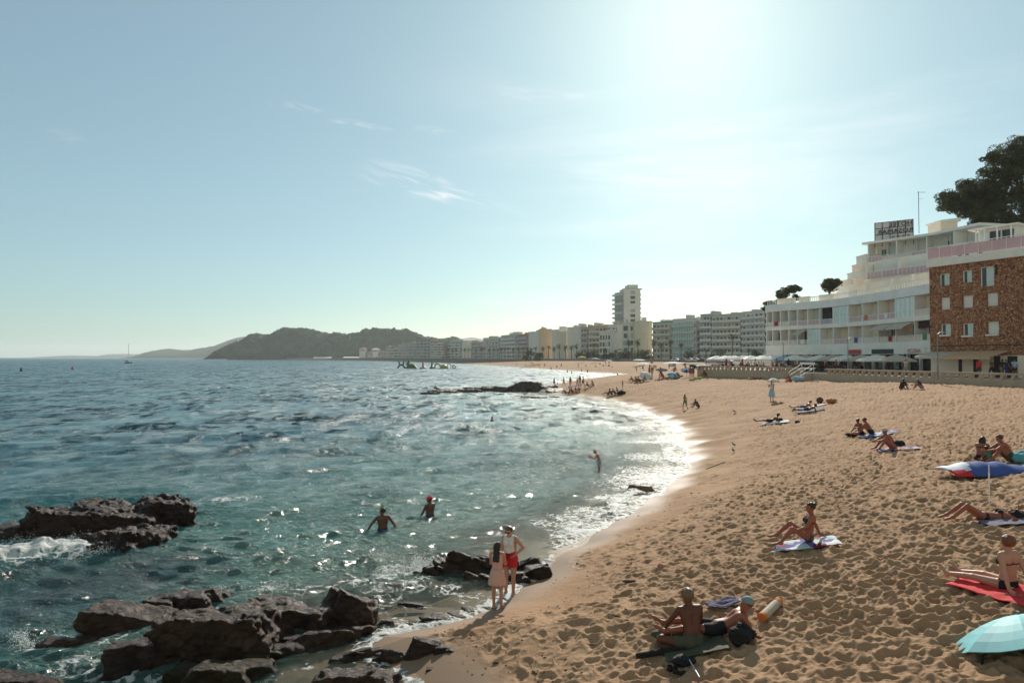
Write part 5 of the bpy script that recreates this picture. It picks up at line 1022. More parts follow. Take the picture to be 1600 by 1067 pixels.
# ------------------------------------------------------------------ people
def V3(*a): return np.array(a, float)
def dr(az, el):
    """unit vector: az from forward (+y) to the right (+x), el up, degrees"""
    a, e = R(az), R(el); return V3(math.sin(a) * math.cos(e), math.cos(a) * math.cos(e), math.sin(e))
def nrm(v): return v / (np.linalg.norm(v) + 1e-9)
class Body:
    """a posed figure as a list of tapered capsules and ellipsoids melted into one skin"""
    def __init__(s, spine=(0, 90), chest=None, turn=0, head=(0, 90), face=0, arms=None, legs=None, fat=1.0, fem=False, size=1.0, curl=.5, hands=True, prone=False):
        s.pr = []; s.fat = fat; F = fat
        up = dr(*spine); cup = dr(*(chest or spine)); rt_ = nrm(np.cross(dr(0, 0) if abs(up[1]) < .95 else V3(0, 0, -1) * np.sign(up[1]), up)); 
        if abs(rt_[0]) < .3: rt_ = V3(1, 0, 0)
        if rt_[0] < 0: rt_ = -rt_
        if prone: rt_ = -rt_
        fw = nrm(np.cross(up, rt_)); c, sn = math.cos(R(turn)), math.sin(R(turn)); crt = rt_ * c - fw * sn; crt = nrm(crt - cup * crt.dot(cup)); cfw = nrm(np.cross(cup, crt))
        s.fw = cfw; s.rt = crt; s.up = cup
        P = V3(0, 0, 0); W = P + up * .14; C = W + cup * .20; N_ = C + cup * .155; hd = dr(*head); HC = N_ + hd * .135 + cfw * .012
        s.J = dict(P=P, W=W, C=C, N=N_, H=HC); hw = .088 if not fem else .094; sw = .178 if not fem else .160
        s.hip = {-1: P - rt_ * hw - up * .05, 1: P + rt_ * hw - up * .05}; s.sh = {-1: C - crt * sw + cup * .105, 1: C + crt * sw + cup * .105}
        A = s.add
        for d in (-1, 1): A('pelvis', P + rt_ * d * .055 - up * .03, P + rt_ * d * .05 + up * .07, .098 * F, .088 * F)
        A('belly', P + fw * .015, W + fw * .01, .098 * F, .090 * F)
        for d in (-1, 1): A('belly', P + rt_ * d * .05 + up * .05, W + rt_ * d * .045, .085 * F, .078 * F)
        for d in (-1, 1): A('chest', W + crt * d * .045, C + crt * d * .075 + cup * .02, .080 * F, .094 * F)
        A('chest', C - crt * .09 + cup * .07, C + crt * .09 + cup * .07, .085, .085)
        for d in (-1, 1): A('chest', C + crt * d * .06 + cup * .12, s.sh[d] - crt * d * .02, .05, .056)
        for d in (-1, 1): A('pelvis', P + rt_ * d * .055 - fw * .055 - up * .04, P + rt_ * d * .055 - fw * .05 - up * .0, .078 * F, .07 * F)
        if fem:
            for d in (-1, 1): A('bust', C + crt * d * .068 + cfw * .085 - cup * .01, C + crt * d * .07 + cfw * .095 - cup * .025, .052, .05)
        A('neck', N_ - cup * .07, N_ + hd * .06, .054, .050)
        # head: skull, face, jaw, nose, ears
        hf = nrm(cfw * math.cos(R(face)) + crt * math.sin(R(face))); hf = nrm(hf - hd * hf.dot(hd)); hr = nrm(np.cross(hf, hd)); s.hf, s.hr, s.hd = hf, hr, hd
        s.ell('head', HC - hf * .008 + hd * .025, (hr, hf, hd), (.073, .094, .088)); s.ell('head', HC + hf * .022 - hd * .028, (hr, hf, hd), (.056, .070, .080)); A('head', HC + hf * .06 - hd * .085, HC + hf * .065 - hd * .082, .026, .024)
        A('nose', HC + hf * .088 + hd * .008, HC + hf * .103 - hd * .022, .009, .013, k=.01); A('head', HC + hf * .076 - hd * .052, HC + hf * .079 - hd * .052, .020, .018, k=.015)
        A('head', HC + hf * .078 + hr * .025 + hd * .025, HC + hf * .078 - hr * .025 + hd * .025, .014, .014, k=.02)
        for d in (-1, 1): s.ell('ear', HC + hr * d * .074 - hf * .008, (hr, hf, hd), (.010, .018, .030), k=.008)
        s.HC = HC
        # arms: (upper dir), (fore dir)
        arms = arms or {-1: ((-8, -84), (-4, -80)), 1: ((8, -84), (4, -80))}
        for d in (-1, 1):
            ua, fa = dr(*arms[d][0]), dr(*arms[d][1]); E = s.sh[d] + ua * .285; Wr = E + fa * .245; s.J['E%d' % d] = E; s.J['Wr%d' % d] = Wr
            A('uparm', s.sh[d], E, .050 * F ** .5, .037); A('forearm', E, E + fa * .08, .036, .038, .01); A('forearm', E + fa * .08, Wr, .038, .0255, .006)
            if hands:
                hd_ = dr(*arms[d][2]) if len(arms[d]) > 2 else fa; ref = arms[d][3] if len(arms[d]) > 3 else -d * crt; nn = nrm(V3(*ref) - hd_ * V3(*ref).dot(hd_) + 1e-6); sd = nrm(np.cross(nn, hd_)) * d; s.hand(Wr, hd_, nn, sd, curl)
            else: A('hand', Wr, Wr + fa * .13, .032, .024)
        legs = legs or {-1: ((-3, -88), (-3, -89)), 1: ((3, -88), (3, -89))}
        for d in (-1, 1):
            ta, sa = dr(*legs[d][0]), dr(*legs[d][1]); K = s.hip[d] + ta * .43; An = K + sa * .41; ft = dr(*legs[d][2]) if len(legs[d]) > 2 else dr(legs[d][0][0], -8)
            s.J['K%d' % d] = K; s.J['A%d' % d] = An
            A('thigh', s.hip[d], K, .090 * F, .053 * F ** .5); back = nrm(np.cross(np.cross(ta, sa) + 1e-6 * rt_, sa)); 
            A('shin', K, K + sa * .13, .050, .051 * F ** .5, .014); A('shin', K + sa * .13, An, .051 * F ** .5, .033, .006); A('foot', An, An - ft * .045 + sa * .035, .034, .028); A('foot', An + sa * .01, An + ft * .13 + sa * .045, .034, .024); A('foot', An + ft * .10 + sa * .045, An + ft * .165 + sa * .05, .026, .016)
            s.J['T%d' % d] = An + ft * .165 + sa * .05
    def add(s, name, a, b, ra, rb, k=.028): s.pr.append((name, 0, np.array(a), np.array(b), ra, rb, k))
    def ell(s, name, c, ax, r, k=.02): s.pr.append((name, 1, np.array(c), np.array(ax), np.array(r), 0, k))
    def hand(s, W, h, n, sd, curl):
        """palm and five bent fingers; n = palm side, sd = thumb side"""
        A = lambda a, b, ra, rb, k=.010: s.pr.append(('hand', 0, a, b, ra, rb, k))
        for i, x in enumerate((-.030, -.010, .010, .030)):
            kn = W + h * (.088 - .004 * abs(i - 2)) + sd * x; A(W + sd * x * .5 + h * .01, kn, .016, .0115, .014)
            L = (.062, .076, .080, .070)[i]; c = curl * 60; d1 = nrm(h * math.cos(R(c * .6)) + n * math.sin(R(c * .6)) + sd * (x * 2.2)); d2 = nrm(h * math.cos(R(c * 1.3)) + n * math.sin(R(c * 1.3)) + sd * (x * 1.5)); m = kn + d1 * L * .55; A(kn, m, .0098, .0088, .004); A(m, m + d2 * L * .5, .0088, .0078, .004)
        b = W + h * .025 + sd * .028; m = b + nrm(h * .62 + sd * .75 + n * .25) * .045; A(b, m, .0135, .0115, .01); A(m, m + nrm(h * .9 + sd * .35 + n * .3) * .034, .0112, .0092, .006)
    def dist(s, prim, X):
        name, ty, a, b, ra, rb, k = prim
        if ty == 0:
            ab = b - a; L = ab.dot(ab) + 1e-9; t = np.clip(((X - a) @ ab) / L, 0, 1); return np.linalg.norm(X - a - t[..., None] * ab, axis=-1) - (ra + (rb - ra) * t), t
        q = np.stack([(X - a) @ b[i] / ra[i] for i in range(3)], -1); l = np.linalg.norm(q, axis=-1); return (l - 1) * min(ra), l
    def bounds(s, p):
        if p[1] == 0: r = max(p[4], p[5]); return np.minimum(p[2], p[3]) - r, np.maximum(p[2], p[3]) + r
        r = max(p[4]); return p[2] - r, p[2] + r
    def skin(s, h, prims=None, extra=None):
        prims = prims or s.pr; B = [s.bounds(p) for p in prims]; lo = np.min([b[0] for b in B], 0) - 3 * h; hi = np.max([b[1] for b in B], 0) + 3 * h
        n = np.ceil((hi - lo) / h).astype(int) + 1; f = np.full(n, .2, np.float32)
        for p, (bl, bh) in zip(prims, B):
            m = p[6] + 3 * h + .01; i0 = np.maximum(0, ((bl - m - lo) / h).astype(int)); i1 = np.minimum(n, ((bh + m - lo) / h).astype(int) + 2)
            g = np.stack(np.meshgrid(*[lo[a] + h * np.arange(i0[a], i1[a]) for a in range(3)], indexing='ij'), -1); d, _ = s.dist(p, g); sl_ = tuple(slice(i0[a], i1[a]) for a in range(3)); f[sl_] = smin(f[sl_], d, max(p[6], h * .3))
        if extra is not None:
            g = np.stack(np.meshgrid(*[lo[a] + h * np.arange(n[a]) for a in range(3)], indexing='ij'), -1); f = extra(f, g)
            f[0] = f[-1] = .1; f[:, 0] = .1; f[:, -1] = .1; f[:, :, 0] = .1; f[:, :, -1] = .1
        return surface_nets(f, lo, h)
    def regions(s, V):
        best = np.full(len(V), 9.); nm = np.zeros(len(V), int); tt = np.zeros(len(V))
        for i, p in enumerate(s.pr):
            d, t = s.dist(p, V); m = d < best; best[m] = d[m]; nm[m] = i; tt[m] = t[m]
        return np.array([p[0] for p in s.pr])[nm], tt, nm
def vnormals(V, Q):
    n = np.cross(V[Q[:, 2]] - V[Q[:, 0]], V[Q[:, 3]] - V[Q[:, 1]]); N_ = np.zeros_like(V)
    for i in range(4): np.add.at(N_, Q[:, i], n)
    return N_ / (np.linalg.norm(N_, axis=1)[:, None] + 1e-9)
def skinmat(name, c):
    return mat(name, c, .5, .10, 6, 0, spec=.4, sub=.06)
SK = {'tan': skinmat('tanned_skin', (.30, .115, .06)), 'brown': skinmat('brown_skin', (.13, .045, .025)), 'fair': skinmat('fair_skin', (.48, .24, .165)), 'red': skinmat('reddened_skin', (.31, .10, .058))}
def cloth(name, c, r=.85, var=.08): return mat('cloth_' + name, c, r, var, 14, .15)
HAIR = {'dark': mat('dark_hair', (.018, .010, .007), .5, .3, 30), 'brown': mat('brown_hair', (.07, .035, .02), .5, .3, 30), 'fair': mat('fair_hair', (.17, .095, .05), .5, .25, 30), 'red': mat('auburn_hair', (.17, .05, .025), .5, .25, 30), 'grey': mat('grey_hair', (.25, .23, .21), .6, .2, 30)}
CL = {k: cloth(k, v) for k, v in {'black': (.012, .011, .013), 'white': (.66, .65, .62), 'red': (.55, .02, .03), 'blue': (.05, .09, .30), 'navy': (.02, .03, .09), 'pink': (.62, .36, .29), 'green': (.08, .22, .15), 'teal': (.08, .30, .32), 'orange': (.62, .20, .06), 'purple': (.09, .07, .24), 'grey': (.22, .22, .23), 'beige': (.50, .42, .33), 'yellow': (.65, .50, .10), 'lime': (.35, .55, .10), 'lightblue': (.30, .48, .62), 'brown': (.10, .05, .03), 'olive': (.07, .07, .045)}.items()}
GARMENTS = {
 'trunks': lambda r, t, z, s: np.isin(r, ['pelvis']) | ((r == 'thigh') & s['thigh_lt'](.5)),
 'shorts': lambda r, t, z, s: np.isin(r, ['pelvis']) | ((r == 'thigh') & s['thigh_lt'](.5)) | ((r == 'belly') & s['up_lt'](.10)),
 'briefs': lambda r, t, z, s: ((r == 'pelvis') & s['up_lt'](.045)) | ((r == 'thigh') & s['thigh_lt'](.06)),
 'trousers': lambda r, t, z, s: np.isin(r, ['pelvis', 'thigh', 'shin']),
 'bikini': lambda r, t, z, s: (r == 'bust') | (np.isin(r, ['chest']) & s['band'](-.045, -.012)),
 'tank': lambda r, t, z, s: (np.isin(r, ['bust', 'belly'])) | (np.isin(r, ['chest']) & s['inner'](.135)) ,
 'shirt': lambda r, t, z, s: np.isin(r, ['bust', 'belly', 'chest', 'pelvis']) | ((r == 'uparm') & s['arm_lt'](.55)),
 'dress': lambda r, t, z, s: (np.isin(r, ['bust', 'belly', 'pelvis'])) | (np.isin(r, ['chest']) & s['inner'](.145) & s['band'](-.4, .10)),
 'swimsuit': lambda r, t, z, s: (np.isin(r, ['bust', 'belly', 'pelvis'])) | (np.isin(r, ['chest']) & s['inner'](.12) & s['band'](-.4, .06)),
}
def garment(body, V, Q, reg, kind, off, org):
    r, t, nm = reg; J = body.J; ax = body.up
    def up_lt(x): return (V - J['P']) @ nrm(J['W'] - J['P']) < x
    def band(a, b): q = (V - J['C']) @ ax; return (q > a) & (q < b)
    def inner(x): return np.abs((V - J['C']) @ body.rt) < x
    def thigh_lt(x):
        res = np.zeros(len(V), bool)
        for d in (-1, 1):
            a = body.hip[d]; b = J['K%d' % d]; q = ((V - a) @ (b - a)) / (b - a).dot(b - a); near = np.linalg.norm(V - a - np.clip(q, 0, 1)[:, None] * (b - a), axis=1) < .16; res |= near & (q < x)
        return res
    def arm_lt(x):
        res = np.zeros(len(V), bool)
        for d in (-1, 1):
            a = body.sh[d]; b = J['E%d' % d]; q = ((V - a) @ (b - a)) / (b - a).dot(b - a); near = np.linalg.norm(V - a - np.clip(q, 0, 1)[:, None] * (b - a), axis=1) < .12; res |= near & (q < x)
        return res
    m = GARMENTS[kind](r, t, V[:, 2], dict(up_lt=up_lt, band=band, inner=inner, thigh_lt=thigh_lt, arm_lt=arm_lt)); F = Q[m[Q].all(1)]
    if not len(F): return None
    N_ = vnormals(V, Q); V2 = V + N_ * off; return prune(V2, F)
_PC = {}
def person(label, pose, skin='tan', hair='dark', clothes=(), h=.012, loc=(0, 0, 0), rz=0, hairstyle='short', size=1.0, group=None, key=None, extras=None, sink=0.0, name='person', tilt=0):
    """one figure: body mesh (top level) with clothing and hair as parts"""
    ck = key
    if ck and ck in _PC: parts, zmin, B = _PC[ck]
    else:
        B = Body(**pose); V, Q = B.skin(h); reg = B.regions(V); zmin = V[:, 2].min(); parts = [('body', None, V, Q)]
        for kind, colr in clothes:
            if kind in GARMENTS:
                g = garment(B, V, Q, reg, kind, max(.007, h * .5) + (.006 if kind in ('shorts', 'trunks', 'shirt', 'tank') else 0), None)
                if g: parts.append((kind, colr, g[0], g[1]))
        HC, hf, hr, hd = B.HC, B.hf, B.hr, B.hd
        def face_cut(f, g):
            # open the hair round the face
            q = g - HC; fy = q @ hf; fz = q @ hd; fx = np.abs(q @ hr); cut = np.minimum(fy - .030, .055 - fz); cut = np.minimum(cut, .25 - fx); nz = .0015 * np.sin(q @ hr * 150 + fz * 12) + .011 * vnoise(g[..., 0] * 24, g[..., 1] * 24, g[..., 2] * 24) ; return np.maximum(f + nz, cut)
        hp_ = [('h', 1, HC - hf * .014 + hd * .030, np.array((hr, hf, hd)), np.array((.085, .103, .093)), 0, .02)]
        if hairstyle == 'long':
            bk = -hf
            for x in (-.05, -.02, .02, .05): hp_.append(('h', 0, HC + hr * x + bk * .05, HC + hr * x * 1.25 + bk * .085 - hd * .36, .042, .026, .03))
        if hairstyle == 'bob':
            for x in (-.07, -.035, 0, .035, .07): hp_.append(('h', 0, HC + hr * x - hf * .04, HC + hr * x - hf * .05 - hd * .11, .042, .034, .03))
        if hairstyle == 'bun': hp_.append(('h', 1, HC - hf * .10 + hd * .07, np.array((hr, hf, hd)), np.array((.04, .04, .04)), 0, .02))
        if hairstyle == 'curly': hp_[0] = ('h', 1, HC - hf * .016 + hd * .034, np.array((hr, hf, hd)), np.array((.100, .112, .104)), 0, .02)
        if hairstyle != 'none':
            hv, hq = B.skin(max(h, .010) if h < .02 else h, hp_, face_cut); parts.append(('hair', 'HAIR', hv, hq))
        if ck: _PC[ck] = (parts, zmin, B)
    if ck and isinstance(_PC[ck][0][0][2], bpy.types.Mesh) is False and ck: pass
    objs = []
    out = None
    for i, (nm, colr, V, Q) in enumerate(parts):
        mk = (ck, i) if ck else None
        if mk and mk in _PC: me = _PC[mk]; o = bpy.data.objects.new('person' if i == 0 else nm, me); COL.objects.link(o)
        else:
            o = np_mesh(name if i == 0 else nm, V - np.array([0, 0, zmin]), Q, SK[skin]); me = o.data
            if mk: _PC[mk] = me
        m = SK[skin] if i == 0 else HAIR[hair] if colr == 'HAIR' else CL[clothes[i - 1][1]] if i - 1 < len(clothes) else CL['black']
        if not me.materials: me.materials.append(m)
        o.material_slots[0].link = 'OBJECT'; o.material_slots[0].material = m
        if i == 0: out = o
        else: o.parent = out
    out.location = Vector(loc) - Vector((0, 0, sink)); out.rotation_euler = (R(tilt), 0, rz); out.scale = (size,) * 3; tag(out, label, 'person', group)
    B.zmin = zmin; out_b = B
    if extras: extras(out, B)
    return out
def lp(B, p): return Vector(p) - Vector((0, 0, B.zmin))
def shell(name, B, c, r, ax, m, par, n=14, half=.0, h0=None):
    """part of an ellipsoid cap (caps, hats)"""
    mb = MB(); hr, hf, hd = [Vector(x) for x in ax]; c = Vector(c); vs = []; fs = []; k = 6
    for j in range(k + 1):
        e = math.pi / 2 * (1 - j / k) + half * 0
        for i in range(n): t = 2 * math.pi * i / n; vs.append(c + hr * (r[0] * math.cos(t) * math.cos(e)) + hf * (r[1] * math.sin(t) * math.cos(e)) + hd * (r[2] * math.sin(e)))
    for j in range(k):
        for i in range(n): fs.append((j * n + i, j * n + (i + 1) % n, (j + 1) * n + (i + 1) % n, (j + 1) * n + i))
    mb.add(vs, fs); o = mb.build(name, m, par, smooth=True); md = o.modifiers.new('thick', 'SOLIDIFY'); md.thickness = .006; return o
# poses -------------------------------------------------------------------
STAND = dict(arms={-1: ((-14, -80), (-4, -76)), 1: ((14, -80), (4, -76))}, legs={-1: ((-8, -87), (-4, -89)), 1: ((8, -87), (6, -89))})
WALK = dict(arms={-1: ((0, -66), (0, -50)), 1: ((180, -68), (160, -80))}, legs={-1: ((180, -72), (180, -60)), 1: ((0, -70), (0, -88))})
SIT_KNEES = dict(spine=(0, 72), chest=(0, 58), head=(0, 75), arms={-1: ((-12, -35), (25, -12)), 1: ((12, -35), (-25, -12))}, legs={-1: ((-12, 42), (-5, -52)), 1: ((12, 40), (5, -54))})
SIT_BACK = dict(spine=(0, 112), chest=(0, 108), head=(0, 92), arms={-1: ((200, -55), (185, -70), (190, -8)), 1: ((160, -55), (175, -70), (170, -8))}, legs={-1: ((-8, 8), (-6, -12), (0, 60)), 1: ((8, 26), (6, -38), (0, 20))})
SIT_CROSS = dict(spine=(0, 80), chest=(0, 68), head=(0, 72), arms={-1: ((-20, -60), (15, -35)), 1: ((20, -60), (-15, -35))}, legs={-1: ((-58, -4), (62, -10), (60, 0)), 1: ((58, -4), (-62, -10), (-60, 0))})
LIE_BACK = dict(spine=(180, 4), chest=(180, 4), head=(180, 14), arms={-1: ((-130, -4), (-20, 0)), 1: ((130, -4), (150, 5))}, legs={-1: ((-4, 38), (-3, -42), (0, -15)), 1: ((5, 2), (3, -4), (0, 60))})
LIE_PRONE = dict(prone=True, spine=(180, 10), chest=(180, 26), head=(180, 64), arms={1: ((-160, -62), (-185, -20)), -1: ((160, -62), (185, -20))}, legs={1: ((-6, -3), (-5, -3), (0, -60)), -1: ((6, -3), (5, 4), (0, -50))})
# ------------------------------------------------------------------ figures on the beach, near ones first
def grp(u, v, lift=0): return ground(u, v) + Vector((0, 0, lift))
def sea_at(u, v, z=.0): return onz(u, v, z)
def skirt(r0, r1, z0, z1, m, waves_=14, amp=.02):
    def f(o, B):
        vs = []; fs = []; n = 84; K = 9; P = lp(B, B.J['P'])
        for k in range(K):
            t = k / (K - 1); z = P.z + z0 + (z1 - z0) * t; r = r0 + (r1 - r0) * t ** .7
            for i in range(n): a = 2 * math.pi * i / n; q = r * (1 + amp * 8 * t * math.sin(a * waves_ + 2 * math.sin(a)) * .12) ; vs.append((P.x + q * 1.12 * math.cos(a), P.y + q * .92 * math.sin(a), z + .012 * t * math.sin(a * waves_)))
        for k in range(K - 1):
            for i in range(n): fs.append((k * n + i, k * n + (i + 1) % n, (k + 1) * n + (i + 1) % n, (k + 1) * n + i))
        mb = MB(); mb.add(vs, fs); s = mb.build('skirt', m, o, smooth=True); md = s.modifiers.new('thick', 'SOLIDIFY'); md.thickness = .008
    return f
def shades(o, B):
    mb = MB(); H_ = Vector(B.HC) - Vector((0, 0, B.zmin)); hf, hr, hd = Vector(B.hf), Vector(B.hr), Vector(B.hd); c = H_ + hf * .092 + hd * .012
    for d in (-1, 1):
        q = c + hr * d * .034 - hf * .006; vs = []
        for y in (0, .012):
            for i in range(12): t = 2 * math.pi * i / 12; vs.append(q + hr * .030 * math.cos(t) + hd * .022 * math.sin(t) + hf * y)
        mb.add(vs, [tuple(range(12))[::-1], tuple(range(12, 24))] + [(i, (i + 1) % 12, 12 + (i + 1) % 12, 12 + i) for i in range(12)]); mb.bar(q + hr * d * .028, q + hr * d * .046 - hf * .09, .004, 4)
    mb.bar(c - hr * .01, c + hr * .01, .005, 4); mb.build('sunglasses', CL['black'], o)
def cap(m, visor=True, mv=None):
    def f(o, B):
        c = Vector(B.HC) - Vector((0, 0, B.zmin)) + Vector(B.hd) * .035 - Vector(B.hf) * .01; hr, hf, hd = B.hr, B.hf, B.hd
        k = shell('cap', B, c, (.094, .112, .098), (hr, hf, hd), m, o)
        if visor:
            mb = MB(); hr, hf, hd = Vector(hr), Vector(hf), Vector(hd); vs = []
            for i in range(9): t = math.pi * i / 8; vs += [c + hr * .085 * math.cos(t) + hf * (.09 + .075 * math.sin(t)) - hd * .01 * math.sin(t), c + hr * .085 * math.cos(t) + hf * .085 * math.sin(t) + hd * .0]
            mb.add(vs, [(2 * i, 2 * i + 1, 2 * i + 3, 2 * i + 2) for i in range(8)]); v_ = mb.build('visor', mv or m, k, smooth=True); md = v_.modifiers.new('thick', 'SOLIDIFY'); md.thickness = .006
    return f
def both(*fs):
    def f(o, B):
        for g in fs: g(o, B)
    return f
WOMAN = dict(fem=True, fat=1.16, chest=(0, 87), head=(0, 72), face=8, arms={-1: ((-88, -44), (72, -42)), 1: ((18, -74), (8, -35))}, legs={-1: ((-12, -86), (-6, -88)), 1: ((10, -87), (2, -89))}, curl=.4)
GIRL = dict(fem=True, fat=.92, head=(0, 80), face=10, arms={-1: ((-18, -72), (20, -8)), 1: ((20, -72), (-20, 0))}, legs={-1: ((-4, -88), (0, -90)), 1: ((4, -88), (4, -89))}, curl=1.2)
person('woman in white tank top and red shorts, hand on hip, facing the girl in pink', WOMAN, 'fair', 'brown', [('tank', 'white'), ('shorts', 'red')], .008, grp(797, 929), R(158), 'short', 1.66 / 1.71, extras=shades, sink=.02)
person('girl with long dark hair in a pink frilled dress standing with her back to us', GIRL, 'fair', 'dark', [('dress', 'pink')], .008, grp(777, 951), R(-12), 'long', 1.50 / 1.71, extras=skirt(.125, .205, .07, -.33, CL['pink']), sink=.02)
# bathers in the water: feet on the bed, waist at the surface
def wade(label, u, v, depth, pose, skin, hair, clothes, size, rz, ex=None, h=.01, hs='short', lift=0):
    p = sea_at(u, v); o = person(label, pose, skin, hair, clothes, h, (p.x, p.y, -depth), rz, hs, size, extras=ex); return o
wade('bare backed man wading waist deep, arms held out above the water', 598, 828, 1.04, dict(fat=1.12, face=-35, head=(0, 76), arms={-1: ((-62, -48), (-40, -55)), 1: ((62, -50), (55, -50))}), 'brown', 'dark', [('trunks', 'navy')], 1.76 / 1.71, R(22))
wade('bather with a red cap standing waist deep, looking to the left', 672, 805, 1.06, dict(fat=1.14, face=-30, head=(0, 82), arms={-1: ((-20, -62), (25, -28)), 1: ((20, -70), (-15, -25))}), 'brown', 'dark', [('trunks', 'navy')], 1.72 / 1.71, R(48), cap(CL['red'], True))
wade('slim bather bending his head, standing in the glittering shallows', 936, 735, .42, dict(fat=.85, spine=(0, 84), chest=(0, 74), head=(0, 42), arms={-1: ((-4, -60), (4, 30)), 1: ((4, -62), (-6, 10))}), 'red', 'brown', [('trunks', 'grey')], 1.50 / 1.71, R(88))
for u, v, lb in ((769, 655, 'dark head of a swimmer alone in the middle of the bay'),): p = sea_at(u, v); person(lb, STAND, 'brown', 'dark', [('trunks', 'navy')], .02, (p.x, p.y, -1.45), R(60), 'short')
# the pair at the bottom
SITBOY = dict(spine=(0, 82), chest=(0, 72), head=(0, 76), face=6, arms={-1: ((-38, -52), (12, -42)), 1: ((34, -62), (30, -58))}, legs={-1: ((-62, 4), (40, -12), (40, 0)), 1: ((52, 0), (-60, -10), (-60, 0))}, curl=.7)
person('bare backed fair haired man sitting on the sand with his back to us', SITBOY, 'brown', 'fair', [('trunks', 'olive')], .008, grp(1083, 1012), R(14), 'curly', 1.06, sink=.05)
RECL = dict(spine=(180, 16), chest=(180, 36), head=(180, 72), face=-20, arms={-1: ((-165, -62), (-150, -10)), 1: ((165, -66), (60, -10))}, legs={-1: ((-8, 4), (-3, -8), (0, 40)), 1: ((6, 6), (10, -10), (0, 40))}, fat=1.05)
person('sunbather in a pale cap lying with legs to the left behind the fair haired man', RECL, 'red', 'brown', [('trunks', 'black')], .009, grp(1122, 992), R(84), 'short', 1.02, extras=cap(mat('pale_blue_cap', (.20, .25, .26), .8), True, CL['grey']), sink=.04)
BIK = dict(fem=True, fat=.98, spine=(0, 106), chest=(0, 98), head=(0, 88), face=-8, arms={-1: ((-20, -50), (10, -25)), 1: ((168, -58), (172, -66), (160, -10))}, legs={-1: ((-14, 30), (-4, -50), (0, -4)), 1: ((8, 38), (6, -44), (0, -2))}, curl=.3)
person('woman in a black bikini sitting on a patterned towel, leaning back on one arm', BIK, 'red', 'dark', [('bikini', 'black'), ('briefs', 'olive')], .009, grp(1262, 851), R(82), 'bun', 1.0, sink=-.01)
REDT = dict(fem=True, fat=.98, spine=(0, 98), chest=(0, 92), head=(0, 88), arms={-1: ((-150, -66), (-170, -70), (-150, -8)), 1: ((150, -66), (170, -68), (150, -8))}, legs={-1: ((-18, 2), (-16, -7), (0, 50)), 1: ((-6, 4), (-12, -9), (0, 50))}, curl=.3)
person('auburn haired woman in a black bikini sitting on a red towel, legs stretched out', REDT, 'fair', 'red', [('bikini', 'black'), ('briefs', 'black')], .009, grp(1574, 922), R(16), 'curly', 1.02, sink=0)
LIEK = dict(fem=True, spine=(180, 3), chest=(180, 5), head=(180, 20), arms={-1: ((-160, -8), (-30, 8)), 1: ((160, -8), (150, 30))}, legs={-1: ((-4, 36), (-3, -40), (0, -15)), 1: ((5, 33), (3, -38), (0, -15))})
person('woman in a dark bikini lying on her back on the bare sand with knees raised', LIEK, 'red', 'brown', [('bikini', 'black'), ('briefs', 'black')], .011, grp(1538, 814), R(80), 'short', 1.0, sink=.02)
G3 = 'family behind the flat beach shelter'
person('woman in a dark bikini sitting sideways behind the left part of the beach shelter', dict(SIT_KNEES, fem=True), 'red', 'dark', [('bikini', 'black'), ('briefs', 'black')], .014, grp(1532, 722), R(-50), 'bob', 1.0, group=G3)
person('small child in a green shirt sitting between the two adults at the shelter', SIT_CROSS, 'brown', 'dark', [('shirt', 'green'), ('trunks', 'navy')], .014, grp(1549, 725), R(40), 'short', .66, group=G3)
person('stout man sitting with knees drawn up behind the right part of the beach shelter', dict(SIT_KNEES, fat=1.2), 'red', 'brown', [('trunks', 'olive')], .014, grp(1578, 722), R(75), 'short', 1.05, group=G3)
G4 = 'three sunbathers sitting in mid beach'
person('dark haired woman in a bikini sitting with her back to us beside a taller man', dict(SIT_CROSS, fem=True), 'red', 'dark', [('bikini', 'black'), ('briefs', 'black')], .016, grp(1345, 681), R(15), 'bun', .95, group=G4)
person('bare chested man in sunglasses close behind the woman with the bun', dict(SIT_KNEES, face=-20), 'red', 'dark', [('trunks', 'black')], .016, grp(1361, 680), R(60), 'short', 1.0, group=G4, extras=shades)
person('person in dark swimsuit and straw hat sitting knees up on blue towel', dict(SIT_KNEES, fem=True, fat=1.15), 'red', 'fair', [('swimsuit', 'black')], .016, grp(1394, 703), R(85), 'short', 1.05, group=G4, extras=cap(CL['beige'], True))
person('nearer of the two people lying propped on their elbows beside the ball', LIE_PRONE, 'brown', 'dark', [('trunks', 'navy')], .018, grp(1262, 645), R(68), 'short', 1.0, group='two sunbathers lying by the ball')
person('farther of the two people by the ball, propped up higher', dict(RECL), 'red', 'dark', [('trunks', 'blue')], .018, grp(1256, 639), R(68), 'short', 1.0, group='two sunbathers lying by the ball')
person('lone dark sunbather reclining on an elbow on a white towel in mid beach', dict(RECL, fat=.9), 'brown', 'dark', [('trunks', 'black')], .018, grp(1204, 661), R(70), 'short', 1.05)
LADY = dict(fem=True, head=(0, 82), arms={-1: ((-12, -72), (0, -30)), 1: ((20, -50), (10, 60))}, curl=1.2)
def carry_parasol(o, B): pass
lady = person('woman in a pale dress carrying a white parasol across the sand', LADY, 'fair', 'dark', [('dress', 'white')], .018, grp(1206, 626), R(150), 'short', 1.0, extras=skirt(.125, .25, .07, -.62, CL['lightblue']))
child = person('slim dark haired child with a green towel standing near the water', dict(WALK, fem=True, fat=.85), 'red', 'dark', [('trunks', 'green')], .018, grp(1070, 640), R(120), 'long', .88)
person('person in a blue top sitting on the sand right of the standing child', dict(SIT_KNEES), 'red', 'brown', [('shirt', 'navy'), ('trunks', 'navy')], .018, grp(1091, 637), R(95), 'short', 1.0)
G5 = 'pair sitting together below the sea wall'
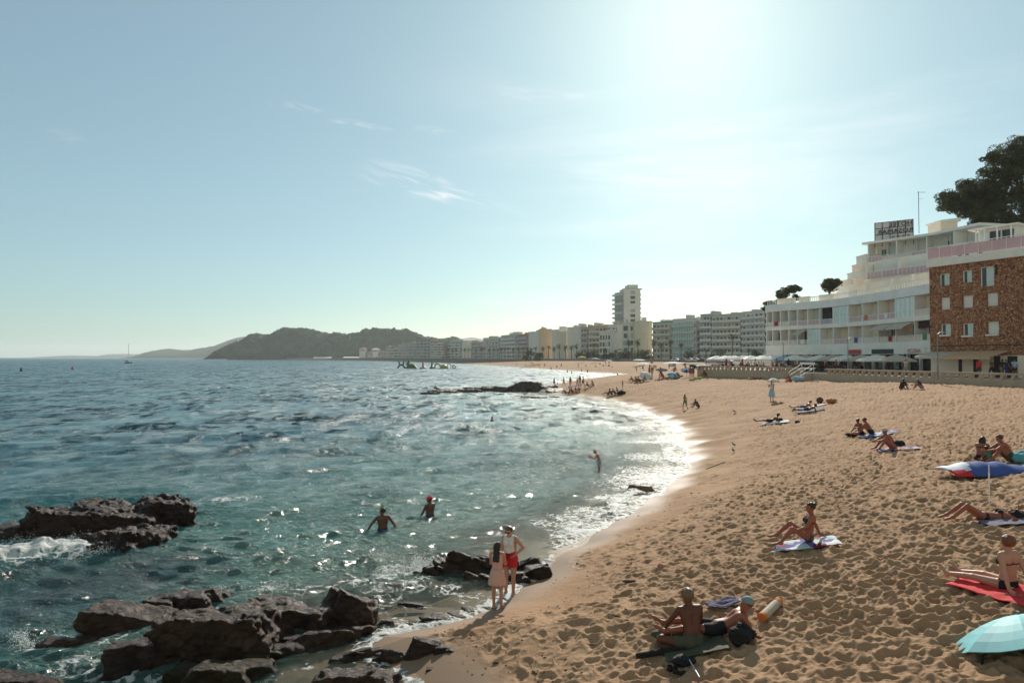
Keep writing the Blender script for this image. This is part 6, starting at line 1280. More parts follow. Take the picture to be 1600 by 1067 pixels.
person('person in a black shirt hunched forward below the sea wall', SIT_KNEES, 'brown', 'dark', [('shirt', 'black'), ('trousers', 'black')], .016, grp(1408, 608), R(-70), 'short', 1.0, group=G5)
person('person in a dark shirt and light cap facing the hunched one below the sea wall', SIT_KNEES, 'red', 'brown', [('shirt', 'navy'), ('shorts', 'grey')], .016, grp(1440, 608), R(75), 'short', 1.0, group=G5, extras=cap(CL['beige'], True))
person('sunbather lying flat at the foot of the sea wall near its left end', dict(LIE_BACK, fem=True), 'red', 'dark', [('swimsuit', 'purple')], .02, grp(1180, 593), R(80), 'short', 1.0)
person('person with a reddened back sitting near the sea wall beside a grey bundle', SIT_CROSS, 'red', 'brown', [('trunks', 'red')], .02, grp(1234, 596), R(10), 'short', 1.0)
# generic small figures, mesh shared
FARP = {'stand': STAND, 'walk': WALK, 'sit': SIT_KNEES, 'back': SIT_BACK, 'lie': LIE_BACK, 'cross': SIT_CROSS}
def small(label, kind, u, v, skin='red', hair='dark', gar='trunks', colr='navy', rz=0, size=1.0, group=None, z=None, far=True):
    p = ground(u, v) if z is None else None
    if p is None: d = ray(u, v); t = (z - CAM_H) / d.z; p = Vector((d.x * t, d.y * t, z))
    hh = .024 if p.y < 110 else .036
    return person(label, dict(FARP[kind], fem=gar in ('bikini', 'swimsuit', 'dress'), hands=hh < .03), skin, hair, [(gar, colr)], hh, p, R(rz), 'short', size, group, key=(kind, gar, hh))
G6 = 'bathers at the root of the rocky spit'
for a in [('leftmost standing figure at the end of the rocky hump', 'stand', 866, 604, 'red', 'dark', 'trunks', 'navy', 120), ('small child beside the leftmost standing figure', 'stand', 871, 604, 'red', 'dark', 'trunks', 'red', 80, .6), ('tall standing figure at the water between the hump and the bending people', 'walk', 881, 603, 'red', 'brown', 'trunks', 'orange', 100),
          ('standing bather left of the purple towel', 'stand', 891, 604, 'red', 'dark', 'bikini', 'red', 200), ('bending figure with an arm stretched to the left', 'walk', 902, 605, 'tan', 'fair', 'trunks', 'beige', 90), ('tallest figure in the middle of the spit group', 'stand', 906, 604, 'tan', 'fair', 'trunks', 'beige', 0, 1.08), ('figure in dark trunks right of the tallest one', 'walk', 911, 605, 'red', 'dark', 'trunks', 'black', 270),
          ('seated figure at the right edge of the spit group', 'sit', 920, 605, 'red', 'brown', 'trunks', 'grey', 90), ('person sitting by a grey bag at the right of the spit', 'cross', 927, 603, 'tan', 'brown', 'shirt', 'grey', 60)]:
    small(*a, group=G6) if len(a) < 10 else small(*a[:9], size=a[9], group=G6)
G7 = 'seated row on the spit sand'
for i, (u, v, k, c) in enumerate([(884, 615, 'sit', 'black'), (889, 615, 'back', 'red'), (895, 614, 'sit', 'brown'), (900, 614, 'cross', 'orange'), (905, 613, 'sit', 'beige')]):
    small(['leftmost dark figure of the seated row by the spit', 'person leaning back beside the dark figure of the seated row', 'middle sitter of the row by the spit', 'cross legged sitter right of the middle of the row', 'rightmost sitter of the row by the spit'][i], k, u, v, 'red', 'dark', 'trunks', c, 80 - 20 * i, group=G7)
G8 = 'lounging group on the crest of the near beach'
for i, (u, v, k, c, sk) in enumerate([(951, 616, 'back', 'brown', 'red'), (956, 617, 'sit', 'black', 'brown'), (961, 616, 'sit', 'navy', 'brown'), (966, 615, 'cross', 'black', 'brown'), (973, 607, 'stand', 'red', 'red')]):
    small(['outstretched sitter at the left of the lounging group', 'dark sitter with knees up in the lounging group', 'second dark sitter with knees up in the lounging group', 'cross legged sitter beside the bags of the lounging group', 'kneeling child in red right above the lounging group'][i], k, u, v, sk, 'dark', 'swimsuit' if c == 'red' else 'trunks', c, 85, .7 if c == 'red' else 1, group=G8)
G9 = 'people around the beach umbrellas'
for i, (u, v, k, g_, c, rz) in enumerate([(989, 596, 'sit', 'trunks', 'red', 90), (994, 597, 'cross', 'trunks', 'brown', 0), (1000, 597, 'sit', 'trunks', 'black', 60), (1006, 596, 'back', 'trunks', 'navy', 90), (1019, 589, 'stand', 'trunks', 'beige', 0), (1015, 588, 'stand', 'bikini', 'orange', 40), (1022, 578, 'stand', 'trunks', 'black', 0), (1025, 578, 'stand', 'bikini', 'black', 20), (1032, 591, 'walk', 'trunks', 'red', 80), (1037, 590, 'sit', 'trunks', 'grey', 90), (1057, 591, 'cross', 'shirt', 'black', 0), (1062, 590, 'sit', 'bikini', 'blue', 60), (1079, 591, 'stand', 'trunks', 'red', 160), (1083, 591, 'stand', 'bikini', 'black', 200), (1103, 588, 'sit', 'shirt', 'black', 90)]):
    small(['sitter in red left of the round white umbrella', 'sitter before the round white umbrella', 'dark sitter just right of the first two before the round umbrella', 'person leaning back at the right foot of the round umbrella', 'pale standing figure right of the round white umbrella', 'standing woman next to the pale figure by the round umbrella', 'left one of two dark figures standing farther back', 'right one of two dark figures standing farther back', 'walking figure with red trunks by the grey umbrella', 'sitter under the grey umbrella', 'sitter in a black shirt at the blue umbrella', 'woman sitting right of the blue umbrella', 'left one of the pair standing under the dark umbrella', 'right one of the pair standing under the dark umbrella', 'person in black sitting at the very end of the sea wall'][i], k, u, v, 'red', 'dark', g_, c, rz, group=G9)
rf = random.Random(77); G10 = 'far off bathers on the long beach'
fk = ['stand', 'walk', 'sit', 'lie', 'cross', 'back']; fc = ['red', 'navy', 'black', 'orange', 'teal', 'white', 'yellow', 'purple']
ORD = ['leftmost', 'second from the left', 'third from the left', 'fourth from the left', 'fifth from the left', 'sixth from the left', 'seventh from the left', 'eighth from the left', 'ninth from the left', 'tenth from the left']
ZONE = [(650, 'before the stepped far left blocks'), (720, 'before the small yellow house'), (790, 'before the brick red block'), (843, 'before the orange gable'), (886, 'below the white balconied block'), (920, 'below the orange block'), (955, 'below the tower'), (1005, 'below the cream gable'), (1040, 'below the green glass block')]
def zone(u, Z=ZONE): return [z for x, z in Z if u >= x][-1]
us = sorted([rf.uniform(650, 1010) for _ in range(34)] + [rf.uniform(1010, 1090) for _ in range(12)]); zc_ = {}
for i, u in enumerate(us):
    lo = np.interp(u, [650, 760, 850, 925, 985, 1100], [565.2, 569.2, 574.3, 578.5, 582, 583]); v = rf.uniform(564.0 if u < 800 else 566.5, lo); k = rf.choice(fk); c = rf.choice(fc); z = zone(u); n_ = zc_.get(z, 0); zc_[z] = n_ + 1
    small('%s tiny far bather %s, %s' % (ORD[n_], z, {'stand': 'standing', 'walk': 'walking', 'sit': 'sitting', 'lie': 'lying', 'cross': 'sitting', 'back': 'reclining'}[k]), k, u, v, rf.choice(['red', 'tan', 'brown']), rf.choice(['dark', 'brown']), rf.choice(['trunks', 'swimsuit']), c, rf.uniform(0, 360), group=G10)
for i, (u, v) in enumerate([(861, 577.6), (887, 582), (893, 583.5), (909, 580.8), (918, 582), (965, 588), (951, 597.5), (955, 598.2), (960, 592)]):
    p = onz(u, v); person(ORD[i if i < 6 else i - 6] + (' bather wading far off along the long beach' if i < 6 else ' bather standing in the glitter behind the spit'), dict(STAND, hands=False), 'brown', 'dark', [('trunks', 'navy')], .036, (p.x, p.y, -.5 - .1 * (i % 3)), R(40 * i), 'short', key=('stand', 'trunks', .0361), group='bathers in the far water')
# ------------------------------------------------------------------ things lying on the sand
def towel(label, u, v, w, l, rz, m, ripple=.012, m2=None, name='towel', group=None):
    c = grp(u, v); n1, n2 = 22, 30; V = []; ca, sa = math.cos(rz), math.sin(rz); sd = u * 7.3
    for i in range(n1):
        for j in range(n2):
            x = (i / (n1 - 1) - .5) * w; y = (j / (n2 - 1) - .5) * l; e = 1 + .03 * math.sin(y * 9 + sd) ; X = c.x + x * e * ca - y * sa; Y = c.y + x * e * sa + y * ca; V.append((X, Y))
    V = np.array(V); z = base_h(V[:, 0], V[:, 1]) + .062 + ripple * vnoise(V[:, 0] * 4 + sd, V[:, 1] * 4) + ripple * .6 * vnoise(V[:, 0] * 11, V[:, 1] * 11); o = np_mesh(name, np.column_stack([V - [c.x, c.y], z - c.z]), gridfaces(n1, n2), m); o.location = c
    md = o.modifiers.new('thick', 'SOLIDIFY'); md.thickness = .012; return tag(o, label, name.replace('_', ' '), group)
def printed(name, cols, scale=6, kind='noise'):
    m = bpy.data.materials.new(name); m.use_nodes = True; nt = m.node_tree; L = nt.links; n = nt.nodes; b = n['Principled BSDF']; b.inputs['Roughness'].default_value = .9; tcn = n.new('ShaderNodeTexCoord')
    if kind == 'noise': k = n.new('ShaderNodeTexVoronoi'); k.inputs['Scale'].default_value = scale; L.new(tcn.outputs['Object'], k.inputs['Vector']); sp = n.new('ShaderNodeSeparateXYZ'); L.new(k.outputs['Color'], sp.inputs[0]); src = sp.outputs[0]
    else:
        k = n.new('ShaderNodeTexWave'); k.inputs['Scale'].default_value = scale; k.inputs['Distortion'].default_value = .5; L.new(tcn.outputs['Object'], k.inputs['Vector']); src = k.outputs['Fac']
    cr = n.new('ShaderNodeValToRGB'); cr.color_ramp.interpolation = 'CONSTANT'; L.new(src, cr.inputs[0]); e = cr.color_ramp.elements; e[0].color = (*cols[0], 1); e[1].position = 1 / len(cols); e[1].color = (*cols[1], 1)
    for i, c in enumerate(cols[2:], 2): x = e.new(i / len(cols)); x.color = (*c, 1)
    L.new(cr.outputs[0], b.inputs['Base Color']); return m
M_PRT = printed('patterned_towel', [(.62, .66, .70), (.10, .11, .38), (.45, .58, .62), (.30, .03, .05), (.70, .70, .72)], 5); M_PURP = printed('zigzag_towel', [(.025, .02, .09), (.22, .22, .28), (.03, .02, .10)], 8, 'wave'); M_BLUW = printed('blue_white_towel', [(.05, .08, .30), (.6, .64, .7), (.08, .12, .35)], 4)
towel('patterned blue and white towel under the woman in the black bikini', 1260, 853, 1.35, .75, R(-10), M_PRT, .02)
towel('bright red towel under the auburn haired woman', 1576, 930, .8, 1.6, R(20), mat('red_towel', (.62, .035, .04), .9, .1, 6), .02)
towel('crumpled purple towel with a pale zigzag lying behind the pale cap', 1130, 947, .6, .3, R(10), M_PURP, .04)
towel('dark towel under the fair haired man', 1085, 1016, 1.0, .6, R(0), CL['olive'], .02)
towel('blue and white towel beside the bare chested man with sunglasses', 1372, 680, 1.7, 1.0, R(-10), M_BLUW, .02); towel('blue towel with pink stripes under the person in the straw hat', 1402, 703, 1.6, .9, R(-14), printed('blue_pink_towel', [(.05, .06, .26), (.62, .30, .28), (.06, .07, .28), (.6, .6, .65)], 3), .02)
towel('white towel under the lone dark sunbather', 1212, 661, 1.7, .8, R(-15), CL['white'], .02); towel('white towel between the two lying people and the ball', 1281, 634, .9, .8, 0, CL['white'], .02); towel('dark blue towel under the two people lying by the ball', 1265, 643, 1.9, 1.0, R(-20), CL['navy'], .02)
towel('purple towel hanging low among the bathers at the spit', 897, 603.5, 2.0, 1.0, 0, CL['purple'], .03); towel('grey blue towel under the woman lying on her back', 1572, 818, 1.0, .7, R(-10), mat('greyblue_towel', (.14, .13, .20), .9), .02)
def bundle(name, label, u, v, size, m, seed=0, lift=0, group=None, cat=None, h=.02, noise=.18):
    p = grp(u, v); s = size; g = [np.arange(-q * 1.5, q * 1.5 + h, h) for q in s]; X, Y, Z = np.meshgrid(*g, indexing='ij'); f = (np.sqrt((X / s[0]) ** 2 + (Y / s[1]) ** 2 + (Z / s[2]) ** 2) - 1) * min(s); sc1 = 1.3 / max(s)
    f = f + min(s) * noise * (vnoise(X * sc1 + seed, Y * sc1, Z * sc1) * 2 + vnoise(X * sc1 * 3, Y * sc1 * 3 + seed, Z * sc1 * 3)); f[0] = f[-1] = .1; f[:, 0] = .1; f[:, -1] = .1; f[:, :, 0] = .1; f[:, :, -1] = .1
    V, Q = surface_nets(f, [a[0] for a in g], h); o = np_mesh(name, V, Q, m); o.location = p + Vector((0, 0, s[2] * .75 + lift)); return tag(o, label, cat or name.replace('_', ' '), group)
bundle('bag', 'dark canvas bag left of the fair haired man', 1036, 998, (.20, .14, .10), CL['olive'], 1, h=.015); bundle('bag', 'black rucksack behind the man in the pale cap', 1157, 1003, (.20, .15, .16), CL['black'], 2, h=.015); bundle('bag', 'small dark bag beside the elbow of the fair haired man', 1062, 997, (.12, .1, .09), CL['brown'], 3, h=.015)
bundle('clothes_pile', 'dark folded clothes in front of the crossed legs of the fair haired man', 1048, 1012, (.26, .16, .07), CL['brown'], 4, h=.015); bundle('bag', 'black camera bag lying below the fair haired man', 1068, 1038, (.16, .13, .08), CL['black'], 5, h=.015)
bundle('clothes_pile', 'red and dark clothes at the right end of the patterned towel', 1282, 856, (.16, .12, .06), mat('dark_red_cloth', (.14, .015, .02), .8), 6, h=.015); bundle('bag', 'black bag at the left end of the blue and white towel', 1330, 681, (.32, .2, .10), CL['black'], 7, h=.03); bundle('bag', 'black bag behind the person in the straw hat', 1405, 697, (.22, .18, .14), CL['black'], 8, h=.03)
bundle('clothes_pile', 'pink and white clothes at the right end of the blue towel', 1418, 704, (.3, .2, .07), CL['pink'], 9, h=.03); bundle('bag', 'dark round bag beside the white towel near the ball', 1281, 629, (.28, .24, .26), CL['brown'], 10, h=.03, noise=.08); bundle('bundle', 'orange brown round bundle with a flat shadow, right of the two lying people', 1299, 630, (.42, .3, .22), mat('orange_brown_cloth', (.42, .14, .06), .8), 11, h=.03, noise=.1)
bundle('bundle', 'small dark heap alone on the sand right of the lone sunbather', 1246, 661, (.16, .14, .10), CL['black'], 12, h=.02); bundle('bundle', 'grey blue bundle by the sea wall', 1248, 596, (.7, .5, .35), CL['lightblue'], 13, h=.05); bundle('bag', 'dark bag beside the foot of the lone sunbather towel', 1217, 658, (.25, .2, .14), CL['black'], 14, h=.03)
bundle('bag', 'black bag heap among the lounging group', 971, 616, (.6, .4, .3), CL['black'], 15, h=.06); bundle('clothes_pile', 'dark clothes on the sand left of the beach shelter', 1506, 729, (.3, .14, .08), CL['black'], 16, h=.025); bundle('bag', 'dark bag beside the head of the woman lying on her back', 1592, 812, (.16, .14, .12), CL['black'], 17, h=.02); bundle('bundle', 'teal bundle at the right edge behind the beach shelter', 1600, 722, (.4, .3, .2), CL['teal'], 18, h=.03)
bundle('stone', 'small pinkish stone on the trampled sand below the bay', 1034, 888, (.10, .08, .07), mat('pink_stone', (.42, .18, .13), .8), 19, h=.012, cat='stone', noise=.1); bundle('stone', 'small dark piece of driftwood right of the pinkish stone', 985, 910, (.16, .05, .04), CL['brown'], 20, h=.012, cat='driftwood')
for u, v, lb in ((1213, 863, 'white flip flop lying left of the patterned towel'), (1222, 860, 'pinkish flip flop lying nearer to the patterned towel')):
    p = grp(u, v); mb = MB(); mb.prism([(-.13, -.03), (-.05, -.045), (.1, -.05), (.14, 0), (.1, .05), (-.05, .045), (-.13, .03)], .02, .04); mb.bar((.07, 0, .04), (-.02, .04, .06), .006, 5); mb.bar((.07, 0, .04), (-.02, -.04, .06), .006, 5); o = mb.build('flip_flop', CL['white'] if u < 1215 else CL['pink']); o.location = p; o.rotation_euler = (0, 0, u); tag(o, lb, 'flip flop', 'flip flops by the patterned towel')
for u, v, lb, rz in ((1047, 1048, 'left dark shoe lying below the tripod bag', .4), (1056, 1052, 'right dark shoe lying below the tripod bag', -.5)):
    p = grp(u, v); mb = MB(); mb.lathe([(0, -.01), (.045, 0), (.05, .02), (.042, .06), (.03, .07)], (0, 0, 0), 12); mb.lathe([(0, 0), (.05, .01), (.048, .035), (.02, .055), (0, .058)], (.12, 0, 0), 12); mb.box(-.04, .15, -.042, .042, -.012, .012); o = mb.build('shoe', CL['black'], smooth=True); o.location = p + Vector((0, 0, .02)); o.rotation_euler = (0, 0, rz); tag(o, lb, 'shoe', 'pair of dark shoes')
# rolled mat, carry bag, poles
def rod(name, label, u0, v0, u1, v1, r, m, lift=.05, cat=None, caps=None, n=10):
    a, b = grp(u0, v0), grp(u1, v1); a.z += lift; b.z += lift; mb = MB(); c = (a + b) / 2; mb.bar(a - c, b - c, r, n); o = mb.build(name, m, smooth=False, bevel=r * .3); o.location = c; tag(o, label, cat or name.replace('_', ' '))
    if caps:
        d = (b - a).normalized(); mb = MB(); mb.bar(b - c - d * .07, b - c + d * .03, r * 1.06, n); mb.build('end_cap', caps, o); mb = MB(); mb.bar(a - c - d * .02, a - c + d * .05, r * 1.06, n); mb.build('end_cap', caps, o)
        mb = MB(); q = (b - c) + Vector((0, 0, r)); w = (a - c) + Vector((-.12, .05, r * .3)); mid = (q + w) / 2 + Vector((-.14, .1, .02)); mb.bar(q, mid, .006, 5); mb.bar(mid, w, .006, 5); mb.build('strap', caps, o)
    return o
rod('rolled_mat', 'rolled cream beach mat with orange ends lying right of the man in the pale cap', 1191, 972, 1216, 948, .075, CL['beige'], .09, 'mat', CL['orange'], 14)
rod('tripod_bag', 'long narrow black bag lying in front of the fair haired man', 994, 1031, 1072, 1019, .05, CL['black'], .07, 'bag', None, 12)
rod('walking_pole', 'thin pale pole pointing at the viewer below the fair haired man', 1074, 1033, 1093, 1066, .012, mat('pale_metal', (.5, .52, .55), .35, .05, metallic=.5), .08, 'pole')
rod('driftwood', 'thin dark stick of driftwood on the smooth sand of the bay', 1103, 733, 1133, 722, .016, CL['brown'], .02, 'stick')
p = grp(1546, 789); mb = MB(); mb.bar((0, 0, -.1), (0, 0, 1.0), .012, 6); mb.bar((0, 0, .5), (0, 0, .8), .018, 6); o = mb.build('umbrella_pole', M_FRAME); o.location = p; tag(o, 'thin white pole stuck upright in the sand in front of the beach shelter', 'pole')
# beach shelter lying flat
p = grp(1554, 742); n1, n2 = 40, 14; V = []; 
for i in range(n1):
    for j in range(n2):
        s, t = i / (n1 - 1), j / (n2 - 1); w = 3.3 * (s - .45); y = 1.3 * (t - .3); hgt = (.34 * math.sin(math.pi * t) ** .8) * (.35 + .65 * min(1, math.sin(math.pi * min(1, s * 1.5 + .02)) + (.55 if s > .4 else 0))) + .02 * math.sin(s * 40) * math.sin(math.pi * t); V.append((w, y - .25 * s, hgt + .03))
Fq = gridfaces(n1, n2); sh = np_mesh('beach_shelter', np.array(V), Fq, CL['blue']); 
for x in (CL['red'], mat('shelter_white', (.55, .62, .72), .7, .04), mat('shelter_grey', (.5, .46, .46), .7, .05)): sh.data.materials.append(x)
for q, pl in enumerate(sh.data.polygons):
    c = pl.center; s = c.x / 3.3 + .45; t = (c.y + .25 * s) / 1.3 + .3; k = 0
    if s < .16: k = 1 if t < .30 - .9 * s else 2
    elif s < .32 and t > .15 + (s - .16) * 5: k = 2
    elif s > .62: k = 3 if t > .6 else (1 if s > .84 else 0)
    pl.material_index = k
sh.location = p; sh.rotation_euler = (0, 0, R(3)); md = sh.modifiers.new('thick', 'SOLIDIFY'); md.thickness = .01; tag(sh, 'flat blue beach shelter with white and red ends lying on the sand', 'beach shelter')
def parasol(label, loc, r, hgt, m, dome=.3, n=10, tilt=(0, 0), pole=True, m2=None, group=None, sq=False, rz=0, name='parasol', base=False, polem=None):
    e = empty(name, tuple(loc), rz, label, 'parasol', group); q = Matrix.Rotation(tilt[0], 3, 'X') @ Matrix.Rotation(tilt[1], 3, 'Y'); k = 4 if sq else n; top = Vector((0, 0, hgt)); vs = []; fs = []; S = 6; sub = 4; mi = []
    tot = k * sub
    for j in range(S + 1):
        t = j / S; z = dome * (1 - t ** (1.15 if sq else 1.9))
        for i in range(tot):
            a = 2 * math.pi * i / tot + (math.pi / 4 if sq else 0); f = (i % sub) / sub; rad = r * t * (math.cos(math.pi / k) / math.cos((f - .5) * 2 * math.pi / k) if t > 0 else 1) * (1 - .03 * math.sin(math.pi * f) * t); vs.append(top + q @ Vector((rad * math.cos(a), rad * math.sin(a), z - dome - .03 * r * math.sin(math.pi * f) * t * (0 if sq else 1))))
    for j in range(S):
        for i in range(tot): fs.append((j * tot + i, j * tot + (i + 1) % tot, (j + 1) * tot + (i + 1) % tot, (j + 1) * tot + i)); mi.append((i // sub) % 2 if m2 else 0)
    mb = MB(); mb.add(vs, fs); mb.mi = mi; c = mb.build('canopy', [m, m2] if m2 else m, e, smooth=False); md = c.modifiers.new('thick', 'SOLIDIFY'); md.thickness = .012
    if sq:
        v2 = [vs[S * tot + i] for i in range(tot)]; mb = MB(); mb.add(v2 + [v - Vector((0, 0, .16)) for v in v2], [(i, (i + 1) % tot, tot + (i + 1) % tot, tot + i) for i in range(tot)]); mb.build('valance', m, e)
    if pole:
        mb = MB(); mb.bar(Vector((0, 0, -.1)), top + q @ Vector((0, 0, .05)), .022 if r < 1.3 else .035, 8); mb.build('pole', polem or M_METAL, e)
    mb = MB()
    for i in range(k): a = 2 * math.pi * i / k + (math.pi / 4 if sq else 0); mb.bar(top + q @ Vector((0, 0, -dome * .45)), top + q @ Vector((r * .55 * math.cos(a), r * .55 * math.sin(a), -dome * .42)), .008, 4)
    mb.build('ribs', polem or M_METAL, e); return e
p = grp(1590, 1010); par = parasol('turquoise parasol standing low over the sand at the right edge', p + Vector((.10, .1, -.1)), 1.0, .50, mat('turquoise_cloth', (.16, .46, .50), .6, .04, 3, spec=.3), .36, 8, (R(-24), R(-3)), rz=R(10)); mb = MB(); a = Vector((-.9, -.3, .12)); mb.bar(a, a + Vector((-.02, -.02, -.24)), .02, 5, .01); mb.bar(a, a + Vector((.08, 0, .05)), .016, 5); mb.build('strap', CL['black'], par)
lp_ = lady.location; parasol('small white parasol held over the woman in the pale dress', lp_ + Vector((.12, -.15, 1.15)), .62, .85, CL['white'], .28, 8, (R(-6), R(5)))
mb = MB(); mb.prism([(0, 0), (.06, .4), (.1, .42), (.06, 0)], -.35, .35); tw_ = mb.build('towel', CL['lime']); tw_.location = child.location + Vector((.16, -.1, .85)); tag(tw_, 'lime green towel held by the standing child', 'towel')
GU = 'beach umbrellas left of the sea wall'
for lb, u, v, r, h, m, dm, tl, m2 in [('flat white square canopy behind the round white umbrella', 1006, 586, 1.5, 2.1, CL['white'], .25, (0, 0), None), ('round white umbrella tilted towards us among sitters', 1009, 595, .95, 1.1, CL['white'], .45, (R(42), 0), None), ('grey umbrella low over the people next to the round white one', 1034, 590, 1.0, 1.5, CL['grey'], .35, (R(10), 0), None),
      ('wide flat white canopy in the middle of the umbrella group', 1052, 586, 1.8, 2.1, CL['white'], .25, (0, 0), None), ('teal blue umbrella tilted low before the wide white canopy', 1052, 592, .95, .9, CL['teal'], .4, (R(20), R(10)), CL['lightblue']), ('blue and white umbrella at the right of the umbrella group', 1073, 589, .9, 1.2, CL['lightblue'], .35, (R(15), 0), CL['blue']), ('dark umbrella held over the standing pair', 1084, 590, .65, 1.9, CL['black'], .3, (R(15), R(12)), None),
      ('small pale canopy farther back on the long beach', 999, 571, 2.4, 2.3, CL['white'], .4, (0, 0), None), ('yellow umbrella far back on the long beach', 909, 566.5, 2.2, 3.2, CL['yellow'], .8, (0, 0), None), ('beige umbrella far back, right of the yellow one', 930, 567, 2.0, 2.4, CL['beige'], .6, (0, 0), None), ('striped flat umbrella behind the dark umbrella', 1098, 587, 1.2, 1.7, CL['white'], .25, (0, 0), CL['beige']), ('thin white umbrella far left on the long beach', 951, 570, 1.6, 2.0, CL['white'], .4, (0, 0), None)]:
    p = ground(u, v); parasol(lb, p, r, h, m, dm, 8, tl, m2=m2, group=GU)
p = grp(1091, 592); mb = MB(); n = 24; t8 = []
for i in range(n):
    for j in range(8): a = 2 * math.pi * i / n; b = 2 * math.pi * j / 8; t8.append(((.5 + .13 * math.cos(b)) * math.cos(a), (.5 + .13 * math.cos(b)) * math.sin(a), .15 + .13 * math.sin(b)))
mb.add(t8, [(i * 8 + j, ((i + 1) % n) * 8 + j, ((i + 1) % n) * 8 + (j + 1) % 8, i * 8 + (j + 1) % 8) for i in range(n) for j in range(8)]); o = mb.build('swim_ring', CL['lime'], smooth=True); o.location = p; tag(o, 'lime green swim ring on the sand by the umbrellas', 'swim ring')
for lb, u, v, w, h in (('white beach kiosk box right of the umbrellas on the flat sand', 1053, 572, 8, 6), ('pale kiosk box at the left end of the sea wall', 1094, 577, 9, 7), ('small white hut far down the long beach', 690, 562.6, 4, 3.2), ('grey beach hut before the far palms', 820, 563, 8, 7)):
    p = ground(u, v); W2 = w / F_PX * p.y; H2 = h / F_PX * p.y; e = empty('beach_kiosk', tuple(p), .3, lb, 'kiosk', 'beach kiosks'); mb = MB(); mb.box(-W2 / 2, W2 / 2, 0, W2 * .8, -.1, H2 * .86); mb.build('wall', CL['white'] if u != 820 else CL['beige'], e); mb = MB(); mb.box(-W2 / 2 - .15, W2 / 2 + .15, -.3, W2 * .8 + .15, H2 * .862, H2); mb.build('roof', CL['beige'], e); mb = MB(); mb.box(-W2 * .3, W2 * .3, -.03, .02, H2 * .35, H2 * .7); mb.build('hatch', CL['grey'], e)
for i, (u, v, rz) in enumerate([(1147, 698, .5), (1146, 707, 2.4), (1148, 645, 1.0)]):
    p = grp(u, v); e = empty('pigeon', tuple(p), rz, ['upper of two dark pigeons at the edge of the smooth sand', 'lower of two dark pigeons at the edge of the smooth sand', 'single dark pigeon higher up the beach'][i], 'bird', 'pigeons on the sand'); mb = MB()
    mb.lathe([(0, -.17), (.02, -.16), (.035, -.08), (.062, 0), (.066, .05), (.05, .1), (.034, .125), (0, .14)], (0, 0, .14), 10, Matrix.Rotation(R(-68), 3, 'X').to_quaternion()); mb.bar((0, .09, .16), (0, .13, .235), .034, 8, .022); mb.lathe([(0, -.03), (.024, -.015), (.03, 0), (.024, .018), (0, .03)], (0, .14, .25), 8); mb.bar((0, .165, .248), (0, .2, .24), .008, 5, .003); mb.build('body', CL['grey'], e, smooth=True); mb = MB(); mb.bar((.025, 0, .1), (.025, .01, 0), .006, 4); mb.build('leg', CL['orange'], e); mb = MB(); mb.bar((-.025, 0, .1), (-.025, .01, 0), .006, 4); mb.build('leg', CL['orange'], e)
# ------------------------------------------------------------------ afloat
def on_sea(u, v): return onz(u, v)
YW = 338
def infl(label, u, fn, col2=None):
    p = Vector(((u - 800) / F_PX * YW, YW, .0)); e = empty('inflatable', tuple(p), 0, label, 'inflatable', 'floating inflatable water park'); fn(e); return e
k_ = YW / F_PX
def tube(e, name, pts, r, m):
    mb = MB(); 
    for a, b in zip(pts[:-1], pts[1:]): mb.bar(a, b, r, 10)
    mb.build(name, m, e, smooth=True)
GRN = mat('green_pvc', (.03, .16, .08), .4, .05); YEL = mat('olive_yellow_pvc', (.38, .33, .10), .4, .05)
def f1(e): tube(e, 'cross_tube', [(-1.8, 0, .3), (-.6, 0, 1.9), (.6, 0, 1.9), (1.9, 0, .3)], .4, CL['black']); tube(e, 'post', [(-.9, 0, 1.9), (-1.2, 0, 3.6)], .3, CL['black']); tube(e, 'post', [(.9, 0, 1.9), (1.2, 0, 3.6)], .3, CL['black'])
def f2(e):
    mb = MB(); mb.prism([(-3.3, -1.5), (3.3, -1.5), (3.3, 1.5), (-3.3, 1.5)], -.2, .3); mb.build('base', YEL, e, bevel=.1); mb = MB(); mb.add([(-3.0, -1.3, .3), (3.0, -1.3, .3), (3.0, 1.3, .3), (-3.0, 1.3, .3), (-1.0, -.8, 2.4), (1.2, -.8, 2.4), (1.2, .8, 2.4), (-1.0, .8, 2.4)], [(0, 1, 5, 4), (1, 2, 6, 5), (2, 3, 7, 6), (3, 0, 4, 7), (4, 5, 6, 7)]); mb.build('slide', GRN, e, bevel=.1); mb = MB(); mb.box(.1, 1.6, -1.38, -1.2, .4, 1.9); mb.build('panel', mat('rust_pvc', (.22, .07, .03), .5), e); tube(e, 'tower', [(-1.8, 0, 1.8), (-1.5, 0, 3.3), (-.9, 0, 4.1)], .5, GRN); tube(e, 'tower', [(-2.3, 0, 1.5), (-2.4, 0, 3.4)], .35, YEL)
def f3(e): mb = MB(); mb.lathe([(0, -.1), (1.6, -.1), (1.7, .3), (1.5, .7), (0, .7)], (0, 0, 0), 16); mb.build('base', YEL, e, smooth=True); tube(e, 'post', [(0, 0, .6), (0, 0, 3.3)], .38, mat('dark_red_pvc', (.20, .02, .02), .4))
def f4(e): mb = MB(); mb.lathe([(0, -.1), (1.2, -.1), (1.2, .6), (.6, 1.2), (0, 1.4)], (0, 0, 0), 16); mb.build('base', GRN, e, smooth=True); tube(e, 'post', [(0, 0, 1), (0, 0, 3.3)], .36, CL['black'])
def f5(e): tube(e, 'arch', [(1.5 * math.cos(t), 0, .3 + 2.2 * math.sin(t)) for t in np.linspace(0, math.pi, 13)], .28, GRN); mb = MB(); mb.box(-2, 2, -1, 1, -.2, .3); mb.build('base', YEL, e, bevel=.1)
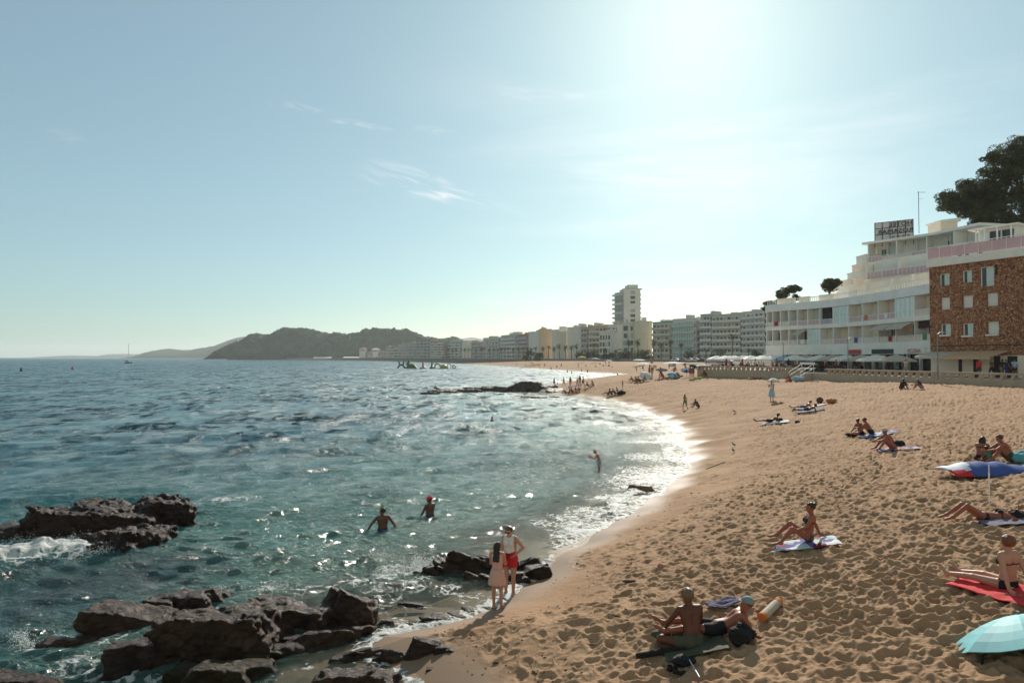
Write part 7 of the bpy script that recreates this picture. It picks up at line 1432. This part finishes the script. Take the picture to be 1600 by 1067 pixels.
def f6(e): mb = MB(); mb.lathe([(1.9, -.1), (1.9, .4), (1.6, 1.3), (1.0, 2.0), (0, 2.1)], (0, 0, 0), 18); mb.build('dome', YEL, e, smooth=True); mb = MB(); mb.lathe([(0, -.1), (2.3, -.1), (2.3, .25), (0, .25)], (0, 0, 0), 18); mb.build('base', GRN, e)
def f7(e): tube(e, 'arch', [(1.0 * math.cos(t), 0, .3 + 2.1 * math.sin(t)) for t in np.linspace(0, math.pi, 11)], .25, CL['white']); mb = MB(); mb.box(-1.4, 1.4, -1, 1, -.2, .25); mb.build('base', YEL, e, bevel=.1)
def f8(e): tube(e, 'ring', [(.75 * math.cos(t), 0, .9 + .75 * math.sin(t)) for t in np.linspace(0, 2 * math.pi, 15)], .26, GRN)
for lb, u, f in (('dark crossed inflatable frame at the left end of the water park', 627, f1), ('biggest green inflatable pyramid with slide and towers', 643, f2), ('yellow float with a dark red post between the pyramid and green post', 661, f3), ('green cone float with a dark post', 675, f4), ('green inflatable arch on a yellow float', 684, f5), ('olive yellow dome float right of the green arch', 693.5, f6), ('white arch float between the dome and the ring', 702, f7), ('upright green ring at the right end of the water park', 709.5, f8)): infl(lb, u, f)
p = on_sea(200, 567.6); e = empty('sailing_boat', tuple(p), R(25), 'small sailing boat with bare mast far out before the cape', 'boat'); mb = MB(); mb.add([(-3.4, 0, .9), (-2.6, -1.1, .8), (1, -1.3, .8), (3.6, 0, 1.2), (1, 1.3, .8), (-2.6, 1.1, .8), (-3, 0, -.2), (-2, -.7, -.2), (1, -.8, -.2), (2.8, 0, -.1), (1, .8, -.2), (-2, .7, -.2)], [(0, 1, 7, 6), (1, 2, 8, 7), (2, 3, 9, 8), (3, 4, 10, 9), (4, 5, 11, 10), (5, 0, 6, 11), (0, 5, 4, 3, 2, 1)]); mb.build('hull', mat('dark_red_hull', (.16, .05, .05), .5), e, bevel=.05); mb = MB(); mb.box(-1.6, 1.0, -.7, .7, .85, 1.7); mb.build('cabin', CL['grey'], e, bevel=.1); mb = MB(); mb.bar((.4, 0, .8), (.4, 0, 18), .2, 6); mb.build('mast', M_FRAME, e); mb = MB(); mb.bar((.4, 0, 2.2), (-3.2, 0, 2.1), .1, 6); mb.bar((.2, 0, 2.4), (-3.0, 0, 2.3), .22, 8); mb.build('boom', CL['navy'], e)
for u, v, m, lb, s in ((33, 580, CL['black'], 'dark conical buoy far out at the left', .75), (113, 577.3, CL['red'], 'dark red buoy right of the dark conical one', .75), (258, 574, CL['yellow'], 'small yellow buoy before the distant cape', .6), (313, 561.8, CL['grey'], 'low grey float just left of the headland tip', .9), (360, 571, CL['yellow'], 'small yellow buoy before the headland', .55)):
    p = on_sea(u, v); mb = MB(); mb.lathe([(0, -.4), (.8, -.3), (.9, .1), (.6, .5), (.35, 1.8), (0, 1.9)] if s > .7 else [(0, -.4), (.6, -.2), (.75, .2), (.5, .7), (0, .85)], (0, 0, 0), 14); o = mb.build('buoy', m, smooth=True); o.location = p; o.scale = (s,) * 3; tag(o, lb, 'buoy', 'buoys')

# specks of weed, shell and driftwood strewn over the sand
rng = np.random.RandomState(31); n = 5200; yy = 1 / rng.uniform(1 / 48., 1 / 11., n); xx = rng.uniform(-.12, .85, n) * yy; s_ = shore_s(xx, yy); ok = (s_ > .5) & (rng.uniform(size=n) < np.where(np.abs(s_ - 1.6 - .5 * vnoise(xx * .4, yy * .4)) < .35, 1.0, .22)); xx, yy, s_ = xx[ok], yy[ok], s_[ok]; zz = base_h(xx, yy, s_) + sand_detail(xx, yy, s_)
C_ = np.stack([xx, yy, zz + .006], 1); sz = rng.uniform(.006, .022, len(C_)) * np.where(rng.uniform(size=len(C_)) < .06, 2.2, 1); d = np.array([(1.6, 0, 0), (0, .8, 0), (-1.4, 0, 0), (0, -.7, 0), (0, 0, .5), (0, 0, -.5)], float); an = rng.uniform(0, 6.28, len(C_)); ca, sa = np.cos(an)[:, None], np.sin(an)[:, None]
D_ = d[None] * sz[:, None, None] * rng.uniform(.6, 1.5, (len(C_), 6, 1)); D_ = np.stack([D_[..., 0] * ca - D_[..., 1] * sa, D_[..., 0] * sa + D_[..., 1] * ca, D_[..., 2]], -1); V = (C_[:, None] + D_).reshape(-1, 3); T = np.array([(0, 1, 4), (1, 2, 4), (2, 3, 4), (3, 0, 4), (1, 0, 5), (2, 1, 5), (3, 2, 5), (0, 3, 5)]); F_ = (np.arange(len(C_))[:, None, None] * 6 + T[None]).reshape(-1, 3)
tag(np_mesh('beach_debris', V, F_, mat('dry_weed', (.10, .055, .035), .9, .6, 2.0), smooth=False), 'scattered specks of dry weed and shell on the sand', 'debris', kind='stuff')
# ------------------------------------------------------------------ sea front: wall, lamps, cafe terraces
WF = Front([(27.8, 101.5), (32.8, 87), (37, 61), (39.2, 52), (46, 20)])
M_WALLC = mat('warm_wall_concrete', (.46, .36, .27), .9, .14, 1.2, .3)
wall_ = empty('promenade_wall', (33, 87, 3.3), 0, 'long low concrete wall with a row of slanted openings along the promenade', 'wall')
def wfin(mb, name, m): o = mb.build(name, m, wall_); o.location = -wall_.location; return o
L_ = WF.len; gap = (WF.pos(1254), WF.pos(1290)); mb = MB(); WF.box(mb, 0, L_, -.05, .35, 1.5, 3.92); wfin(mb, 'base', M_WALLC)
mb = MB(); q = 0
for a, b in ((0, gap[0]), (gap[1], L_)): WF.box(mb, a, b, -.02, .33, 4.3, 4.46)
wfin(mb, 'coping', M_WALLC); mb = MB()
def slant(q):
    a, b = WF.at(q, .30), WF.at(q, .02); t = (WF.at(q + .3, .30) - a); w = t * .9; sl = t * .55; vs = [a, a + w, b + w, b]; lo = [Vector((v.x, v.y, 3.9)) for v in vs]; hi = [Vector((v.x + sl.x, v.y + sl.y, 4.31)) for v in vs]; mb.add(lo + hi, [(3, 2, 1, 0), (4, 5, 6, 7), (0, 1, 5, 4), (1, 2, 6, 5), (2, 3, 7, 6), (3, 0, 4, 7)])
q = .1
while q < L_ - .5:
    if not gap[0] - .3 < q < gap[1]: slant(q)
    q += .92
wfin(mb, 'openwork', M_WALLC)
# beach steps with white rails
a = WF.at(gap[0] + .2, .3, 3.9); b = WF.at(gap[1] - .2, .3, 3.9); e = empty('beach_steps', tuple(a), 0, 'white railed steps leading from the promenade down to the sand', 'steps'); d = (b - a)
mb = MB()
for i in range(4): f = (b - a).normalized(); n_ = Vector((f.y, -f.x, 0)); p0 = n_ * (i * .35); q0 = p0 + n_ * .35; mb.prism([(p0.x, p0.y), (p0.x + f.x * 2.2, p0.y + f.y * 2.2), (q0.x + f.x * 2.2, q0.y + f.y * 2.2), (q0.x, q0.y)], -1.5, -.02 - .18 * i)
mb.build('step', M_WALLC, e); 
for k in (0, 2.3):
    mb = MB(); s0 = f * k; mb.bar(s0 + Vector((0, 0, 1.0)), s0 + n_ * 1.6 + Vector((0, 0, .1)), .03, 6); mb.bar(s0 + Vector((0, 0, .55)), s0 + n_ * 1.6 + Vector((0, 0, -.3)), .03, 6); mb.bar(s0 + Vector((0, 0, 0)), s0 + Vector((0, 0, 1.0)), .03, 6); mb.bar(s0 + n_ * 1.6 + Vector((0, 0, -1)), s0 + n_ * 1.6 + Vector((0, 0, .1)), .03, 6); mb.build('rail', M_FRAME, e)
mb = MB(); mb.box(-.2, 2.6, -.1, .0, .95, 1.2); mb.box(-.2, 2.6, -.1, 0, .45, .6); o = mb.build('board', M_FRAME, e); o.rotation_euler = (0, 0, math.atan2(f.y, f.x))
def lamp(label, u, Y, vtop, arm=.5, z=3.8, grp_='street lamps on the promenade', az=0):
    p = atd(u, 558, Y); h = CAM_H + (558 - vtop) / F_PX * Y - z; e = empty('street_lamp', (p.x, p.y, z), az, label, 'street lamp', grp_); mb = MB(); mb.bar((0, 0, 0), (0, 0, 1.2), .09, 8, .07); mb.bar((0, 0, 1.2), (0, 0, h - .15), .055, 8, .04); mb.build('pole', M_METAL, e); mb = MB(); mb.bar((0, 0, h - .2), (arm * .6, 0, h), .03, 6); mb.build('arm', M_METAL, e)
    mb = MB(); mb.lathe([(0, .06), (.14, .03), (.2, -.03), (.18, -.08), (0, -.09)], (arm, 0, h), 12); mb.build('lamp_head', CL['beige'], e, smooth=True)
lamp('street lamp before the left edge of the stone clad building', 1465, 58, 519, .4); lamp('street lamp before the middle of the white hotel', 1325, 76, 527, .5); lamp('street lamp before the curved left end of the hotel', 1224, 90, 533, .5); lamp('thin street lamp at the far left end of the sea wall', 1103, 103, 545, .1); lamp('far street lamp before the white balconied block', 1159, 200, 530, .4); lamp('far street lamp left of the tall palm', 1073, 280, 527, .5); lamp('thin far mast before the blank cream gable', 1012, 330, 530, .5)
# hotel cafes: canopies, tables, guests
GC = 'white cafe canopies in front of the hotel'
cs_ = [1262, 1282, 1305, 1329, 1352, 1378, 1404, 1436]
lbs = ['first cafe canopy at the curved end of the hotel', 'cafe canopy under the white shop sign', 'cafe canopy before the street lamp at the middle of the hotel', 'cafe canopy just right of the middle street lamp', 'cafe canopy under the small red shop sign', 'cafe canopy under the long black shop sign', 'widest cafe canopy, between the black and the red lettered sign', 'cafe canopy under the red lettered sign next to the stone building']
for i, u in enumerate(cs_):
    q = HF.at(HF.pos(u), 2.6, 3.8); parasol(lbs[i], q, 2.7 if i != 6 else 3.1, 2.2, M_AWN if i % 2 else M_CANV, .65, 4, sq=True, rz=R(90 - 4 * i), group=GC)
GT = 'white umbrellas of the beach terrace'
for i, (u, Y, m) in enumerate([(1120, 112, 0), (1133, 108, 0), (1147, 106, 0), (1160, 103, 0), (1174, 101, 0), (1190, 99, 0), (1207, 97, 1), (1224, 95, 2), (1243, 93, 0), (1140, 122, 0), (1165, 118, 0)]):
    p = atd(u, 558, Y); parasol(['leftmost small white umbrella of the beach terrace', 'second white umbrella from the left end of the beach terrace', 'third white umbrella from the left end of the beach terrace', 'white umbrella of the terrace below the far lamp', 'white umbrella of the terrace left of the hotel corner', 'white umbrella touching the corner of the hotel', 'bluish white umbrella before the hotel corner', 'pale blue umbrella by the left street lamp', 'beige white umbrella right of the left street lamp', 'farther white umbrella behind the second one of the terrace', 'farther white umbrella behind the terrace middle'][i], (p.x, p.y, 3.8), 1.9, 2.15, M_CANV if m == 0 else CL['lightblue'] if m == 2 else M_BLUSH, .55, 4, sq=True, rz=.4 * i, group=GT)
# brown awning on the stone building
def awning(label, F, a, b, out, z0, z1, m, val=.2):
    A0, A1, B0, B1 = F.at(a, .05, z0), F.at(b, .05, z0), F.at(a, out, z1), F.at(b, out, z1); e = Vector((0, 0, .05)); mb = MB(); mb.add([A0, A1, B1, B0, A0 + e, A1 + e, B1 + e, B0 + e], [(0, 1, 2, 3), (7, 6, 5, 4), (0, 4, 5, 1), (1, 5, 6, 2), (2, 6, 7, 3), (3, 7, 4, 0)]); f = Vector((0, 0, -val)); g = (B1 - B0).normalized().cross(Vector((0, 0, 1))) * .02; mb.add([B0, B1, B1 + f, B0 + f, B0 + g, B1 + g, B1 + f + g, B0 + f + g], [(0, 1, 2, 3), (7, 6, 5, 4)]); o = mb.build('awning', m); return tag(o, label, 'awning', 'awnings on the stone building')
awning('beige awning on the left part of the stone clad building', BF, .1, bpos(1499), 2.6, 6.2, 5.75, M_AWN); awning('brown orange awning along the stone clad building', BF, bpos(1500), bpos(1576), 2.9, 6.25, 5.7, mat('ochre_awning_cloth', (.55, .36, .22), .85, .07, 3))
def table_mesh(e): mb = MB(); mb.lathe([(0, .72), (.38, .72), (.38, .75), (0, .75)], (0, 0, 0), 14); mb.build('table_top', M_CANV, e); mb = MB(); mb.bar((0, 0, .02), (0, 0, .72), .03, 6); mb.lathe([(0, 0), (.22, 0), (.2, .03), (0, .03)], (0, 0, 0), 10); mb.build('leg', M_METAL, e)
def chair_mesh(e):
    mb = MB(); mb.box(-.21, .21, -.21, .21, .43, .46); mb.build('seat', M_DARK, e); mb = MB(); mb.box(-.21, .21, .19, .22, .55, .86); mb.build('backrest', M_DARK, e)
    for x in (-.19, .19):
        for y in (-.19, .2): mb = MB(); mb.bar((x, y, 0), (x, y, .44 if y < 0 else .86), .014, 4); mb.build('leg', M_METAL, e)
tb = empty('cafe_table'); table_mesh(tb); ch = empty('cafe_chair'); chair_mesh(ch); t1 = c1 = True; spots = []
rc = random.Random(5); 
for u in (1268, 1290, 1312, 1336, 1358, 1384, 1408, 1430, 1448): spots.append((HF.at(HF.pos(u), rc.uniform(1.5, 3.6), 3.8), u))
for u, Y in ((1122, 104), (1138, 103), (1152, 99), (1168, 97), (1184, 95), (1200, 92), (1218, 89), (1236, 87), (1250, 86)): p = atd(u, 558, Y); spots.append((Vector((p.x, p.y, 3.8)), u))
seat = {k: v for k, v in SIT_KNEES.items()}; SEAT = dict(spine=(0, 92), chest=(0, 84), head=(0, 84), arms={-1: ((-8, -62), (10, -10)), 1: ((8, -62), (-10, -10))}, legs={-1: ((-4, -2), (0, -88)), 1: ((4, -2), (0, -88))}, hands=False)
TN = ['at the curved hotel end', 'under the second hotel canopy', 'left of the middle street lamp', 'right of the middle street lamp', 'below the small red sign', 'left of the black sign', 'right of the black sign', 'below the red lettered sign', 'at the last canopy by the stone building', 'at the left end of the terrace', 'under the second terrace umbrella', 'under the third terrace umbrella', 'in the middle of the terrace', 'right of the terrace middle', 'before the hotel corner', 'under the bluish umbrella', 'by the left street lamp', 'beside the beach steps']
for i, (p, u) in enumerate(spots):
    o = tb if t1 else copy_tree(tb); t1 = False; o.location = p; tag(o, 'round white cafe table ' + TN[i], 'table', 'cafe tables')
    for k in range(2):
        a = rc.uniform(0, 6.28) if k == 0 else a + math.pi; c = ch if c1 else copy_tree(ch); c1 = False; q = p + Vector((math.cos(a), math.sin(a), 0)) * .62; c.location = q; c.rotation_euler = (0, 0, a - math.pi / 2); tag(c, '%s dark chair of the cafe table %s' % ('left' if math.cos(a) < 0 else 'right', TN[i]), 'chair', 'cafe chairs')
        if rc.random() < .62: g_ = rc.choice(['shirt', 'tank']); cc = rc.choice(['white', 'red', 'black', 'navy', 'grey', 'orange', 'teal']); person('%s guest in %s at the table %s' % ('left' if math.cos(a) < 0 else 'right', cc, TN[i]), SEAT, rc.choice(['red', 'tan', 'brown']), rc.choice(['dark', 'brown', 'fair', 'grey']), [(g_, cc)], .03, (q.x, q.y, 3.8), a + math.pi / 2, 'short', key=('seat', g_, .03), group='cafe guests')
GW = 'people walking on the promenade'
for i, (u, Y, k, g_, c, rz) in enumerate([(1530, 60, 'stand', 'shirt', 'red', 120), (1549, 62, 'walk', 'shirt', 'brown', 90), (1566, 61, 'stand', 'shirt', 'black', 10), (1572, 60.5, 'walk', 'shirt', 'navy', 200), (1585, 61, 'stand', 'shirt', 'lightblue', 150), (1415, 68, 'walk', 'shirt', 'beige', 100), (1160, 98, 'stand', 'shirt', 'red', 90), (1213, 90, 'walk', 'tank', 'orange', 270), (1232, 88, 'stand', 'shirt', 'black', 0), (1306, 80, 'walk', 'tank', 'red', 60), (1135, 101, 'stand', 'shirt', 'red', 30), (1180, 94, 'walk', 'shirt', 'white', 250)]):
    p = atd(u, 558, Y); person(['person in a red shirt standing behind the wall at the stone building', 'walker in a brown shirt right of the red shirt', 'figure in black before the dark doorway', 'walker in navy close to the figure in black', 'person in a light blue shirt at the right end of the promenade', 'waiter in beige walking below the red lettered sign', 'person in red standing on the beach terrace', 'walker in orange before the hotel corner', 'figure in black by the left street lamp', 'walker in a red vest right of the beach steps', 'person in red at the left end of the beach terrace', 'walker in white on the beach terrace'][i], dict(FARP[k]), 'tan', 'dark', [(g_, c), ('trousers' if i % 2 else 'shorts', ['navy', 'black', 'grey'][i % 3])], .024, (p.x, p.y, 3.8), R(rz), 'short', group=GW)
# loggia guest and parked cars on the far road
def car(label, u, Y, m, rz):
    p = atd(u, 558, Y); e = empty('parked_car', (p.x, p.y, 3.8), rz, label, 'car', 'cars parked on the far sea front road'); mb = MB(); prof = [(-2.1, .35), (-2.1, .8), (-1.3, .95), (-.8, 1.42), (.7, 1.45), (1.4, .95), (2.1, .82), (2.15, .35)]; n = len(prof); mb.add([(x, -.85, z) for x, z in prof] + [(x, .85, z) for x, z in prof], [tuple(range(n)), tuple(range(n, 2 * n))[::-1]] + [(i, (i + 1) % n, n + (i + 1) % n, n + i)[::-1] for i in range(n)]); mb.build('body', m, e, bevel=.08)
    for s in (-.87, .855):
        mb = MB(); mb.add([(-1.15, s, .98), (-.75, s, 1.36), (.65, s, 1.38), (1.2, s, .98), (-1.15, s + .015, .98), (-.75, s + .015, 1.36), (.65, s + .015, 1.38), (1.2, s + .015, .98)], [(0, 1, 2, 3), (7, 6, 5, 4)]); mb.build('window', M_GLASS, e)
    for x in (-1.35, 1.35):
        for y in (-.88, .7): mb = MB(); mb.bar((x, y, .33), (x, y + .18, .33), .33, 14); mb.build('wheel', CL['black'], e)
paint = {'white': mat('white_car_paint', (.7, .7, .7), .3, .03), 'grey': mat('grey_car_paint', (.25, .26, .28), .3, .03), 'red': mat('red_car_paint', (.3, .03, .03), .3, .03), 'dark': mat('dark_car_paint', (.03, .03, .04), .3, .03)}
for i, (u, Y, c) in enumerate([(1056, 300, 'white'), (1068, 296, 'grey'), (1078, 292, 'white'), (1088, 288, 'white'), (1098, 284, 'dark'), (1111, 240, 'white'), (1123, 230, 'grey'), (1136, 222, 'white'), (1180, 180, 'white')]):
    car('%s car parked %s' % (c, ['before the greenish block', 'left of the brown stair tower', 'before the green glass balconies', 'under the slim palm', 'before the brown stair tower', 'behind the left end of the beach terrace', 'behind the second terrace umbrella', 'left of the tall lone palm', 'behind the hotel corner umbrellas'][i]), u, Y, paint[c], R(-50))
# ------------------------------------------------------------------ haze
hz = MB(); hz.box(-7000, 7200, -400, 9300, -6, 150)
hm = bpy.data.materials.new('haze_air'); hm.use_nodes = True; hn = hm.node_tree.nodes; hn.clear()
ho = hn.new('ShaderNodeOutputMaterial'); hv = hn.new('ShaderNodeVolumePrincipled'); hv.inputs['Color'].default_value = (.86, .93, .95, 1); hv.inputs['Density'].default_value = .00010; hv.inputs['Anisotropy'].default_value = .35
hm.node_tree.links.new(hv.outputs[0], ho.inputs['Volume']); tag(hz.build('haze', hm), kind='stuff')
